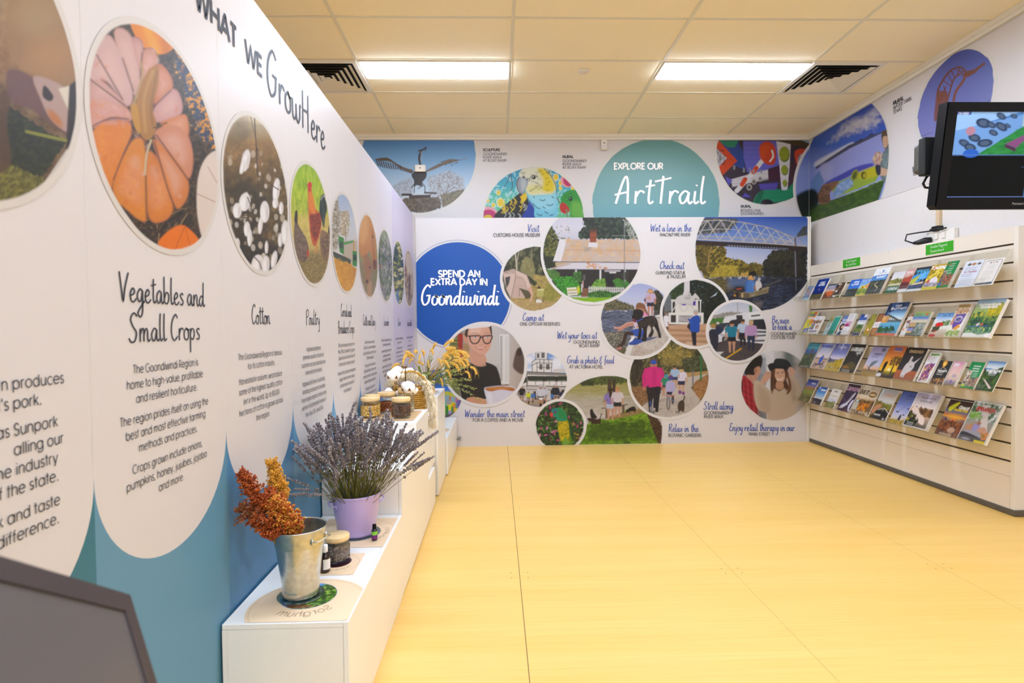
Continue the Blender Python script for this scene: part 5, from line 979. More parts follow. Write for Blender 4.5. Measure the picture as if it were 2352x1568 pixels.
for key, f, cx, cy, r, lab, lay in R_:
    px_roundel('photo_print' if key != 'blue' else 'printed_circle', lab, PANEL, YB, cx, cy, r, f, lay=lay, step=1.35, ring=.03, clip=CL, rag=.3 if key != 'blue' else .0, line='2b5cb4' if key == 'blue' else None, ringcol='f0ebe7')
CU = (-2.1, XW-.006, 2.372, CEIL-.063)
for nm, f, cx, cy, r, lab in (('photo_print', pic_pelican, 962, 357, 131, 'round photo print of a winged bird sculpture above the left partition'), ('photo_print', pic_parrots, 1226, 500, 115, 'half-round print of painted parrots above the rear panel'),
        ('printed_circle', pic_art, 1507, 467, 146, 'teal circle with white lettering high on the back wall'), ('photo_print', pic_bowen, 1763, 350, 117, 'round photo print of an abstract painted lane in the far corner')):
    px_roundel(nm, lab, BACK, YW-.003, cx, cy, r, f, lay=3.2, step=1.35, ring=.035, clip=CU, rag=.4, ringcol='f1ece4')
CS = (-YW+.006, -3.1, 2.374, CEIL-.063)
tank = roundel('photo_print', 'large photo print of a painted water tank with a girl on the right wall', SIDE, -5.55, 2.75, .705, pic_tank, lay=3.2, step=1.3, ring=.03, clip=CS, rag=.4, ringcol='efe9e2')
roundel('corner_piece', None, BACK, 4.01, 2.75, .705, pic_tank, lay=4.2, step=4, ring=.03, clip=CU, rag=.4, ringcol='efe9e2', parent=tank)
roundel('photo_print', 'round photo print of a rusty heron sculpture behind the television', SIDE, -4.165, 2.925, .35, pic_heron, lay=3.2, step=1.3, ring=.03, clip=CS, rag=.4, ringcol='efe9e2')

# ---------------------------------------------------------------- lettering on the walls
M_INK = mat('charcoal ink', '2b2d36', .5); M_GREY = mat('grey ink', '6b6a70', .5); M_BLUE = mat('blue ink', '20489c', .5); M_WINK = mat('white ink', 'f7f4f1', .45)
def caption(label, plane, Y, script, sans, colours=(M_BLUE, M_INK), name='wall_caption', sw=.17, bold=.13, off=.006):
    """script: [(text, x0, x1, baseline, x-height)]; sans: [(text, x0, x1, baseline, cap height, weight)] in photograph pixels on a wall facing the camera"""
    first = (script or sans)[0]; c = on_y(first[1], first[3], Y)
    t = thing(name, label, 'lettering', tuple(c))
    def put(g, it, font):
        a = on_y(it[1], it[3], Y); b = on_y(it[2], it[3], Y); h = abs(on_y(it[1], it[3]-it[4], Y)[2]-a[2]); w = it[5] if len(it) > 5 else (sw if font is SCRIPT else bold)
        lettering(g, plane, it[0], float(a[0]), float(b[0]), float(a[2]), h, font, w, off, slant=.08 if font is SCRIPT else 0, v1=float(b[2]))
    if script:
        g = G(); [put(g, it, SCRIPT) for it in script]; obj('script_lettering', g, colours[0], t)
    if sans:
        g = G(); [put(g, it, SANS) for it in sans]; obj('capital_lettering', g, colours[1], t)
    return t
def rear(what, script, sans): caption('wall lettering reading '+what, PANEL, YB, script, sans)
rear('Visit Customs House Museum', [('Visit',1211,1238,532,8)], [('CUSTOMS HOUSE MUSEUM',1133,1240,543.5,7.6)])
rear('Wet a line in the Macintyre River', [('Wet a line in the',1493,1588,531,8)], [('MACINTYRE RIVER',1515,1585,542.5,7)])
rear('Check out Gunsynd Statue and Museum', [('Check out',1515,1571,617,8)], [('GUNSYND STATUE',1506,1573.5,629.5,7), ('& MUSEUM',1532,1574,638.5,7)])
rear('Camp at one of our reserves', [('Camp at',1200,1249,736,8)], [('ONE OF OUR RESERVES',1194,1286,747,7)])
rear('Wet your toes at Goondiwindi Boat Ramp', [('Wet your toes at',1279,1371,777,8)], [('GOONDIWINDI',1317,1377,788.5,6.8), ('BOAT RAMP',1330.5,1377,797,6.8)])
rear('Grab a photo and feed at Victoria Hotel', [('Grab a photo & feed',1302,1410,834,8)], [('AT VICTORIA HOTEL',1307.5,1385,845.5,7)])
rear('Wander the main street', [('Wander the main street',1067,1205,957,8)], [('FOR A COFFEE AND A MOVIE',1086,1202,967.5,7)])
rear('Be sure to book a Goondiwindi Cotton Tour', [('Be sure',1772,1812,742,8), ('to book a',1772,1818,757,8)], [('GOONDIWINDI',1770,1828,769.5,6.8), ('COTTON TOUR',1770.5,1824.5,778,6.8)])
rear('Stroll along Goondiwindi River Walk', [('Stroll along',1615,1684,940,8.5)], [('GOONDIWINDI',1616.5,1674,951,6.8), ('RIVER WALK',1616.5,1661,959.5,6.8)])
rear('Relax in the Botanic Gardens', [('Relax in the',1535,1604,991,8.5)], [('BOTANIC GARDENS',1535,1610,1002.5,7)])
rear('Enjoy retail therapy in our main street', [('Enjoy retail therapy in our',1674,1825,989,8.5)], [('MAIN STREET',1719.5,1768,999.5,6.8)])
rear('ANE, cut off by the plinths', None, [('LANE',1030,1060.5,1010,7.2)])
caption('large white lettering on the blue circle naming Goondiwindi', PANEL, YB, [('Goondiwindi',966,1146,700,21)], [('SPEND AN',1007,1103,636,14.5), ('EXTRA DAY IN',990,1119.5,654.5,14.5)], (M_WINK, M_WINK), sw=.22, bold=.24)
caption('large white lettering reading Explore our Art Trail', BACK, YW-.003, [('Art',1412,1500,468,29), ('Trail',1500,1620,468,29)], [('EXPLORE OUR',1410.5,1522.5,388.5,13.5)], (M_WINK, M_WINK), sw=.19, bold=.24, off=.008)
def upper(label, x, rows, x1s):
    caption(label, BACK, YW-.003, None, [(s, x, b, y, h, w) for (s, y, h, w), b in zip(rows, x1s)], (M_INK, M_INK), off=.008)
upper('small wall lettering naming the sculpture at the boat ramp', 1109.5, [('SCULPTURE',347.2,5.8,.2),('GOONDIWINDI',356.3,5.6,.11),('RIVER WALK',364,5.6,.11),('AT BOAT RAMP',371.5,5.6,.11)], [1148.5,1164.5,1152.5,1163.5])
upper('small wall lettering naming the mural at the boat ramp', 1292, [('MURAL',363,5.8,.2),('GOONDIWINDI',372.3,5.6,.11),('RIVER WALK',380,5.6,.11),('AT BOAT RAMP',387.5,5.6,.11)], [1317,1347,1335,1346])
upper('small wall lettering naming the mural in Bowen Lane', 1701, [('MURAL',476.8,5.8,.2),('BOWEN LANE',486,5.6,.11),('GOONDIWINDI',493.3,5.6,.11)], [1725,1747,1753])
def side(label, rows):
    c = on_x(rows[0][1][0], rows[0][1][1], XW-.003); t = thing('wall_caption', label, 'lettering', tuple(c)); g = G()
    for s, a, b, h, w in rows:
        A_ = SIDE.uv(on_x(*a, XW-.003)); Bq = SIDE.uv(on_x(*b, XW-.003)); lettering(g, SIDE, s, float(A_[0]), float(Bq[0]), float(A_[1]), h, SANS, w, .006)
    obj('capital_lettering', g, M_INK, t)
side('small slanting lettering naming the water tank mural', [('MURAL',(2052,242),(2076,230),.032,.2),('WATER TANK',(2052,252.5),(2094,234),.031,.11),('TEXAS',(2052,263),(2072,254),.031,.11)])
side('small lettering cut off by the television mount', [('SCULPTURE',(2096.5,393),(2135,375),.032,.2),('TEXAS',(2097,404),(2117,396),.031,.11)])
# left wall: title, headings and paragraphs
def left_line(g, txt, yc, z, h, font, w, width=None, y0=None, m=0, off=.0016):
    st, W = text_strokes(txt, font); wd = width or W*h*.86
    a = yc-wd/2 if y0 is None else y0
    lettering(g, LEFT, txt, a, a+wd, z, h, font, w, off, m)
t = thing('wall_title', 'tall charcoal title lettering along the top of the left wall', 'lettering', (XL, 1.6, 2.16))
g = G(); left_line(g, 'WHAT', 0, 2.162, .066, SANS, .2, .245, 1.605); left_line(g, 'WE', 0, 2.162, .066, SANS, .2, .135, 1.915); obj('capital_lettering', g, M_INK, t)
g = G(); left_line(g, 'Grow', 0, 2.13, .079, SCRIPT, .17, .36, 2.085); left_line(g, 'Here', 0, 2.13, .079, SCRIPT, .17, .33, 2.455); obj('script_lettering', g, M_INK, t)
TXT = {-1: ([], ['n produces', "l's pork.", '', 'as Sunpork', 'alling our', 'ne industry', 'of the state.', '', 'ork and taste', 'n difference.']),
 0: (['Vegetables and', 'Small Crops'], ['The Goondiwindi Region is', 'home to high-value, profitable', 'and resilient horticulture.', '', 'The region prides itself on using the', 'best and most effective farming', 'methods and practices.', '', 'Crops grown include onions,', 'pumpkins, honey, jujubes, jojoba', 'and more.']),
 1: (['Cotton'], ['The Goondiwindi Region is famous', 'for its cotton industry.', '', 'Harvested in autumn, we produce', 'some of the highest quality cotton', 'lint in the world. Up to 80,000', 'hectares of cotton is grown across', 'the region.']),
 2: (['Poultry'], ['Inglewood delivers', 'premium quality chicken to', 'customers across Australia and', 'international markets.', '', "Inglewood Farms is Australia's", 'leading producer of certified', 'free-range organic chicken and', 'winner of Sustainable Farmer of', 'the Year 2015 and 2016.']),
 3: (['Cereal and', 'Broadacre Crops'], ['Did you know we produce more', 'than 28% of all wheat for grain in', 'Queensland and more than 12%', "of the state's chickpea industry?", '', "Some of the Southern Hemisphere's", 'largest wheat refinery depots', 'can be found in Goondiwindi', 'and Oakwood.']),
 4: (['Cattle and Dairy'], ['Cattle make up more than', '28% of the Goondiwindi Region is', 'agricultural output, generating over', '120 million annually.', '', 'The region not only produces', 'high-quality beef for export and', 'domestic markets, but also produces', 'award-winning dairy products.', '', 'The region is also home to', 'one of the largest feedlots in the', 'hemisphere.']),
 5: (['Lavender'], ['Whilst in the Goondiwindi Region, see', 'the colourful lavender fields.', '', 'Lavender begins to bloom in winter,', 'colour being harvested in', 'mid November to December.', '', 'Lavender can be used in cooking,', 'health and beauty products and', 'is famous for its aroma.']),
 6: (['Olives'], ['Olives love the Goondiwindi Region,', 'as do we love them!', '', 'The region produces olives', 'quality cold-pressed olive oil for', 'all your needs. A staple in most', 'homes, olives are grown and', 'used in the kitchen daily.']),
 7: (['Lamb and Wool'], ['We are home to some of the finest', 'wool merinos.', '', 'With a population of sheep', 'roaming across the region,', 'each one of them is', 'an icon to the', 'Goondiwindi Region.'])}
WHAT = {-1: 'pork', 0: 'vegetables and small crops', 1: 'cotton', 2: 'poultry', 3: 'cereal and broadacre crops', 4: 'cattle and dairy', 5: 'lavender', 6: 'olives', 7: 'lamb and wool'}
for k, (heads, body) in TXT.items():
    yc = PC0+PW*k; t = thing('wall_text', 'charcoal lettering about %s on the left wall' % WHAT[k], 'lettering', (XL, yc, .87))
    if heads:
        g = G()
        for i, hd in enumerate(heads):
            wd = {'Vegetables and': .362, 'Small Crops': .305, 'Cotton': .155, 'Poultry': .19, 'Cereal and': .22, 'Broadacre Crops': .33, 'Cattle and Dairy': .36, 'Lavender': .2, 'Olives': .14, 'Lamb and Wool': .28}[hd]
            left_line(g, hd, yc-.01, (1.278 if len(heads) == 1 else 1.325-.092*i), .031, SCRIPT, .15, wd)
        obj('heading', g, M_INK, t)
    g = G(); z = 1.161
    for ln in body:
        if ln == '': z -= .012; continue
        if k == -1:
            st, W = text_strokes(ln, SANS); wd = W*.0205*.92; left_line(g, ln, 0, z, .0205, SANS, .1, wd, {0:1.09,1:1.036}.get(body.index(ln), 1.075+.01*math.sin(body.index(ln)*2))-wd)
        else: left_line(g, ln, yc-.01, z, .0195, SANS, .095)
        z -= .034
    obj('paragraph', g, M_INK, t)
# ---------------------------------------------------------------- white display plinths along the left wall
PXL, PXR = -.822, -.450
def plinth(label, y0, y1, top, xr=PXR, gap=0.):
    t = thing('display_plinth', label, 'display plinth', ((PXL+xr)/2, (y0+y1)/2, 0), 'white display plinths'); b = .016
    if gap: obj('base', G().box(PXL+.02, xr-.03, y0+.02, y1-.02, .0005, gap), M_KICK, t)
    z0 = gap or .0005
    obj('top_panel', G().box(PXL, xr-b, y0, y1, top-b, top), M_MELA, t, bevel=.0012)
    obj('side_panel', G().box(xr-b+.0004, xr, y0, y1, z0, top), M_MELA, t, bevel=.0012)
    obj('front_panel', G().box(PXL+b, xr-b-.0004, y0+.001, y0+b, z0, top-b-.0006), M_MELA, t)
    obj('back_panel', G().box(PXL+b, xr-b-.0004, y1-b, y1-.001, z0, top-b-.0006), M_MELA, t)
    obj('inner_side_panel', G().box(PXL, PXL+b-.0004, y0, y1, z0, top-b-.0006), M_MELA, t)
ZP = {1: .385, 2: .592, 3: .73, 4: .635, 5: .745, 6: .318}
plinth('low white plinth nearest the viewer holding the sorghum bucket', 1.657, 2.612, ZP[1])
plinth('empty-fronted white plinth one step above the lavender pot', 2.614, 3.100, ZP[2], gap=.006)
plinth('tall white plinth topped with glass jars', 3.104, 3.632, ZP[3], gap=.006)
plinth('low white step block tucked between two tall plinths', 3.636, 4.000, .262, gap=.006)
plinth('white plinth carrying the wicker basket', 4.004, 4.150, ZP[4]-.004, xr=-.470, gap=.006) if False else None
t_ = thing('display_plinth', 'white plinth carrying the wicker basket', 'display plinth', (-.646, 3.86, .262), 'white display plinths')
obj('top_panel', G().box(PXL, -.484, 3.64, 4.15, ZP[4]-.016, ZP[4]), M_MELA, t_, bevel=.0012)
obj('side_panel', G().box(-.4836, -.468, 3.64, 4.15, .2635, ZP[4]), M_MELA, t_, bevel=.0012)
obj('front_panel', G().box(PXL, -.4844, 3.641, 3.656, .2635, ZP[4]-.0166), M_MELA, t_)
plinth('tall white plinth with the small glass tube near the far end', 4.160, 4.745, ZP[5], xr=-.443, gap=.006)
plinth('lowest white plinth touching the rear panel', 4.749, 5.84, ZP[6], xr=-.425, gap=.006)

# ---------------------------------------------------------------- printed mats
def mat_sheet(label, x0, x1, y0, y1, z, painter, round_=None, n=70, m=90):
    """thin printed sheet; round_: (cx, cy, r) trims it to a circle"""
    if round_:
        cx, cy, r = round_; U, V = grid_disc(n, n); x = np.clip(cx+r*U, x0, x1); y = np.clip(cy+r*V, y0, y1); xx, yy = cx+r*U, cy+r*V
        keep = (xx > x0) & (xx < x1) & (yy > y0) & (yy < y1); m = n
    else: x, y = np.meshgrid(np.linspace(x0, x1, n), np.linspace(y0, y1, m), indexing='ij'); keep = None
    P3 = np.stack([x, y, np.full_like(x, z+.0012)], -1); p = Paint(x.ravel()*1000, y.ravel()*1000); p.soft = 1.2; painter(p)
    return tag(ink_object('display_mat', P3, p.C, n, m, print_mat('printed mat', .3), keep, (x.mean(), y.mean(), z), .92), label, 'display mat', None)
def arc_text(p, txt, cx, cy, r, a0, a1, h, col, w, inward=False):
    st, W = text_strokes(txt, SANS, .16)
    for s in st:
        a = np.radians(a0+(a1-a0)*s[:, 0]/W); rr = r + h*s[:, 1]
        p.L(list(zip(cx+rr*np.cos(a), cy+rr*np.sin(a))), w, col, .9)
PEACH = 'f4d6ae'
def dots(p, cx, cy, r, n=90, c='a8845c'):
    for i in range(n): p.E(cx+r*math.cos(2*math.pi*i/n), cy+r*math.sin(2*math.pi*i/n), 1.5, 1.5, c)
def mat_sorghum(p):
    p.bg(PEACH); dots(p, -605, 1765, 172, 120); p.soft = 1.2
    p.E(-622, 1826, 88, 88, '2f7cc8').P('-720,1826 -622,1740 -522,1800 -522,1900 -560,1860 -640,1800','e8e2d4',.0)
    p.sd = 3; q = Paint(p.X, p.Y); q.soft = 2; q.T(None, ['1f4a14','5a8a20','9ab84a','2c5a1a','3f2a14'], 9, con=2.8)
    d = np.hypot(p.X+622, p.Y-1826); right = np.clip((p.X+622+.5*(1826-p.Y)+20)/12, 0, 1)*(d < 87); p.C += right[:, None]*(q.C-p.C)
    q.T(None, ['2f7cc8','6aa8e0','f0f4f8','d8e4f0'], 26, con=2.6); left = (1-np.clip((p.X+622+.5*(1826-p.Y)+20)/12, 0, 1))*(d < 87); p.C += left[:, None]*(q.C-p.C)
    p.S('-690,1770 -640,1745 -590,1752 -600,1764 -650,1768','7a3a20',.8)
    arc_text(p, 'Sorghum', -622, 1826, 132, -40, -118, -30, '8a6a48', 3.4)
mat_sheet('round-backed peach mat lettered Sorghum under the metal bucket', -.79, -.455, 1.664, 1.95, ZP[1], mat_sorghum, (-.605, 1.765, .182), 170)
def mat_jojoba(p):
    p.bg(PEACH); dots(p, -610, 2075, 88, 70); p.E(-605, 2090, 52, 52, '3a1720'); arc_text(p, 'Jojoba', -605, 2085, 74, -30, -100, -15, 'a8845c', 1.8)
mat_sheet('small peach mat lettered Jojoba under the wooden-lidded jar', -.72, -.517, 1.976, 2.167, ZP[1], mat_jojoba, None, 90, 90)
def mat_lavender(p):
    p.bg(PEACH); dots(p, -610, 2395, 158, 110); p.E(-606, 2388, 100, 100, '4a5058'); p.sd = 9; q = Paint(p.X, p.Y); q.T(None, ['2c3440','8a98a0','5a6470','3c4a3a'], 4, con=3)
    d = np.hypot(p.X+606, p.Y-2388) < 99; p.C[d] = q.C[d]; arc_text(p, 'Lavender', -606, 2388, 136, 28, -44, -22, '7a6048', 2.4)
mat_sheet('peach mat lettered Lavender under the lilac pot', -.775, -.462, 2.225, 2.566, ZP[1], mat_lavender, None, 130, 140)
def mat_plain(p): p.bg('dcb888'); dots(p, p.X.mean(), p.Y.mean(), 150, 80)
mat_sheet('peach mat under the glass jars', -.79, -.478, 3.19, 3.56, ZP[3], mat_plain, None, 60, 60)
mat_sheet('peach mat under the small glass tube', -.76, -.48, 4.20, 4.56, ZP[5], mat_plain, None, 50, 50)
def mat_disc(p): p.bg('e6c69a'); p.E(p.X.mean(), p.Y.mean(), 60, 60, 'efd8b4')
mat_sheet('pale round mat on the lowest plinth by the rear panel', -.8, -.44, 4.9, 5.3, ZP[6], mat_disc, (-.545, 5.12, .11), 50)

# ---------------------------------------------------------------- sorghum in a galvanised bucket
M_GALV = mat('galvanised steel', 'c9c6bb', .27, metal=.95, var=.12, vscale=60, bump=.12)
M_CLEAR = None
def clear_mat(name, tint='ffffff', gloss=.12, rough=.06, edge=.4):
    if name in _mats: return _mats[name]
    m = bpy.data.materials.new(name); m.use_nodes = True; nt = m.node_tree; nt.nodes.clear()
    o = nt.nodes.new('ShaderNodeOutputMaterial'); mx = nt.nodes.new('ShaderNodeMixShader'); tr = nt.nodes.new('ShaderNodeBsdfTransparent'); gl = nt.nodes.new('ShaderNodeBsdfGlossy')
    fr = nt.nodes.new('ShaderNodeLayerWeight'); fr.inputs['Blend'].default_value = .25; ml = nt.nodes.new('ShaderNodeMath'); ml.operation = 'MULTIPLY_ADD'; ml.inputs[1].default_value = edge; ml.inputs[2].default_value = gloss*.35
    tr.inputs[0].default_value = (*lin(tint), 1); gl.inputs['Roughness'].default_value = rough
    nt.links.new(fr.outputs['Facing'], ml.inputs[0]); nt.links.new(ml.outputs[0], mx.inputs[0]); nt.links.new(tr.outputs[0], mx.inputs[1]); nt.links.new(gl.outputs[0], mx.inputs[2]); nt.links.new(mx.outputs[0], o.inputs[0])
    _mats[name] = m; return m
M_GLASS = clear_mat('clear glass', 'fcfefd', .1, .06, .3); M_ACRYL = clear_mat('clear acrylic', 'fcfcfa', .06, .12, .16)
BX, BY = -.650, 1.832; bz = ZP[1]+.0052
single('clear_saucer', G().lathe(BX, BY, [(.0, 0), (.070, 0), (.074, .003), (.070, .003), (.0, .002)], 40, z0=ZP[1]+.0016), clear_mat('clear plastic', 'dfe8e2', .3), 'clear plastic saucer under the metal bucket', 'saucer', (BX, BY, ZP[1]))
t = thing('metal_bucket', 'tall galvanised metal bucket filled with orange sorghum heads', 'bucket', (BX, BY, bz))
prof = [(.050, 0), (.056, .002), (.0585, .006), (.0575, .012), (.0585, .018), (.0575, .024), (.0562, .030), (.0605, .06), (.0755, .168), (.0772, .172), (.0765, .176), (.0785, .180), (.0778, .184), (.0832, .219), (.0850, .222), (.0850, .2255), (.0830, .2262), (.0815, .222), (.0750, .176), (.0600, .062), (.0540, .012), (.0, .010)]
obj('body', G().lathe(BX, BY, prof, 56, z0=bz), M_GALV, t)
def handle(t, cx, cy, r, z, ang, span, out, zd, mat_, rr=.0022):
    g = G(); a0 = math.radians(ang-span/2); a1 = math.radians(ang+span/2); P_ = []
    for i in range(15):
        u = i/14; a = a0+(a1-a0)*u; k = math.sin(math.pi*u); P_.append((cx+(r+.003+out*min(1, 2.2*k))*math.cos(a), cy+(r+.003+out*min(1, 2.2*k))*math.sin(a), z-zd*(1-k)*.35))
    g.tube(P_, rr, 8)
    for a in (a0, a1): g.blob((cx+(r+.002)*math.cos(a), cy+(r+.002)*math.sin(a), z-zd*.35), .006, .006, .011)
    obj('handle', g, mat_, t)
handle(t, BX, BY, .0800, bz+.196, -18, 52, .016, .016, M_GALV); handle(t, BX, BY, .0800, bz+.196, 162, 52, .016, .016, M_GALV)
rng = random.Random(11)
SOR = [mat('sorghum orange', 'b85c1c', .6, var=.25, vscale=90), mat('sorghum rust', '8f3c10', .6, var=.25, vscale=90), mat('sorghum gold', 'd0962e', .6, var=.25, vscale=90), mat('sorghum brown', '8a5a3a', .7, var=.25, vscale=90)]
M_STRAW = mat('dry straw stem', '9a7a40', .7)
def seeds(g, c, r, m, rg): # low 8-face seed
    x, y, z = c; a = rg.uniform(0, 6.28); u, v = r*math.cos(a), r*math.sin(a)
    g.add([(x+u,y+v,z),(x-v,y+u,z+r*.2),(x-u,y-v,z),(x+v,y-u,z-r*.2),(x,y,z+r),(x,y,z-r)], [(0,1,4),(1,2,4),(2,3,4),(3,0,4),(1,0,5),(2,1,5),(3,2,5),(0,3,5)], m, True)
def sorghum(label, A_, Bq, rad, mats, n, rg, spiky=0.):
    A_ = np.array(A_); Bq = np.array(Bq); ax = Bq-A_; L = np.linalg.norm(ax); ax /= L; s = np.cross(ax, [0, 0, 1.]); s /= np.linalg.norm(s); u = np.cross(s, ax)
    t = thing('sorghum_stalk', label, 'sorghum stalk', tuple(A_), 'sorghum heads in the bucket')
    foot = np.array([BX+rg.uniform(-.02,.02), BY+rg.uniform(-.02,.02), bz+.02])
    obj('stem', G().tube([foot, A_*.6+foot*.4, A_, A_+ax*L*.8], [.0035, .003, .003, .001], 6), M_STRAW, t)
    g = G(); nb = n//26
    for b in range(nb):
        q = (b+.5)/nb; k = rg.uniform(0, 6.28); rr = rad*(.55+.6*math.sin(math.pi*min(1, .12+q*.95)))*rg.uniform(.8, 1.15)*(1+spiky*(rg.random() < .35))
        p0 = A_+ax*L*(q*.86); d = (s*math.cos(k)+u*math.sin(k))*rr + ax*L*rg.uniform(.05, .16); p1 = p0+d
        p1[0] = max(p1[0], XL+.008)
        for i in range(26):
            f = (i+1)/26*.95; c = p0+(p1-p0)*f; j = .0048*(1-.3*f)*(1 if not spiky else .7)
            c = c+np.array([rg.gauss(0, j), rg.gauss(0, j), rg.gauss(0, j)]); c[0] = max(c[0], XL+.006)
            seeds(g, c, rg.uniform(.0026, .0042), 0 if rg.random() < .6 else 1, rg)
    obj('grain_head', g, mats, t)
zr = bz+.222
sorghum('rusty sorghum head leaning furthest up and left', (-.730, 1.765, zr+.085), (-.802, 1.728, zr+.222), .026, [SOR[1], SOR[0]], 1700, rng)
sorghum('golden sorghum head standing upright at the back', (-.705, 1.84, zr+.08), (-.738, 1.825, zr+.232), .026, [SOR[2], SOR[2]], 1900, rng)
sorghum('thick orange sorghum head hanging over the bucket front', (-.640, 1.800, zr-.012), (-.722, 1.765, zr+.125), .036, [SOR[0], SOR[2]], 3200, rng)
sorghum('orange sorghum head low over the bucket rim', (-.690, 1.775, zr-.004), (-.765, 1.730, zr+.075), .030, [SOR[1], SOR[0]], 2200, rng)
sorghum('wispy brown sorghum head spreading sideways to the wall', (-.735, 1.765, zr+.045), (-.800, 1.722, zr+.110), .028, [SOR[3], SOR[1]], 1300, rng, .8)
sorghum('dark sorghum head in the middle of the bunch', (-.680, 1.815, zr+.02), (-.738, 1.785, zr+.145), .031, [SOR[0], SOR[1]], 2200, rng)

# ---------------------------------------------------------------- bottles and jars
M_AMBER = mat('brown glass', '2b140a', .12, coat=.4); M_CAPW = mat('white plastic cap', 'f2f0ec', .4); M_LABEL = mat('paper label', 'ece6de', .6)
M_LID = mat('pale bamboo lid', 'e4c48e', .45, var=.1, vscale=14, stretch=(1, 14, 1)); M_BLACKG = mat('dark violet glass', '1c0f1c', .12, coat=.4)
c = on_z(749, 1308, ZP[1]); x, y = -.624, 2.006; z = ZP[1]+.0026
t = thing('oil_bottle', 'brown glass bottle with a white cap beside the metal bucket', 'bottle', (x, y, z))
obj('body', G().lathe(x, y, [(.0, 0), (.0165, 0), (.0175, .002), (.0175, .052), (.015, .060), (.0085, .066), (.0085, .074), (0, .074)], 28, z0=z), M_AMBER, t)
obj('cap', G().lathe(x, y, [(.0095, .071), (.0102, .073), (.0102, .094), (.009, .0965), (0, .0965)], 24, z0=z), M_CAPW, t)
g = G(); n = 16
for i in range(n):
    a0, a1 = [math.radians(-95+150*k/n) for k in (i, i+1)]
    g.quad(*[(x+.0178*math.cos(a), y+.0178*math.sin(a), z+h) for a, h in ((a0,.012),(a1,.012),(a1,.048),(a0,.048))])
obj('label', g, M_LABEL, t)
x, y = -.5105, 2.296
t = thing('essential_oil_bottle', 'tiny dark bottle with green and purple label before the lilac pot', 'bottle', (x, y, z))
obj('body', G().lathe(x, y, [(0, 0), (.0112, 0), (.012, .0015), (.012, .040), (.009, .046), (.006, .048), (0, .048)], 24, z0=z), M_BLACKG, t)
obj('cap', G().lathe(x, y, [(.0082, .046), (.0085, .048), (.0078, .064), (.007, .0655), (0, .0655)], 20, z0=z), M_DARK, t)
for nm, h0, h1, m in (('label', .006, .023, mat('purple label', '6a1f6e', .5)), ('label_band', .023, .038, mat('lime label', '7fc43c', .5))):
    g = G(); g.lathe(x, y, [(.01225, h0), (.01225, h1)], 24, z0=z); g.f = [f for f in g.f if len(f) == 4]; g.m = g.m[:len(g.f)]; g.s = g.s[:len(g.f)]; obj(nm, g, m, t)
def jar(label, x, y, z, r, h, fill, cols, seed, grain=.0062, lid=True, open_=False):
    t = thing('glass_jar', label, 'jar', (x, y, z), 'glass jars with pale wooden lids')
    obj('body', G().lathe(x, y, [(0, .001), (r*.82, 0), (r*.96, .006), (r, .018), (r, h*.72), (r*.96, h*.79), (r*.94, h*.80), (r*.92, h*.79), (r*.955, h*.7), (r*.955, .02), (r*.9, .008), (0, .006)], 36, z0=z), M_GLASS, t)
    rg = random.Random(seed); g = G().lathe(x, y, [(0, .0075), (r*.84, .009), (r*.90, .02), (r*.90, h*fill-.002), (r*.6, h*fill+.001), (0, h*fill+.002)], 28, z0=z)
    for _ in range(420):
        a = rg.uniform(math.pi, 2.2*math.pi); g.blob((x+r*.905*math.cos(a), y+r*.905*math.sin(a), z+rg.uniform(.012, h*fill)), grain*rg.uniform(.7, 1.2), None, grain*.7, rg.choice((0, 1, 1, 2)), 5, 3)
    obj('contents', g, [mat('grain %d %d' % (seed, i), c, .7) for i, c in enumerate(cols)], t)
    obj('lid', G().lathe(x, y, [(0, h*.795), (r*.93, h*.795), (r*.93, h*.84), (r*.99, h*.845), (r*1.0, h*.86), (r*1.0, h*.985), (r*.98, h), (0, h)], 40, z0=z), M_LID, t)
    return t
jar('squat jar of brown jojoba seeds behind the brown bottle', -.607, 2.100, ZP[1]+.0026, .046, .098, .66, ('4e4038','6e6058','8a7c70'), 1, .0055)
zj = ZP[3]+.0026
jar('front glass jar of dark pecan pieces with pale lid', -.566, 3.300, zj, .056, .118, .66, ('3c2418','5c3a26','7a523a'), 2)
jar('glass jar of yellow grain half hidden by the lavender', -.752, 3.33, zj, .056, .118, .60, ('c08a2a','d8a848','e8c878'), 3)
jar('glass jar of yellow grain furthest left behind the lavender', -.768, 3.455, zj, .05, .118, .60, ('b8822a','d0a040','e0bc68'), 4)
jar('glass jar of reddish seeds in the middle of the group', -.690, 3.50, zj, .056, .128, .55, ('6a2c14','8a4422','a8643a'), 5)
jar('tall glass jar behind the pecan jar under the cotton stem', -.572, 3.52, zj, .050, .148, .35, ('8a7a60','b0a080','cdbfa0'), 6)

# ---------------------------------------------------------------- lavender in a lilac pot
LX, LY_, lz = -.606, 2.388, ZP[1]+.0026
M_LILAC = mat('lilac enamel', 'b7a3d3', .28, coat=.2)
t = thing('flower_pot', 'lilac metal pot packed with dried lavender', 'pot', (LX, LY_, lz))
obj('body', G().lathe(LX, LY_, [(0, .004), (.072, .004), (.074, 0), (.081, .001), (.0815, .010), (.0795, .022), (.0812, .026), (.1005, .158), (.1025, .166), (.1045, .169), (.1045, .173), (.1025, .175), (.1005, .171), (.098, .158), (.079, .03), (.0, .02)], 56, z0=lz), M_LILAC, t)
handle(t, LX, LY_, .0935, lz+.140, 205, 46, .018, .022, M_LILAC, .0035); handle(t, LX, LY_, .0935, lz+.140, 25, 46, .018, .022, M_LILAC, .0035)
obj('soil', G().lathe(LX, LY_, [(0, .12), (.0925, .12)], 24, z0=lz), mat('dry foam', '4a4424', .9), t)
M_LSTEM = mat('dried lavender stem', '6f6a2c', .7, var=.2); M_LFLOW = [mat('dried lavender flower', '776d70', .85, var=.28, vscale=70), mat('dried lavender bud', '9d9490', .85)]
protos = []
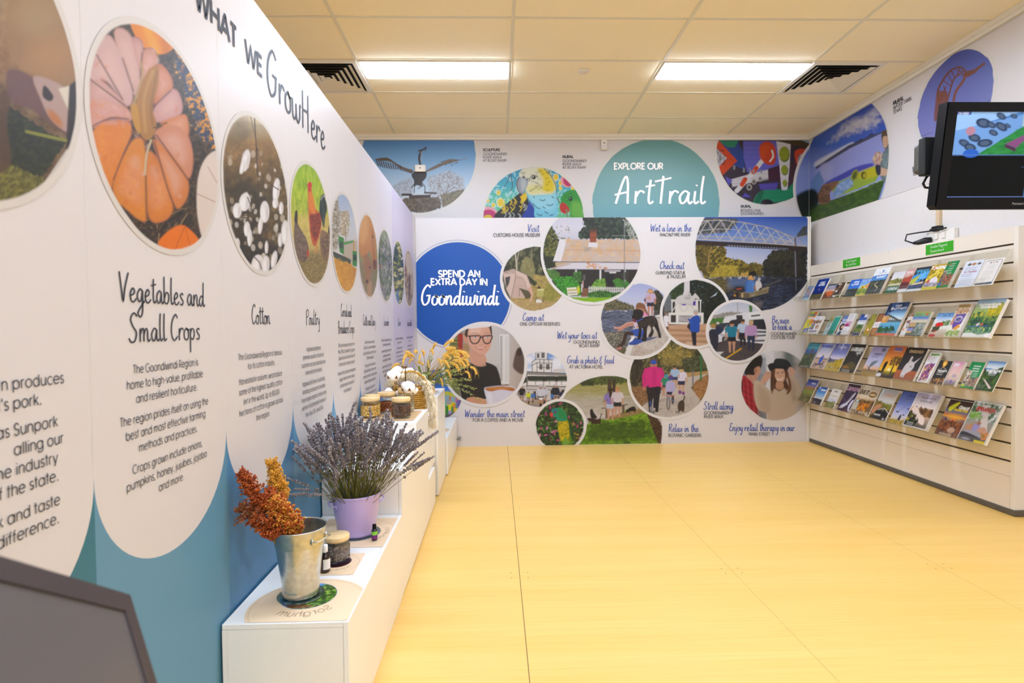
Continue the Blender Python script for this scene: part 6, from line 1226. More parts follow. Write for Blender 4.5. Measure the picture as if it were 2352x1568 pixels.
for k in range(7):
    rg = random.Random(100+k); L = .40; bend = rg.uniform(.0, .16)*(1 if k else .2); ph = 0
    cur = [(bend*(s*s), .012*math.sin(3*s+k), L*s*(1-.25*bend*s)) for s in np.linspace(0, 1, 9)]
    r = thing('lavender_sprig', 'dried grey-purple lavender sprig in the lilac pot', 'lavender sprig', (0, 0, 0), 'dried lavender sprigs')
    obj('stem', G().tube(cur, [.0013]*6+[.001]*3, 4), M_LSTEM, r)
    g = G(); cur = np.array(cur); hs = .68+rg.uniform(-.05, .06); nw = 11
    for w in range(nw):
        s = hs+(1.0-hs)*(w/(nw-1))**.9 if w else hs-.12*rg.random(); i = s*8; a = int(min(7, i)); p0 = cur[a]*(1-(i-a))+cur[a+1]*(i-a)
        for q in range(5):
            an = 2*math.pi*q/5+w*.6; d = .0052*(1-.45*w/nw)*rg.uniform(.7, 1.25); g.blob((p0[0]+d*math.cos(an), p0[1]+d*math.sin(an), p0[2]+rg.uniform(-.003, .003)), .0036*rg.uniform(.75, 1.1), .0036, .0056, 0 if rg.random() < .75 else 1, 5, 4)
    obj('flower_spike', g, M_LFLOW, r); protos.append(r)
rg = random.Random(5); used = set()
def put_sprig(k, base, az, tilt, sc):
    from mathutils import Euler, Quaternion
    q = Quaternion((0, 0, 1), az) @ Quaternion((0, 1, 0), tilt) @ Quaternion((0, 0, 1), rg.uniform(-3.1, 3.1)); e = q.to_euler()
    if k not in used: used.add(k); o = protos[k]; o.location = base; o.rotation_euler = e; o.scale = (sc,)*3
    else: dup(protos[k], base, e, (sc,)*3)
for n in range(215):
    k = n % 7; az = rg.uniform(0, 2*math.pi); f = math.sqrt(rg.random()); tl = .60*f*rg.uniform(.75, 1.1)
    dx = math.cos(az)
    if dx < 0: tl *= 1-.28*abs(dx)
    rb = .062*f; put_sprig(k, (LX+rb*math.cos(az), LY_+rb*math.sin(az), lz+.115), az, tl, rg.uniform(.70, .98) if n > 26 else rg.uniform(.92, 1.06))
for n in range(26):   # stragglers arching out left (towards the viewer) and right
    az = rg.uniform(-2.5, -1.9) if n < 15 else rg.uniform(-.7, .3); put_sprig(3+n % 4, (LX+.06*math.cos(az), LY_+.06*math.sin(az), lz+.12), az, rg.uniform(.62, .95), rg.uniform(.7, .92))

# ---------------------------------------------------------------- cotton, basket and fleece
M_COT = mat('cotton lint', 'fbf8f3', .9, bump=.5, vscale=120); M_BRACT = mat('dry cotton bract', '8a5f38', .8); M_TWIG = mat('dark twig', '3a271c', .7)
def boll(root, c, r, seed):
    rg = random.Random(seed); g = G()
    for q in range(5):
        a = 2*math.pi*q/5+seed; g.blob((c[0]+.45*r*math.cos(a), c[1]+.45*r*math.sin(a), c[2]+rg.uniform(-.2, .3)*r), r*.68, r*.68, r*.72, 0, 12, 9, .05, rg)
    g.blob((c[0], c[1], c[2]+.3*r), r*.7, m=0, nu=12, nv=9, rnd=.05, rng=rg)
    b = obj('boll', g, M_COT, root); h = G()
    for q in range(5):
        a = 2*math.pi*q/5+seed+.5; u = np.array([math.cos(a), math.sin(a), 0]); s_ = np.array([-math.sin(a), math.cos(a), 0]); cc = np.array(c)
        h.add([cc+u*r*.2-[0,0,r*.8], cc+u*r*1.0+s_*r*.25-[0,0,r*.35], cc+u*r*1.25+[0,0,r*.12], cc+u*r*1.0-s_*r*.25-[0,0,r*.35]], [(0,1,2,3)])
        h.add([cc+u*r*.2-[0,0,r*.84], cc+u*r*1.0+s_*r*.25-[0,0,r*.39], cc+u*r*1.25+[0,0,r*.08], cc+u*r*1.0-s_*r*.25-[0,0,r*.39]], [(3,2,1,0)])
    obj('bract', h, M_BRACT, b)
Y_ = 3.60
def at(px, py, Y=Y_): return on_y(px, py, Y)
s0 = at(930, 906, 3.52); s0[2] = zj+.149
t = thing('cotton_branch', 'dark cotton twig with open white bolls standing over the jars', 'cotton branch', tuple(s0))
top = at(931, 846, 3.53)
obj('stem', G().tube([s0, at(931, 885, 3.52), at(932, 862, 3.525), top, at(926, 841, 3.53), at(921, 844, 3.53)], [.0032, .003, .0028, .0026, .002, .0015], 7).tube([at(930, 892, 3.52), at(915, 883, 3.51), at(905, 878, 3.5)], [.0024, .002, .0016], 6).tube([at(932, 880, 3.52), at(940, 890, 3.51)], [.0022, .0015], 6).tube([top, at(936, 838, 3.53)], [.002, .001], 6), M_TWIG, t)
g = G(); rg = random.Random(3); hd = at(927, 843, 3.53)
for q in range(7):
    a = q*.9; d = np.array([math.cos(a), math.sin(a), rg.uniform(-.3, .5)])*.022; g.add([hd, hd+d*.6+[0,0,.006], hd+d, hd+d*.6-[0,0,.006]], [(0,1,2,3)])
obj('husk', g, M_BRACT, t)
for i, (px, py, r, yy) in enumerate(((904, 862, .040, 3.49), (938, 890, .040, 3.475), (949, 898, .030, 3.50), (893, 903, .036, 3.60), (920, 906, .036, 3.565), (912, 852, .032, 3.56))): boll(t, at(px, py, yy), r, i+1)
M_WICK = mat('golden wicker', 'b98b35', .55, var=.25, vscale=40)
KX, KY, kz = -.605, 3.90, ZP[4]+.0012
t = thing('wicker_basket', 'golden wicker basket with an arched rope handle behind the jars', 'basket', (KX, KY, kz))
g = G(); NR = 15
for i in range(NR):
    f = i/(NR-1); rx = .100+.026*f; ry = .085+.02*f; z = kz+.008+.205*f
    g.tube([(KX+(rx+.003*(-1)**(k+i))*math.cos(2*math.pi*k/40), KY+(ry+.003*(-1)**(k+i))*math.sin(2*math.pi*k/40), z+.0012*math.sin(k*2.1+i)) for k in range(41)], .0072, 6, cap=False)
obj('weave', g, M_WICK, t)
g = G()
for k in range(20):
    a = 2*math.pi*k/20; g.tube([(KX+.098*math.cos(a), KY+.083*math.sin(a), kz), (KX+.127*math.cos(a), KY+.106*math.sin(a), kz+.222)], .004, 5)
obj('stakes', g, M_WICK, t)
obj('floor_panel', G().lathe(KX, KY, [(0, .004), (.08, .004), (.08, 0)], 24, z0=kz), M_WICK, t)
g = G(); HP = [np.array((KX+.02-.112*math.cos(u), KY-.09, kz+.20+.125*math.sin(u))) for u in np.linspace(0, math.pi, 25)]
for s_ in (0, 2.09, 4.18): g.tube([p+np.array([0, .006*math.sin(i*.9+s_), .006*math.cos(i*.9+s_)]) for i, p in enumerate(HP)], .0065, 6)
obj('handle', g, M_WICK, t)
# fleece spilling out of the basket and down its right side
M_WOOL = [mat('cream fleece', 'f8ebcf', .95, var=.1, vscale=50), mat('tan fleece', 'e3c898', .95, var=.15, vscale=50)]
rg = random.Random(21); g = G(); path = [np.array(p) for p in ((-.735,3.86,kz+.235),(-.69,3.84,kz+.285),(-.62,3.84,kz+.315),(-.55,3.84,kz+.30),(-.480,3.83,kz+.245),(-.450,3.81,kz+.16),(-.442,3.80,kz+.08),(-.438,3.80,kz-.005),(-.440,3.80,kz-.03))]
wd = [.05, .066, .072, .062, .046, .036, .034, .026, .02]
for i in range(len(path)-1):
    for k in range(13):
        u = rg.random(); c = path[i]*(1-u)+path[i+1]*u; r = (wd[i]*(1-u)+wd[i+1]*u)*.42; c = c+np.array([rg.gauss(0, .35*r), rg.gauss(0, .5*r), rg.gauss(0, .3*r)]); c[2] = max(c[2], kz+.6*r) if c[0] < -.462 else c[2]
        g.blob(c, r*rg.uniform(.6, 1), r*rg.uniform(.6, 1), r*rg.uniform(.6, 1), 0 if rg.random() < .8 else 1, 9, 7, .16, rg)
for n in range(1500):
    i = rg.randrange(len(path)-1); u = rg.random(); c = path[i]*(1-u)+path[i+1]*u; r = (wd[i]*(1-u)+wd[i+1]*u)
    th = rg.uniform(0, 6.28); d = np.array([math.cos(th)*.8, -abs(math.sin(th)), rg.uniform(-.5, .8)]); d /= np.linalg.norm(d)
    p0 = c+d*r*.35; p1 = p0+d*r*.33+np.array([rg.gauss(0,.008), rg.gauss(0,.008), -.012]); p2 = p1+np.array([rg.gauss(0,.010), rg.gauss(0,.008), -.022]); 
    for q_ in (p1, p2):
        if q_[0] < -.466: q_[2] = max(q_[2], kz+.002)
    g.tube([p0, p1, p2], [.0016, .0014, .0006], 3, 0 if rg.random() < .7 else 1, cap=False)
single('wool_fleece', g, M_WOOL, 'shaggy cream fleece spilling over the basket and down its side', 'fleece', tuple(path[2]))

# ---------------------------------------------------------------- wheat and rosemary on the far plinth
VX, VY, vz = -.565, 4.44, ZP[5]+.0022
t = thing('stem_vase', 'plain glass vase holding wheat and rosemary behind the basket', 'vase', (VX, VY, vz))
obj('body', G().lathe(VX, VY, [(0, .001), (.042, 0), (.048, .006), (.048, .12), (.042, .15), (.045, .16), (.042, .16), (.039, .15), (.044, .12), (.044, .01), (0, .006)], 32, z0=vz), M_GLASS, t)
c = (-.492, 4.285); gz = ZP[5]+.0022
t = thing('glass_tube', 'slim glass tube of orange grain with a wooden stopper', 'jar', (c[0], c[1], gz))
obj('body', G().lathe(*c, [(0, .001), (.016, 0), (.018, .003), (.018, .092), (.0165, .092), (.0165, .006), (0, .005)], 24, z0=gz), M_GLASS, t)
obj('contents', G().lathe(*c, [(0, .0055), (.0155, .006), (.0155, .062), (0, .066)], 20, z0=gz), mat('orange grain', 'd08a1e', .7, var=.2, vscale=120), t)
obj('lid', G().lathe(*c, [(0, .0925), (.017, .0925), (.019, .094), (.019, .104), (0, .105)], 24, z0=gz), M_LID, t)
M_WHEAT = mat('ripe wheat', 'ecc05c', .7, var=.2, vscale=80); M_WSTEM = mat('wheat straw', 'cfa650', .7); M_ROSE = [mat('rosemary leaf', '9aa854', .6, var=.25, vscale=60), mat('pale rosemary leaf', 'c9c890', .6)]
def wheat(k):
    rg = random.Random(200+k); r = thing('wheat_stalk', 'golden wheat stalk with a nodding ear in the far vase', 'wheat stalk', (0, 0, 0), 'wheat stalks in the far vase'); b = .10+.08*k
    cur = np.array([(b*s**2.2*.9, .01*math.sin(4*s+k), .40*s-.12*b*s**3) for s in np.linspace(0, 1, 10)])
    obj('stem', G().tube(cur, .0013, 4), M_WSTEM, r); g = G(); d = cur[-1]-cur[-2]; d /= np.linalg.norm(d); s_ = np.cross(d, [0, 1, 0]); e = cur[-1]
    for i in range(10):
        e = e+d*.0105; d = d+np.array([.04, 0, -.085*(1+k*.5)]); d /= np.linalg.norm(d)
        for sg in (-1, 1):
            o = np.cross(d, [0, 1, 0])*sg*.004; g.blob(e+o+np.array([0, .002*sg*(-1)**i, 0]), .0062, .0062, .0092, 0, 5, 4)
            q = e+o*2; g.tube([q, q+d*.03+o*2, q+d*.055+o*3.5-np.array([0, 0, .004])], [.0007, .0006, .0003], 3, 0, False)
    obj('ear', g, M_WHEAT, r); return r
def rosemary(k):
    rg = random.Random(300+k); r = thing('rosemary_sprig', 'leafy green rosemary sprig in the far vase', 'rosemary sprig', (0, 0, 0), 'rosemary sprigs in the far vase'); b = .05+.09*k
    cur = np.array([(b*s**1.8, .012*math.sin(5*s+k), .34*s-.2*b*s**2.5) for s in np.linspace(0, 1, 12)]); obj('stem', G().tube(cur, [.002]*8+[.0012]*4, 5), M_TWIG if k % 2 else M_LSTEM, r); g = G()
    for i in range(4, 12):
        for q in range(9):
            a = rg.uniform(0, 6.28); p = cur[i]+(cur[i]-cur[i-1])*rg.uniform(-1, 0); d = cur[i]-cur[i-1]; d /= np.linalg.norm(d); u = np.cross(d, [0, 1., 0]); u /= np.linalg.norm(u); v = np.cross(d, u); o = (u*math.cos(a)+v*math.sin(a))
            tip = p+o*.018+d*.022; w = np.cross(o, d)*.0032; mid = (p+tip)/2+d*.002; g.add([p, mid+w, tip, mid-w], [(0, 1, 2, 3)], 0 if rg.random() < .8 else 1)
    obj('leaves', g, M_ROSE, r); return r
rg = random.Random(8)
from mathutils import Quaternion
def fan(fn, n, nk, th0, th1, tl0, tl1, s0_, s1_):
    pr = [fn(k) for k in range(nk)]
    for i in range(n):
        az = rg.uniform(th0, th1); q = (Quaternion((0, 0, 1), az) @ Quaternion((0, 1, 0), rg.uniform(tl0, tl1))).to_euler(); loc = (VX+.02*math.cos(az), VY+.02*math.sin(az), vz+.03); s = (rg.uniform(s0_, s1_),)*3
        if i < nk: pr[i].location = loc; pr[i].rotation_euler = q; pr[i].scale = s
        else: dup(pr[i % nk], loc, q, s)
fan(wheat, 44, 4, -2.2, .9, .05, .55, .66, .92)
fan(rosemary, 26, 4, -2.6, .9, .10, .70, .66, .90)
# long sprays reaching right across the coffee picture
fan(rosemary, 5, 4, -.45, .15, .75, 1.0, .92, 1.06)
# ---------------------------------------------------------------- clear trays and brochures on the slatwall
TILT = np.array([.13, 0, .263]); TILT /= np.linalg.norm(TILT); FRONT = np.array([-TILT[2], 0, TILT[0]])
ROWZ = {1: 1.505, 2: 1.154, 3: .81, 4: .45}
def row_pt(r, y, up, out=0.): return np.array([XS-.15, y, ROWZ[r]]) + TILT*up + FRONT*out
WHERE = {1: 'top', 2: 'second', 3: 'third', 4: 'bottom'}
for r in ROWZ:
    for k in range(4):
        ya = SY0+.04+.585*k; yb = ya+.578
        g = G(); th = .003
        def sheet(p0, p1, e):  # plate between two points of the profile, thickness along e
            a, b = np.array(p0), np.array(p1); e = np.array(e)*th; g_ = []
            for y in (ya, yb):
                for q in (a, b, b+e, a+e): g_.append((q[0], y, q[2]))
            g.add(g_, [(0,1,2,3),(7,6,5,4),(0,4,5,1),(1,5,6,2),(2,6,7,3),(3,7,4,0)])
        o = -.014; sheet(row_pt(r, 0, -.004, o), row_pt(r, 0, .262, o), FRONT); sheet(row_pt(r, 0, -.004, o+th), row_pt(r, 0, -.004, .045), -TILT); sheet(row_pt(r, 0, -.004, .042), row_pt(r, 0, .030, .042), FRONT)
        tp = row_pt(r, 0, .262, o); wx = XS-.002
        sheet((tp[0], 0, tp[2]-.003), (wx, 0, tp[2]-.003), (0, 0, 1))
        for y in (ya+.001, (ya+yb)/2, yb-.004):   # triangular brackets to the wall
            a, b, c = row_pt(r, y, .256, o-.0005), row_pt(r, y, .03, o-.0005), np.array([wx, y, tp[2]-.008]); d = np.array([wx, y, tp[2]-.06])
            q = [a, b, d, c]; g.add([tuple(p) for p in q]+[tuple(p+[0, .003, 0]) for p in q], [(0,1,2,3),(7,6,5,4),(0,4,5,1),(1,5,6,2),(2,6,7,3),(3,7,4,0)])
        side_ = ['nearest the viewer', 'second from the near end', 'third from the near end', 'nearest the rear panel'][k]
        single('brochure_tray', g, M_ACRYL, 'clear acrylic tray in the %s row, %s' % (WHERE[r], side_), 'brochure tray', tuple(row_pt(r, (ya+yb)/2, 0)), 'clear brochure trays')
M_PAGES = mat('white page edges', 'e6e2da', .7, var=.05, vscale=300)
def ptext(p, s, x0, x1, y, h, c, w=.012, font=SANS):
    st, W = text_strokes(s, font)
    for q in st: p.L([(x0+(x1-x0)*a/W, y-h*b) for a, b in q], w, c)
    return p
def lines(p, x0, x1, y0, y1, n, c, w=.012, a=.8):
    g = random.Random(n)
    for i in range(n): p.L([(x0, y0+(y1-y0)*i/max(1, n-1)), (x1-(x1-x0)*.3*g.random(), y0+(y1-y0)*i/max(1, n-1))], w, c, a)
    return p
def sky(p, *st): p.vg(*st); return p
# one short painter per cover: x and y run from 0 to 1
def bA(p): sky(p,(0,'3f6ea8'),(.3,'7fb4dc'),(.8,'4f8fc8'),(1,'c8dcec')).T('.1,.2 .9,.15 .9,.7 .2,.75',['d88a2c','f0b858','6aa8d8','b8742c'],.12).R(.1,.78,.9,.95,'b8d4ec'); ptext(p,'BYRON',.2,.9,.1,.06,'f4f4f4')
def bB(p): sky(p,(0,'1c3f98'),(.62,'123088'),(.72,'1a2a5c'),(.76,'5c5a3c'),(1,'2c2c40')).T('0,.78 1,.74 1,.95 0,.95',['6a5c34','8a7844','3c3a2c'],.08); ptext(p,'VISIT',.3,.75,.22,.07,'f4f4f8',.03); ptext(p,'MOREE',.25,.8,.33,.07,'f4f4f8',.03); p.E(.5,.52,.06,.03,'e8a050')
def bC(p): sky(p,(0,'6a7494'),(.3,'b8a8b4'),(.45,'f0c8a8'),(.5,'8a5a3c')).S('.1,.6 .4,.45 .8,.48 .95,.7 .7,.85 .3,.9','e0703c').S('.0,.7 .3,.7 .5,1 .0,1','8a4a2c').L('.2,.6 .5,.95',.06,'3c2420'); ptext(p,'GUYRA',.2,.8,.16,.06,'fff')
def bD(p): p.bg('3a2a20').T(None,['1f1712','5c4030','8a6a4c','2c2018','a88a68'],.1,con=3).R(.0,.82,1,.86,'e8e0d4'); ptext(p,'Taste',.1,.5,.12,.07,'f4f0e8',.03); p.E(.3,.55,.14,.07,'e0d8cc').E(.3,.9,.2,.05,'e8e4dc').E(.75,.9,.15,.05,'6a9a3c')
def bE(p): sky(p,(0,'2c6ad0'),(.5,'3a7cd8'),(.56,'6a7a6a'),(.6,'44443a'),(1,'30302a')).T('0,.58 1,.55 1,1 0,1',['2c2c26','4a4a3c','3a4034'],.09); ptext(p,'drive',.35,.8,.2,.09,'f4f6fa',.03); ptext(p,'INLAND',.2,.85,.33,.07,'f4f6fa',.03)
def bF(p): sky(p,(0,'3f8cd8'),(.5,'a0d0f0')).R(.05,.05,.95,.16,'e8f0f8',.85).E(.35,.5,.2,.12,'f0c010').E(.7,.44,.18,.11,'e8b408').E(.35,.5,.07,.045,'6a4410').E(.7,.44,.06,.04,'6a4410').T('0,.55 1,.6 1,.9 0,.9',['2c6a1c','6a9a24','e8c41c'],.08).S('.7,.3 .9,.26 .85,.55 .7,.6','e89a5c').R(0,.9,1,1,'e8c81c'); ptext(p,'SOUTHERN QLD',.1,.9,.14,.06,'2c6ad0',.02)
def bG(p): p.bg('3a7ccc'); p.vg((0,'f4f4f2'),(.27,'f2f2f0'),(.28,'2c70c8'),(.45,'5a9ad8'),(.5,'3c4440'),(1,'4a4a34')).P('.3,.27 .0,.3 0,.27','f4f4f2').T('0,.5 1,.46 1,1 0,1',['2a3028','4c5440','6a6444','3a3a2c'],.1).L('.55,.55 .4,.65 .7,.78 .6,.9',.035,'cdb890',1,True).R(.5,.08,.62,.16,'6a8ac8').L('.35,.2 .8,.19',.015,'8a98b0'); ptext(p,'BURNETT',.3,.9,.38,.06,'f0f4fa',.025)
def bH(p): sky(p,(0,'dcd8dc'),(.4,'ece8e4'),(.55,'98943c'),(.62,'c8b878'),(.7,'2f6a4c'),(1,'2c6448')).T('.0,.35 .6,.3 1,.4 1,.55 0,.58',['4a5a1c','98903c','c8bc50','6a6a2c'],.09).L('0,.6 1,.58',.03,'f0f0ec'); ptext(p,'WONDAI',.12,.9,.85,.1,'f0f0ec',.03)
def bI(p): sky(p,(0,'d8a098'),(.3,'e0b0a4'),(.4,'b04a30')).P('.1,.5 .9,.25 1,.6 .3,.75','b84a30').T('0,.55 1,.6 1,.85 0,.85',['5c1f1c','8a3a34','30181a'],.08).R(0,.86,1,1,'f0eeec'); ptext(p,'Roma',.15,.8,.2,.1,'fbf0ec',.03)
def bJ(p): p.bg('32323a'); p.T('0,.28 1,.2 1,.5 .4,.62 0,.7',['2f8ad0','4aa8e8','88c8f0'],.15).P('0,.5 .5,.3 .3,.7 0,.8','c4c43c').T('0,.7 1,.62 1,.9 0,.9',['3a4470','565c8a','2c3458'],.1).P('.2,.66 .9,.62 .9,.7 .1,.74','e0c8a0').L('.45,.52 .9,.55',.02,'3a3c34').L('.5,.5 .55,.65',.02,'2c2c2c').R(0,.9,1,1,'eceae8'); ptext(p,'YEPPOON',.08,.92,.2,.08,'4fa8c8',.035)
def bK(p): p.bg('d8b428'); p.T(None,['8a7a18','e8c838','f4e070','b89a20'],.12,con=2.8).R(0,0,1,.16,'c89c34',.6); ptext(p,'Touring',.05,.95,.17,.1,'fdf6f0',.045); p.E(.22,.13,.06,.035,'e04820'); p.S('.3,.6 .6,.5 .8,.7 .6,.85 .35,.85','e8e0e4').S('.1,.65 .3,.6 .3,.85 .1,.85','c86a5a').T('.1,.7 .9,.75 .9,.9 0,.88',['6a5c74','a89ab0','e0d8e0'],.07).R(0,.88,1,1,'e0d04c')
def bL(p): p.bg('0f8a44'); lines(p,.3,.85,.1,.45,5,'e8f0e4',.02).L('.1,.12 .4,.1',.03,'c83c2c').P('.0,.35 .35,.33 .3,.85 .0,.88','b8aca0').T('.0,.4 .3,.38 .3,.8 .0,.85',['6a5a50','d8b8a0','3c2c28'],.06).T('.35,.52 1,.5 1,.9 .3,.92',['8a6a50','d0c8b8','4a3a30','c8502c'],.08).R(0,.82,.3,.9,'3c6ac8')
def bM(p): p.bg('e4e8f2'); p.E(.28,.14,.1,.05,'3a4a44').P('.5,.08 .68,.14 .52,.2 .36,.14','b87a34').E(.8,.14,.1,.04,'48502f'); lines(p,.15,.85,.26,.36,3,'7a84a8'); ptext(p,'Tour Timetable',.15,.85,.45,.05,'a83c5c',.014); lines(p,.1,.9,.52,.58,2,'4a5484',.014); lines(p,.15,.85,.64,.92,8,'a0a8bc',.01,.6)
def bN(p):
    p.bg('f0e9e0'); p.E(.38,.14,.05,.022,'4a3a30').E(.52,.14,.04,.022,'b87a34').E(.68,.14,.05,.02,'4a4a30'); lines(p,.3,.75,.24,.36,3,'9aa0a8',.01,.7); lines(p,.2,.8,.45,.8,10,'b0b0ae',.01,.6); p.L('.06,.9 .06,.12 .12,.06 .86,.06 .93,.12 .93,.9',.016,'4a5468').P('.06,.9 .93,.88 .93,.96 .06,.97','3a4a60')
def cA(p): sky(p,(0,'b8c41c'),(.2,'d8cc18'),(1,'e8d414')).P('.5,0 1,0 1,.5 .6,.6','e8821c').R(.05,.1,.8,.2,'5c8a80').R(.05,.24,.9,.34,'d84030'); ptext(p,'Camping',.08,.88,.325,.07,'fdf8f0',.03); lines(p,.2,.9,.42,.5,2,'8a6a1c',.025).T('.1,.75 .9,.7 .9,.95 .1,.98',['6a5a3c','f0f0ec','3a5ca8'],.08).E(.5,.6,.1,.05,'4a9ab8')
def cB(p): p.bg('f0eef0'); lines(p,.2,.8,.1,.14,2,'a8b0c8',.02).T('0,.22 1,.22 1,.42 0,.42',['3a5a2c','c86a4c','e8d8c0','4a3a30'],.08).R(0,.44,.45,.75,'5c5480').T('.05,.5 .4,.5 .4,.65 .05,.65',['7a8a3c','e8e0d0','3a3050'],.06).T('.6,.5 1,.5 1,.72 .6,.72',['6a4a34','c8a07a','e0d0b8'],.06).T('.1,.78 1,.78 1,.92 .1,.92',['8a7aa8','d8b898','5a7a3c'],.06)
def cC(p): sky(p,(0,'b8a060'),(.2,'8a8a4c'),(.4,'a8bcb8'),(1,'b4c8cc')).E(.5,.5,.12,.06,'6a5a2c').L('.5,.4 .5,.6',.06,'3a4a3c')
def cD(p): sky(p,(0,'9ad0c0'),(.1,'3aa890'),(.5,'2f9a88'),(1,'1c7a6a')).R(0,0,1,.04,'c8e4dc').P('.75,0 1,0 1,1 .8,1','4ab8a4',.6)
def cE(p): p.bg('7a90c0'); p.vg((0,'6a84c0'),(.3,'8aa0cc'),(.4,'e8e8f0'),(.7,'e4e0e0'),(1,'c8ccd4')).R(.1,.2,.9,.25,'e8ecf4').S('.1,.55 .4,.4 .85,.45 .9,.7 .4,.75','3c2c24').E(.6,.58,.2,.08,'e8b898').S('.2,.95 .5,.8 .9,.85 .9,1 .2,1','3a4a6a')
def cF(p): p.bg('f2efec'); lines(p,.15,.85,.08,.28,5,'b0a8b0',.02).R(.05,.36,.95,.48,'d8a8c0').R(.05,.48,.85,.62,'b02c74').E(.7,.54,.1,.03,'f0d8e4'); lines(p,.1,.8,.7,.92,6,'b8b4b4',.014,.7)
def cG(p): sky(p,(0,'2c4a9c'),(.28,'4a6ab4'),(.3,'f2f0f0'),(.45,'e8e8ec'),(.5,'8a9a6a'),(1,'3a4478')).R(.55,0,.95,.14,'f4f2f0').S('.1,.7 .4,.5 .8,.55 .9,.75','4a6a2c').T('0,.68 1,.65 1,.85 0,.9',['6a7a34','a8a04c','3a4a24'],.08).R(.1,.33,.9,.35,'4a6ab4')
def cH(p): sky(p,(0,'6a7a2c'),(.4,'8a8a34'),(.6,'c8a830'),(1,'b88a2c')).T(None,['5a6420','a89a34','d8c04c'],.1,a=.7).E(.5,.75,.25,.1,'e88a28').E(.5,.72,.12,.06,'f0e8d8')
def cI(p): p.bg('8a4a1c'); lines(p,.2,.9,.08,.3,4,'d8a060',.03).P('.0,.38 1,.36 1,.62 0,.64','f2ece6').E(.5,.5,.35,.06,'a8744c').E(.5,.5,.3,.04,'f2ece6').P('0,.65 1,.63 1,1 0,1','a8682c'); lines(p,.2,.8,.72,.9,4,'e8c090',.02)
def cJ(p):
    sky(p,(0,'1c3464'),(.2,'3a6ab0'),(.4,'a8d4ec'),(.5,'e8e8e0'),(.55,'5c5a50'),(.62,'6ab0d0'),(1,'3a8ab0')); p.T('0,0 1,0 .9,.1 .4,.22 .2,.3 0,.45',['14244a','2c4a80','4a7ac0'],.1).P('0,.4 .4,.38 .3,.6 0,.62','f0a83c',.85).L('.25,.38 .95,.57',.05,'4a5048'); 
    for i in range(7): x = .22+.1*i; p.L([(x,.38+.03*i),(x,.58)],.03,'5a4c40')
    p.T('0,.75 .8,.72 .9,.9 0,.92',['2c5a34','4a8a44','1c3c3a'],.1).R(0,.93,1,1,'e87040'); ptext(p,'Visit',.35,.65,.12,.05,'f4f8fa',.018); ptext(p,'Burnett',.2,.95,.2,.05,'f4f8fa',.02)
def cK(p): p.bg('e8d8c8'); p.T('0,0 1,0 1,.12 0,.12',['6a3a28','d8a888','8a5a40'],.07).E(.6,.5,.2,.14,'6a6460').E(.6,.5,.12,.09,'d8d0cc').P('.1,.3 .7,.26 .6,.4 .1,.4','8a5a4c').R(0,.75,1,.9,'f0ece8').E(.2,.68,.1,.05,'e07838')
def cL(p): sky(p,(0,'e8c030'),(.1,'b8b840'),(.22,'5a7ac0'),(.24,'2c6ac8'),(.4,'e8d8b0'),(.5,'5a5448'),(1,'6a6a5c')).R(0,.0,1,.23,'6aa880',.6).E(.8,.11,.09,.05,'d86a28').R(0,.46,.4,.62,'c8a070').T('.4,.48 1,.46 1,.7 .4,.72',['3a4a48','8a9a8c','c8c0b0'],.08).P('0,.68 .35,.66 .32,.86 0,.88','8a90c8').P('.0,.8 .33,.79 .32,.86 0,.88','f0b850').T('.4,.72 1,.7 1,.95 .4,.95',['3a4a3a','c8ccd0','6a7a68'],.06); lines(p,.1,.6,.1,.16,2,'4a5a34',.02)
def cM(p): sky(p,(0,'8ab4dc'),(.2,'a8c8e8'),(.3,'e8ecf0'),(.5,'dcd4c4'),(1,'c8a888')); ptext(p,'PITTSWORTH',.06,.94,.16,.13,'2f74b8',.028); p.T('.4,.35 .9,.3 .9,.55 .5,.55',['4a6a34','b0b88c','6a8a4c'],.08).E(.38,.48,.22,.1,'d82018').E(.25,.72,.16,.07,'d0241c').E(.25,.92,.2,.06,'c82420').T('.1,.55 .5,.55 .5,.7 .1,.75',['2c3a1c','4a5a2c'],.06).P('.5,.55 1,.5 1,.65 .5,.66','ece6da'); lines(p,.15,.9,.24,.3,2,'6a88b8',.014)
def cN(p): p.bg('efe6d4'); p.R(.04,.02,.96,.12,'a8834c').T('.04,.14 .96,.14 .96,.3 .04,.32',['8a4a3a','d8a878','e8d8c0'],.06).P('.15,.32 .9,.3 .85,.6 .4,.78 .2,.6','6a4aa0').E(.5,.46,.28,.09,'d8d4dc').E(.5,.47,.22,.065,'6a5a8c').T('.05,.35 .2,.34 .25,.6 .05,.65',['a84a34','e8c0a0'],.05).P('.4,.75 .7,.62 .9,.7 .6,.8','e8a030').T('.03,.82 .97,.8 .97,.96 .03,.97',['8aa03c','c8cc7a','6a8434'],.1)
def cO(p): sky(p,(0,'8ab0d0'),(.1,'b0c4cc'),(.14,'a8b490'),(.3,'a8bc6a'),(.5,'6a8a3c'),(1,'2c5a44')).T('.5,.12 1,.1 1,.5 .6,.45 .5,.4',['c8b01c','e8d02c','8a9a20'],.1).T('0,.35 .4,.3 .5,.5 1,.4 1,.75 0,.75',['1c3a1c','6a8a2c','3a6a4c','c8b83c'],.09,con=3).L('0,.72 .8,.7',.025,'2c5c98').T('0,.76 1,.74 1,.93 0,.93',['2c6a4c','8ab08a','1c4a3a','d8d030'],.06).S('-.1,.92 .3,.88 .6,.93 1.1,.88 1.1,1.1 -.1,1.1','f4f0ec').E(.4,.66,.06,.04,'d8c4d0').E(.55,.66,.05,.04,'b85a3c'); ptext(p,'Southern Downs',.12,.88,.15,.04,'f8f8f4',.022); ptext(p,'Granite Belt',.2,.8,.22,.045,'f8f8f4',.022)
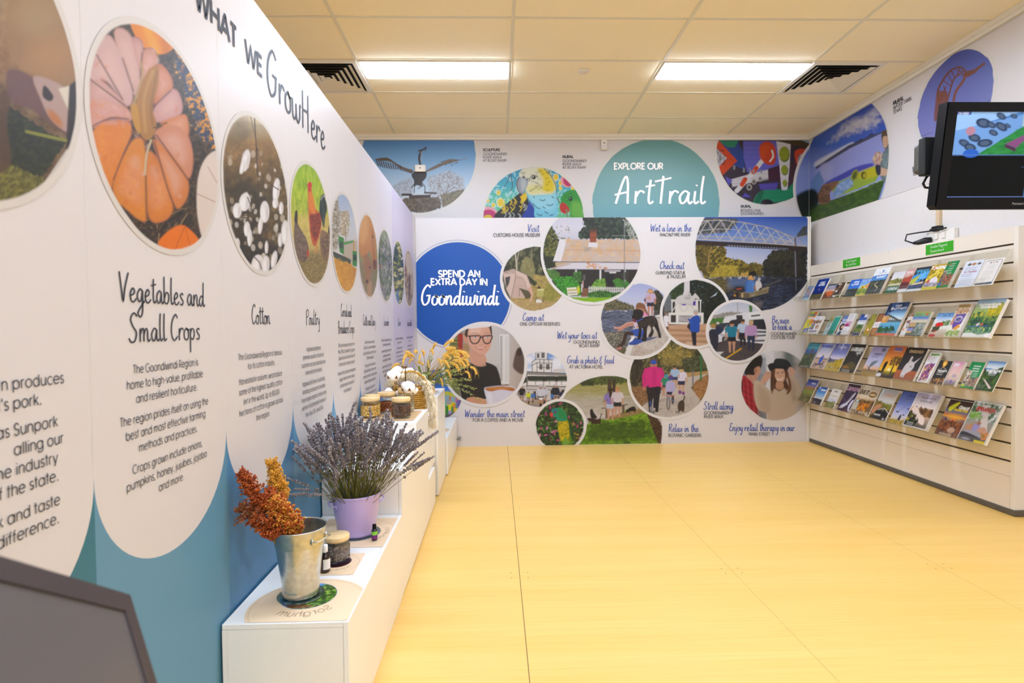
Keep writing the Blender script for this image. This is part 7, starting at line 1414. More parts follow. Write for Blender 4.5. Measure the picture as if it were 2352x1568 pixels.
def dA(p): sky(p,(0,'3aa8b8'),(.18,'4ab0c4'),(.3,'3a6ab0'),(.45,'3c5a8c'),(.5,'3a4430'),(1,'1c2420')).T('0,.45 1,.4 1,.95 0,.95',['1c2420','3f5a34','7a7034','2a3428'],.1,con=2.6).P('.5,.22 .65,.2 .6,.6 .5,.6','6a4a34'); ptext(p,'ESCAPE',.12,.95,.12,.08,'2c7a8c',.025); lines(p,.1,.9,.96,.97,1,'f0f0f0',.02)
def dB(p): sky(p,(0,'7a8ac8'),(.2,'b8bcd8'),(.5,'e8dce0'),(.6,'c8a890'),(1,'dcb4a0')).P('.7,0 .9,0 .6,.5','e8ecf8',.5).L('0,.58 1,.6',.03,'5a5c64').E(.22,.86,.13,.08,'2c2c30').E(.22,.86,.09,.055,'b0a09a').E(.75,.86,.13,.08,'2c2c30').E(.75,.86,.09,.055,'b0a09a').L('.25,.84 .7,.8 .8,.7',.06,'4a3a40').S('.4,.55 .6,.5 .62,.7 .45,.8','3058c0').E(.55,.47,.05,.03,'5a3c30'); ptext(p,'Gunnedah',.08,.92,.14,.09,'3440a0',.03)
def dC(p): sky(p,(0,'5a68b8'),(.35,'8a90d0'),(.55,'e0d4e0'),(.6,'7a7890'),(.75,'8a7a4c'),(1,'d8b428')).P('.45,0 .55,0 .5,.25','c8d4f4',.7).P('0,.52 .35,.62 .6,.75 0,.8','5c5a78').T('.4,.62 1,.5 1,.9 .4,.85',['b89a20','d8b830','8a7a24'],.08).T('0,.7 .4,.66 .5,.9 0,.95',['c8a82c','8a8444','d8d0e0'],.07); ptext(p,'Guyra',.2,.8,.16,.06,'e8e4f4',.018,SCRIPT)
def dD(p): sky(p,(0,'3a2c24'),(.1,'1f1c1a'),(.6,'24221e'),(1,'181614')).P('.1,.75 .55,.6 .95,.72 .9,.88 .1,.9','5a4c20').P('.0,.78 .3,.75 .6,.85 .1,.88','a8702c',.7); ptext(p,'NARRABRI',.08,.95,.24,.11,'f0eee8',.032); ptext(p,'region',.55,.9,.33,.05,'f0eee8',.015,SCRIPT); lines(p,.1,.9,.92,.97,2,'e8e4dc',.02)
def dE(p): sky(p,(0,'a89cc4'),(.35,'b8b4d8'),(.6,'c8c4d8'),(.75,'e8b488'),(.82,'8a6a3c'),(1,'b8923c')).E(.8,.1,.12,.06,'4a4a60',0,.8).S('.35,.6 .5,.5 .75,.48 .6,.62 .45,.72 .4,.78','6a7a84').L('.3,.7 .4,.78 .5,.8',.04,'4a5058'); ptext(p,'MIGHTY',.3,.85,.28,.05,'3a3c5c',.02); lines(p,.2,.85,.33,.36,2,'6a6484',.014)
def dF(p): sky(p,(0,'c86a44'),(.3,'e88a3c'),(.6,'f4a82c'),(.78,'f8b81c'),(.8,'2c1814'),(1,'1f1414')).E(.55,.72,.3,.12,'fcd83c',0,.7,.1).E(.55,.74,.08,.035,'fff4c8').L('.72,.85 .7,.5',.07,'2c1c10').T('.4,.35 .9,.3 1,.55 .85,.6 .45,.6',['2c2010','5a4a18','c88a28'],.06,a=.95,con=3).S('.15,.55 .3,.5 .32,.62 .28,.82 .18,.82','1f1410').E(.12,.93,.14,.06,'f0ece8'); ptext(p,'roma',.35,.75,.13,.07,'5c60b0',.04); lines(p,.35,.75,.17,.18,1,'f0d8c0',.02)
def dG(p): sky(p,(0,'24201f'),(.5,'322e2e'),(.7,'3a3434'),(.72,'b0603c'),(1,'a85a34')).S('.3,.6 .4,.45 .6,.42 .75,.55 .7,.7 .5,.82 .4,.9 .3,.88','d0c4c0').P('.4,.48 .42,.25 .52,.28 .5,.48','cfc2be').P('.62,.46 .88,.26 .7,.52','cfc2be').E(.6,.58,.03,.02,'1c1816').L('.4,.8 .38,.92',.05,'ded6d2').L('.48,.82 .48,.92',.05,'ded6d2'); ptext(p,'CHARLEVILLE',.2,.85,.14,.07,'c8a87c',.022)
def dH(p): p.bg('eeebe8'); p.P('.15,.05 .95,.04 .93,.1 .2,.11','6aa03c').P('.25,.4 .9,.36 .85,.85 .3,.95','8a5ab0').T('.1,.38 .9,.36 .85,.92 .15,.95',['6a4ab0','d8a040','a83a6a','e8c088','4a2c50'],.1,con=3).T('.05,.12 .2,.12 .2,.3 .08,.3',['a82c54','e8d8d8'],.06); lines(p,.3,.9,.16,.32,5,'b8b0ac',.014,.7)
def dI(p): p.bg('2c2a28'); p.S('.3,.06 .5,-.02 .65,.1 .55,.25 .4,.25','f0a01c').S('.38,.1 .5,.05 .55,.18 .45,.2','fce87c').T('0,.78 1,.72 1,1 0,1',['1c1814','a86a1c','e8a02c','3a2a1a'],.07,con=3).L('.2,.38 .5,.28 .8,.36',.015,'d0c8bc'); ptext(p,'TAMWORTH',.15,.9,.46,.06,'f0ece4',.022); lines(p,.2,.85,.5,.58,2,'d8d0c8',.03)
def dJ(p): sky(p,(0,'d890b0'),(.25,'e8b4b8'),(.6,'ecc8b0'),(.8,'b8a0a0'),(.85,'8a7c98'),(1,'8a7030')).R(.1,.08,.6,.2,'f4e8e8',.8).E(.6,.62,.22,.1,'b8a8b8').R(.3,.66,.9,.75,'e0c0a8').S('.45,.85 .55,.74 .62,.88','6a3ab0'); lines(p,.15,.6,.26,.45,3,'f0dcd8',.02)
def dK(p): p.bg('0f8f48'); lines(p,.3,.85,.16,.34,3,'f0f4ec',.035).R(0,.32,.4,.88,'b8b0a8').T('.05,.36 .36,.36 .36,.85 .05,.85',['3a2c24','d8b89a','f0ece4','8a6a54'],.08,con=3).T('.42,.6 1,.58 1,.92 .4,.92',['8a7a70','d8d4cc','3a4a50','c87a4c'],.08); lines(p,.5,.85,.42,.54,3,'d8e8dc',.02); p.E(.15,.9,.15,.05,'c8d03c')
def dL(p): sky(p,(0,'2c7ac8'),(.14,'c8dcec'),(.22,'e8eef2'),(.26,'3f8ac8'),(.32,'3a5a24'),(1,'1f3a14')).P('0,.3 .5,.28 1,.16 1,.4 0,.45','2c4a1c').T('0,.34 1,.22 1,1 0,1',['1c2c10','3a5a1c','5a7a24','2a401a'],.1,con=2.6).P('.15,.6 .3,.63 .85,.88 .75,.92','e8d0c8'); ptext(p,'GREAT',.4,.75,.26,.04,'f4f6f8',.018); ptext(p,'QUEENSLAND',.12,.95,.34,.05,'f8f8f8',.024); ptext(p,'DRIVES',.3,.75,.41,.05,'f8f8f8',.024); lines(p,.3,.75,.46,.47,1,'e8e8e8',.014)
def eA(p): sky(p,(0,'3a48a0'),(.28,'6a78c8'),(.3,'a87a5c'),(.42,'8a6a4c'),(.46,'8a9440'),(.75,'8a8a3c'),(1,'6a5c44')).R(.0,.28,.75,.45,'a8805c',.6).T('0,.65 1,.62 1,1 0,1',['6a6a3c','a89a6a','4a4a2c'],.06); ptext(p,'WARWICK',.45,.85,.18,.05,'e8e8f4',.02)
def eB(p): sky(p,(0,'2c5cb0'),(.3,'4a90d8'),(.55,'a8c8e4'),(.65,'e8e0d0'),(.7,'3a4450'),(1,'2c3440')).P('.1,0 .25,0 .2,.2','d8e8f4').P('0,.72 .4,.66 1,.75 1,.8 0,.8','2f3844'); ptext(p,'KINGAROY',.4,.95,.2,.06,'f0f4fa',.03); lines(p,.15,.6,.9,.94,2,'c8d0d8',.014)
def eC(p): sky(p,(0,'f0ece4'),(.34,'efe9e0'),(.36,'d8b04c'),(.4,'e8e4e0'),(.7,'d0d0d8'),(.75,'6a7a3c'),(1,'4a5a2c')).L('.1,.6 .5,.55 .9,.65',.02,'a8a8b8',1,True).T('0,.7 1,.65 1,1 0,1',['6a7a34','a8a04c','8a84b0','3a4a24'],.08); ptext(p,'Oakey',.3,.75,.15,.06,'6a5a4c',.02)
def eD(p): sky(p,(0,'24181f'),(.12,'3a2a40'),(1,'40284c')).L('0,.5 1,.9',.01,'8a7aa0').L('.1,.2 .9,.5',.01,'6a5a80').S('.75,.3 .85,.35 .6,.7 .35,.85 .2,.88 .15,.82 .45,.65','d8d0dc').S('.8,.6 .95,.55 .9,.85 1,.95 .85,.96 .75,.8','e0d8e4').L('.4,.72 .7,.45',.04,'3a3048').L('.1,.9 .35,.88 .6,.72',.03,'f4f0f4'); ptext(p,'Lismore',.02,1.0,.22,.13,'c89ab8',.05); p.E(.65,.95,.06,.015,'d83c24')
def eE(p): sky(p,(0,'d8c8b0'),(.4,'e8d4b4'),(.5,'c89a64'),(.56,'7a5a34'),(1,'8a7048')).T('0,.52 1,.48 1,.62 0,.64',['6a4c28','a8844c','3c2c18'],.07).E(.75,.28,.2,.09,'3a2c1c').E(.75,.28,.15,.065,'c8943c').R(.58,.27,.92,.3,'e8d8b8').T('.3,.6 .8,.55 .8,.85 .3,.88',['e89a24','c86a1c','f4c04c','6a3a1c'],.1).T('0,.86 1,.86 1,.97 0,.97',['3a2c20','d8b088','8a6a4c','f0e4d4'],.06,con=3).R(0,.6,.25,.85,'c8bca8').E(.12,.55,.08,.04,'c8e4d8'); ptext(p,'LIVE IT',.02,.5,.3,.12,'5c4a34',.045); lines(p,.1,.9,.06,.1,2,'8a7860',.01)
def eF(p): sky(p,(0,'b8b8bc'),(.3,'d8d0c8'),(.4,'d8d4d0'),(.48,'8a8a30'),(1,'3a2c1c')).P('.0,.0 .2,.0 .0,.35','d8e8ec').T('0,.4 .2,.36 .5,.48 1,.56 1,.75 0,.72',['6a6a20','a89a2c','8a6a2c','5a5018'],.1).S('0,.62 .3,.5 .4,.58 .2,.75 0,.9','c88a64').P('.25,.68 1,.66 1,1 .15,1','221f1c').L('.3,.7 .65,.6 1,.74',.02,'d8d4d0').L('.65,.6 .6,.72',.015,'c8c4c0').E(.85,.95,.07,.03,'c8c8c8'); ptext(p,'OUTBACK',.3,.9,.22,.08,'d8a480',.02); lines(p,.2,.75,.84,.87,2,'f0ece8',.02)
def eG(p): sky(p,(0,'3450a0'),(.4,'7a88c8'),(.7,'c0c0dc'),(.85,'d8c8b0'),(.9,'b8922c'),(1,'8a6a20')).L('.55,.45 .3,.62',.012,'3a3a5c').L('.85,.5 .75,.7',.012,'3a3a5c').E(.25,.64,.1,.02,'2a2430').E(.8,.5,.08,.015,'2a2430').S('.45,.95 .5,.72 .6,.75 .58,.95','3a3448').S('.8,.95 .85,.78 .92,.95','b88a3c').E(.68,.7,.06,.02,'3a2c24').T('0,.9 1,.86 1,1 0,1',['c8a02c','8a7024','e0bc40'],.07); ptext(p,'OUTBACK',.35,.9,.15,.06,'3c4484',.02); lines(p,.35,.8,.22,.23,1,'3c4484',.02)
def eH(p):
    p.bg('f2eeee'); p.P('.03,.02 .97,.02 .97,.97 .03,.97','c8bccc'); p.R(.03,.02,.97,.44,'c4b8cc',.0); q = [(0,'b0a0c0'),(.2,'d0c8d4'),(.4,'f0e0d8'),(.48,'c8985c'),(.6,'d8b898'),(1,'24201f')]; p.vg(*q).T('.2,.42 .8,.42 1,.5 1,.68 .4,.6',['6a4420','a87434','4a3018'],.09).S('.1,.45 .3,.44 .5,.6 .75,.7 .8,.88 .5,.8 .3,.68 .1,.55','f0d8c8').T('0,.55 .3,.6 .55,.8 .5,1 0,1',['20261c','4a4a24','b89a34','14160f'],.08,con=2.6)
    p.L('.015,0 .015,1',.03,'f4f0f0').L('.985,0 .985,1',.03,'f4f0f0').L('0,.01 1,.01',.025,'f4f0f0').L('0,.985 1,.985',.03,'f4f0f0'); ptext(p,'Experience',.25,.85,.16,.05,'8a8088',.012); ptext(p,'Somerset',.25,.75,.26,.05,'8a8088',.012); lines(p,.15,.5,.88,.93,2,'e8e4e0',.014)
def eI(p): sky(p,(0,'3a1c10'),(.22,'4a2814'),(.3,'5a6a8c'),(.42,'c87a34'),(.46,'f0a02c'),(.5,'8a6a60'),(.62,'8a5a3c'),(1,'5a2c14')).E(.5,.46,.25,.06,'fcb81c',0,.8,.06).P('.4,.5 .6,.5 .58,.68 .45,.68','f07a24',.8).T('0,.6 1,.58 1,1 0,1',['6a3414','a8642c','3c1c0c','8a4a20'],.09,con=2.6).E(.6,.82,.16,.08,'d8b090',0,.7).E(.18,.55,.05,.04,'3a3450').S('.1,.22 .3,.08 .45,.04 .4,.14 .25,.3 .15,.32','d8d81c'); ptext(p,'Great',.5,.9,.22,.08,'f8f4ec',.03); ptext(p,'Inland Way',.35,.9,.28,.045,'e8c81c',.025); lines(p,.2,.9,.94,.97,2,'e8d8c8',.014)
def eJ(p):
    p.bg('f2f0ee'); p.vg((0,'b8b8b8'),(.2,'a8b0a4'),(.4,'8a9484'),(.7,'a89484'),(1,'4a444c')).T('0,0 1,0 1,.45 0,.45',['c8c8cc','5a7a4c','e0dcdc','34502f','8a9a84'],.09,con=3).P('.48,.18 .62,.2 .9,.75 .55,.7','d8ccc4').T('.0,.28 .4,.26 .5,.42 .1,.45',['8ab84c','6a9a34','c8d89c'],.06)
    for a in (.05,.15,.28): p.L([(.02+a,.62),(.3+a,.36)],.02,'b0a898')
    p.S('.1,.66 .3,.56 .45,.55 .5,.7 .25,.75','c08a64').S('.35,.58 .55,.55 .6,.7 .4,.74','9a94c8').E(.5,.53,.07,.045,'a86a4c').S('.55,.65 .75,.6 .85,.72 .6,.74','d0987a').S('.1,.76 .5,.72 .85,.82 .85,.9 .3,.86','a09ca4').S('.05,.8 .3,.8 .9,.9 .9,.99 .05,.92','3a363a').T('.7,.74 1,.7 1,.9 .8,.9',['d8702c','e8b060','6a8a3c'],.06).R(.6,.93,.97,1,'f0d408').E(.3,.95,.15,.03,'9a98a8')
    p.L('.012,0 .012,1',.025,'f4f2f0').L('.988,0 .988,1',.03,'f4f2f0').L('0,.008 1,.008',.02,'f4f2f0'); ptext(p,'IPSWICH',.2,.82,.22,.08,'c0392b',.035)
BRO = {1: [(5.783,.106,.166,.006,bA,'blue and orange flyer at the far end'),(5.638,.194,.230,.012,bB,'royal blue booklet titled Visit Moree'),(5.425,.150,.150,.006,bC,'small booklet with an orange rock photo'),(5.268,.125,.160,.010,bD,'dark brown booklet with food photos'),(5.080,.162,.176,.006,bE,'bright blue booklet over a dark hill'),(4.918,.150,.168,.006,bF,'brochure with yellow sunflowers'),(4.765,.190,.245,.022,bG,'thick blue brochure with a winding road and white top sheet'),(4.534,.138,.194,.008,bH,'brochure with green trees and a dark green foot'),(4.396,.097,.208,.006,bI,'rust-red brochure with vines'),(4.297,.156,.208,.006,bJ,'charcoal brochure titled Yeppoon'),(4.137,.155,.210,.010,bK,'yellow brochure titled Touring'),(3.979,.107,.212,.022,bL,'thick green booklet with small food photos'),(3.838,.152,.205,.003,bM,'white tour timetable sheet with small logos'),(3.682,.150,.198,.003,bN,'cream sheet with a rounded dark border')],
 2: [(5.797,.135,.260,.014,cA,'yellow brochure titled Camping'),(5.657,.150,.200,.022,cB,'white booklet with purple photo blocks'),(5.415,.062,.195,.004,cC,'thin pale blue leaflet'),(5.338,.098,.203,.006,cD,'plain teal leaflet'),(5.205,.088,.204,.006,cE,'blue leaflet with a woman’s face'),(5.105,.098,.216,.022,cF,'thick white booklet with a magenta block'),(4.955,.105,.209,.010,cG,'navy and white leaflet with a tent'),(4.812,.076,.209,.006,cH,'olive and gold leaflet'),(4.730,.092,.213,.006,cI,'brown leaflet with a white panel'),(4.632,.234,.302,.020,cJ,'large magazine with a long bridge reflected in water'),(4.369,.072,.202,.004,cK,'beige leaflet with wheel photos'),(4.290,.164,.210,.020,cL,'booklet with a grid of small landscape photos'),(4.079,.166,.200,.006,cM,'blue-topped brochure titled Pittsworth with red flowers'),(3.904,.117,.260,.022,cN,'tall cream brochure with a purple map'),(3.753,.215,.282,.022,cO,'large garden magazine with yellow flowers')],
 3: [(5.848,.212,.277,.006,dA,'dark mountain brochure titled Escape'),(5.620,.220,.281,.006,dB,'brochure titled Gunnedah with a motorbike'),(5.385,.230,.288,.006,dC,'violet sky brochure with golden trees'),(5.120,.200,.287,.016,dD,'black brochure titled Narrabri'),(4.838,.190,.276,.006,dE,'lilac brochure with a metal sculpture'),(4.636,.208,.293,.006,dF,'orange sunset brochure titled roma'),(4.420,.222,.275,.018,dG,'black brochure with a white bilby'),(4.166,.110,.250,.016,dH,'narrow white brochure with purple flowers'),(4.040,.116,.190,.012,dI,'dark leaflet with fire sparks'),(3.903,.092,.190,.020,dJ,'pink sunset leaflet'),(3.772,.110,.200,.010,dK,'green leaflet with a column of photos'),(3.652,.132,.215,.006,dL,'leaflet of forest drives with a white road')],
 4: [(5.838,.190,.251,.006,eA,'indigo sky brochure over green fields'),(5.585,.150,.193,.016,eB,'blue sky leaflet with a dark spine'),(5.367,.138,.197,.010,eC,'cream leaflet over hills'),(5.172,.180,.274,.006,eD,'purple brochure titled Lismore with canvas shoes'),(4.984,.250,.286,.006,eE,'tan magazine titled Live it'),(4.710,.196,.274,.010,eF,'outback brochure with a camel and dark foot'),(4.478,.176,.286,.006,eG,'blue outback brochure with long-legged birds'),(4.297,.240,.293,.026,eH,'thick white-edged magazine titled Experience Somerset'),(3.996,.208,.279,.006,eI,'brown and orange sunset magazine titled Great Inland Way'),(3.784,.225,.293,.018,eJ,'white-edged magazine titled Ipswich')]}
M_COVER = print_mat('brochure cover', .3, .5)
for r, items in BRO.items():
    for y, w, h, th, f, lab in items:
        w -= .002; o0 = -.0095; o1 = max(-.006, o0+th)
        g = G(); C8 = [row_pt(r, yy, u, o) for o in (o0, o1) for yy, u in ((y, .001), (y-w, .001), (y-w, h), (y, h))]
        g.add([tuple(c) for c in C8], [(0,1,2,3),(7,6,5,4),(0,4,5,1),(1,5,6,2),(2,6,7,3),(3,7,4,0)])
        base = tuple(row_pt(r, y-w/2, 0, o0))
        b = single('brochure', g, M_PAGES, '%s in the %s row' % (lab.replace('’', "'"), WHERE[r]), 'brochure', base, 'brochures on the slatwall')
        n = int(max(26, w*260*.75)); m = int(max(40, h*230*1.1)); u, v = np.meshgrid(np.linspace(0, 1, n), np.linspace(0, 1, m), indexing='ij')
        P3 = np.array([XS-.15, y, ROWZ[r]]) - np.multiply.outer(u*w, [0, 1, 0]) + np.multiply.outer((1-v)*h+.001*v, TILT) + FRONT*(o1+.0006)
        p = Paint(u.ravel(), v.ravel()); p.soft = .012; f(p)
        c = ink_object('cover', P3, p.C, n, m, M_COVER, None, base, .74); c.parent = b; c.location = (0, 0, 0)
# green row signs
M_GREEN = mat('green sign', '35a01c', .45)
def row_sign(label, q, text1, text2):
    P4 = [on_x(*p_, XS-.004) for p_ in q]; y0, y1 = P4[0][1], P4[1][1]; z1 = (P4[0][2]+P4[1][2])/2; z0 = (P4[2][2]+P4[3][2])/2
    t = thing('row_sign', label, 'sign', (XS, (y0+y1)/2, z0))
    obj('holder', G().box(XS-.003, XS-.0005, y1-.006, y0+.002, z0-.006, z1+.003), M_TRIM, t)
    obj('face', G().box(XS-.0042, XS-.0031, y1, y0, z0, z1), M_GREEN, t)
    g = G(); S2 = Plane((XS-.0042, 0, 0), (0,-1,0), (0,0,1), (-1,0,0)); W = y0-y1; H = z1-z0
    for tx, f, ww in ((text1, .62, .62), (text2, .2, .5 if len(text2) < 12 else .62)): lettering(g, S2, tx, -y0+W*.18, -y0+W*(.18+ww), z0+H*f, H*.13, SCRIPT, .16, .0006)
    obj('script_lettering', g, M_WINK, t)
row_sign('small green sign over the far trays, Greater Regional New South Wales', ((1936.2,597.3),(1975.6,590),(1975.6,610.5),(1936.2,614.9)), 'Greater Regional', 'New South Wales')
row_sign('larger green sign over the near trays, Greater Regional Queensland', ((2126.3,562.6),(2189.8,552.2),(2189.3,577),(2126.3,585.1)), 'Greater Regional', 'Queensland')
# ---------------------------------------------------------------- television, power point, foreground screen
y0 = 2.75; bl = on_y(2146, 481, y0); ta = math.radians(8.5); tvh = (on_y(2166, 234, y0-.075)[2]-bl[2])/math.cos(ta); TW = .90
TU = np.array([0, -math.sin(ta), math.cos(ta)]); TN = np.array([0, -math.cos(ta), -math.sin(ta)])
def tv(x, u, n=0.): return np.array([bl[0]+x, bl[1], bl[2]]) + TU*u + TN*n
t = thing('television', 'black flat television hung high on the right showing camera views', 'television', tuple(tv(TW/2, tvh/2, -.1)))
def plate(x0, x1, u0, u1, n0, n1, cut=0., g=None, m=0):
    g = g or G(); c = cut; o = [(x0+c, u0), (x1-c, u0), (x1, u0+c), (x1, u1), (x0, u1), (x0, u0+c)] if c else [(x0, u0), (x1, u0), (x1, u1), (x0, u1)]; k = len(o)
    g.add([tuple(tv(a, b, n0)) for a, b in o]+[tuple(tv(a, b, n1)) for a, b in o], [tuple(reversed(range(k))), tuple(range(k, 2*k))]+[(i, (i+1) % k, k+(i+1) % k, k+i) for i in range(k)], m); return g
M_GLOSS = mat('glossy black bezel', '060606', .12, spec=.22); M_RUB = mat('black rubber', '141414', .5); M_DKGREY = mat('dark grey plastic', '55534e', .45)
obj('housing', plate(0, TW, 0, tvh, -.055, 0, .018), M_DARK, t)
sl, sr, sb, st_ = .052, TW-.052, .058, tvh-.045
g = plate(.004, sl, .004, tvh-.004, 0, .005); plate(sr, TW-.004, .004, tvh-.004, 0, .005, g=g); plate(sl, sr, .004, sb, 0, .005, g=g); plate(sl, sr, st_, tvh-.004, 0, .005, g=g); obj('bezel', g, M_GLOSS, t)
n, m = 190, 130; U, V = np.meshgrid(np.linspace(sl, sr, n), np.linspace(sb, st_, m), indexing='ij')
P3 = np.array([bl[0], bl[1], bl[2]]) + np.multiply.outer(U, [1., 0, 0]) + np.multiply.outer(V, TU) + TN*.002
p = Paint(((U-sl)/(sr-sl)).ravel(), (1-(V-sb)/(st_-sb)).ravel()); p.soft = .004; p.bg('0b0d0d')
# four camera views; the lower left one is dark
p.R(.0,.0,.495,.495,'4a78b4').P('0,0 .4,0 .3,.06 .0,.24','8ab0dc').P('.0,.22 .42,.03 .42,.19 .16,.495 .0,.495','6a94cc').P('.16,.495 .42,.18 .495,.14 .495,.495','2a7a3a').P('.42,.0 .495,0 .495,.14 .42,.17','9ab0c0').T('.16,.495 .42,.18 .495,.14 .495,.495',['1f6a34','38904a'],.03,a=.7)
for e in ((.175,.13,.045,.06),(.225,.15,.025,.045),(.13,.3,.035,.05),(.07,.36,.03,.05),(.11,.41,.035,.05),(.28,.05,.025,.045),(.29,.17,.03,.06),(.245,.24,.025,.04),(.33,.16,.015,.03),(.2,.36,.05,.045),(.36,.05,.02,.03)): p.E(*e, '2c3c58',-30).E(e[0],e[1],e[2]*.6,e[3]*.6,'4a5c74',-30)
p.E(.1,.22,.03,.05,'a87a8c').E(.12,.48,.05,.05,'2a5cb8').P('.33,.37 .47,.24 .485,.26 .40,.42','7a4a78').P('.33,.37 .40,.42 .40,.46 .33,.41','4a2c4c').R(.0,.0,.09,.035,'2c3f8c')
ptext(p, 'No HDD', .012, .075, .028, .018, 'c8d8f4', .004); p.R(.0,.495,1,.503,'5a7ab8').R(.493,.0,.5,1,'4a8ac0').R(.5,0,1,.495,'3a4c68').P('.5,.5 .75,.5 .6,1 .5,1','3f62b0').P('.5,.9 .8,.62 1,.6 1,1 .5,1','34444a').P('.5,.0 .6,0 .6,.3 .5,.4','2c3c5c').L('.52,.52 .56,.8',.01,'1c2c60')
for x in np.linspace(.52,.98,8): p.L([(x,.08),(x+.03,.45)],.012,'7a94b8',.7)
p.T('.5,.5 1,.5 1,1 .5,1',['3a5aa0','2c3c4c','5a7ac8'],.08,a=.5).R(.0,.99,.5,1,'6a84c8'); ptext(p,'entry',.51,.57,.95,.016,'c0c8e0',.004)
scr = ink_object('screen', P3, p.C, n, m, print_mat('lit screen', .12, .1, .12), None, t['_o'], .75); scr.parent = t; scr.location = (0, 0, 0)
g = G(); TP = Plane(tv(0, 0, .0055), (1,0,0), TU, TN); lettering(g, TP, 'Panasonic', .39, .46, .022, .010, SANS, .2, .0003); obj('brand_lettering', g, mat('silver lettering', '8a8680', .4), t)
# mount: black plate and rounded grey cover seen beyond the left edge, arm back to the wall
ma = on_y(2126, 312, y0+.05); mb = on_y(2146, 400, y0+.05)
obj('mount_plate', G().box(ma[0], bl[0]+.3, y0+.06, y0+.10, mb[2], ma[2]), M_RUB, t, bevel=.006)
mc = on_y(2108, 328, y0+.12); md = on_y(2140, 399, y0+.12)
obj('mount_cover', G().box(mc[0], bl[0]+.1, y0+.1015, y0+.16, md[2], mc[2]), M_DKGREY, t, bevel=.022, seg=4)
zc = (mb[2]+ma[2])/2
obj('mount_arm', G().tube([(bl[0]+.25, y0+.111, zc), (bl[0]+.6, y0+.28, zc), (XW-.05, y0+.45, zc)], .022, 10).box(XW-.05, XW-.0035, y0+.37, y0+.53, zc-.12, zc+.12), M_RUB, t)
a = on_y(2123, 408, y0+.10); g = G(); g.tube([a+np.array([.06,0,.05]), a+np.array([.01,0,.0]), a+np.array([-.006,0,-.03]), a+np.array([.004,0,-.05]), a+np.array([.05,0,-.055])], .006, 8); obj('cable', g, M_RUB, t)
# cable duct, power point and plugs on the right wall
d0 = on_x(2155.5, 500, XW); d1 = on_x(2163.5, 500, XW); zb = on_x(2160, 524, XW)[2]
single('cable_duct', G().box(XW-.022, XW-.001, min(d0[1], d1[1]), max(d0[1], d1[1]), zb, 2.372-.002), mat('beige duct', 'cdb795', .5), 'thin beige cable duct running down the wall below the television', 'cable duct', (XW, (d0[1]+d1[1])/2, zb))
a = on_x(2132, 553, XW-.02); b = on_x(2196, 522, XW-.02); ya, yb, za, zb2 = a[1], b[1], S_TOP+.008, b[2]
t = thing('power_point', 'white wall power point with black plug and cables under the television', 'power point', (XW, (ya+yb)/2, za))
obj('box', G().box(XW-.035, XW-.001, yb, ya, za, zb2), M_TRIM, t, bevel=.004)
e0 = ya-.05; zz = (za+zb2)/2
for k, dy in enumerate((-.10, -.17)): obj('switch', G().box(XW-.045, XW-.036, ya+dy-.02, ya+dy+.01, zz-.02, zz+.025), M_TRIM, t, bevel=.002)
obj('plug', G().tube([(XW-.036, e0, zz-.02), (XW-.07, e0+.02, zz-.022), (XW-.10, e0+.05, zz-.03), (XW-.12, e0+.08, zz-.03)], [.026, .028, .02, .01], 12), M_RUB, t)
obj('adaptor', G().box(XW-.05, XW-.002, min(d0[1], d1[1])-.02, max(d0[1], d1[1])+.01, zb2+.002, zb2+.04), M_RUB, t, bevel=.004)
obj('cable', G().tube([(XW-.12, e0+.08, zz-.03), (XW-.14, e0+.14, zz), (XW-.12, e0+.15, zz+.05), (XW-.07, e0+.08, zz+.055), (XW-.04, e0+.0, zb2+.01)], .006, 7).tube([(XW-.04, e0-.0, zb2+.01), (XW-.06, e0-.02, zz+.06), (XW-.06, e0-.1, zz+.05), (XW-.046, e0-.16, zz+.05)], .006, 7), M_RUB, t)
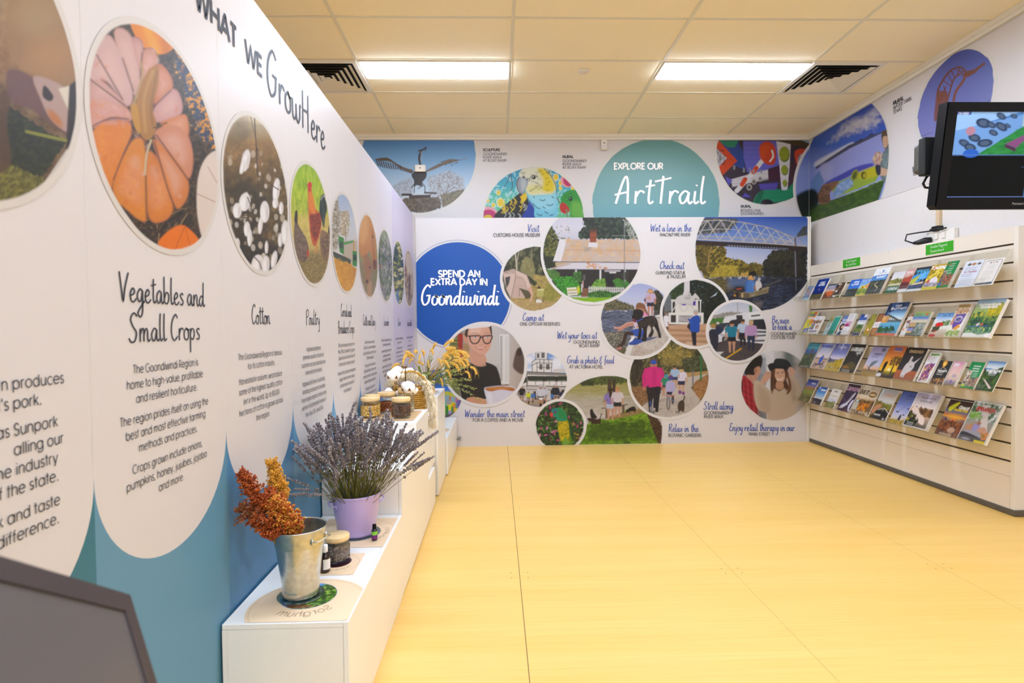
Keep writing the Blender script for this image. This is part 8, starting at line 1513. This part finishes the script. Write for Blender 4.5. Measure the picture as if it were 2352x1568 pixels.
# blurred grey screen of a kiosk close to the viewer, lower left
def kiosk():
    """square-cornered panel: corner, left edge and lower edge run along measured sight lines"""
    u = lambda px, py: ray(px, py)/np.linalg.norm(ray(px, py))
    C = EYE + .80*u(293, 1369); best = None
    for dB in np.linspace(.70, 1.1, 41):
        Bq = EYE + dB*u(470, 1955)
        for dA in np.linspace(.45, 1.6, 116):
            Aq = EYE + dA*u(-300, 1196); a = Aq-C; b = Bq-C
            c = abs(a @ b)/(np.linalg.norm(a)*np.linalg.norm(b)) + .02*abs(dB-.80)
            if best is None or c < best[0]: best = (c, Aq, Bq)
    ex = (best[1]-C)/np.linalg.norm(best[1]-C); ey = best[2]-C; ey = ey-ex*(ex @ ey); ey /= np.linalg.norm(ey); n = np.cross(ex, ey)
    if n @ (EYE-C) < 0: n = -n
    return C, ex, ey, n
C, ex, ey, kn = kiosk()
W_, H_2 = .62, .40
t = thing('kiosk_screen', 'blurred grey screen with a dark frame in the near left corner', 'screen', tuple(C+ex*W_/2+ey*H_2/2))
def kp(a, b, n): return tuple(C+ex*a+ey*b+kn*n)
def kbox(g, a0, a1, b0, b1, n0, n1): return g.add([kp(a, b, n) for n in (n0, n1) for a, b in ((a0,b0),(a1,b0),(a1,b1),(a0,b1))], [(0,1,2,3),(7,6,5,4),(0,4,5,1),(1,5,6,2),(2,6,7,3),(3,7,4,0)])
obj('housing', kbox(G(), 0, W_, 0, H_2, -.03, -.001), mat('dark warm plastic', '3a3030', .5), t, bevel=.002)
fw = .022
g = G(); kbox(g, 0, W_, 0, fw, -.001, .003); kbox(g, 0, fw, fw, H_2, -.001, .003); kbox(g, W_-fw, W_, fw, H_2, -.001, .003); kbox(g, fw, W_-fw, H_2-fw, H_2, -.001, .003); obj('bezel', g, mat('dark warm plastic', '3a3030', .5), t)
obj('glass', kbox(G(), fw, W_-fw, fw, H_2-fw, -.001, .001), mat('grey screen glass', '585351', .35, spec=.3), t)
pc = C+ex*W_*.5+ey*H_2*.6
obj('stand', G().tube([pc-kn*.03, pc-kn*.12-np.array([0,0,.15]), (pc[0]-kn[0]*.12, pc[1]-kn[1]*.12, .02)], .03, 12).lathe(pc[0]-kn[0]*.12, pc[1]-kn[1]*.12, [(0, .001), (.18, .001), (.18, .015), (0, .02)], 28), mat('dark warm plastic', '3a3030', .5), t)
for o in bpy.data.objects:
    if '_o' in o: del o['_o']
print('objects', len(bpy.data.objects), 'kiosk', C, ex, ey, kn)
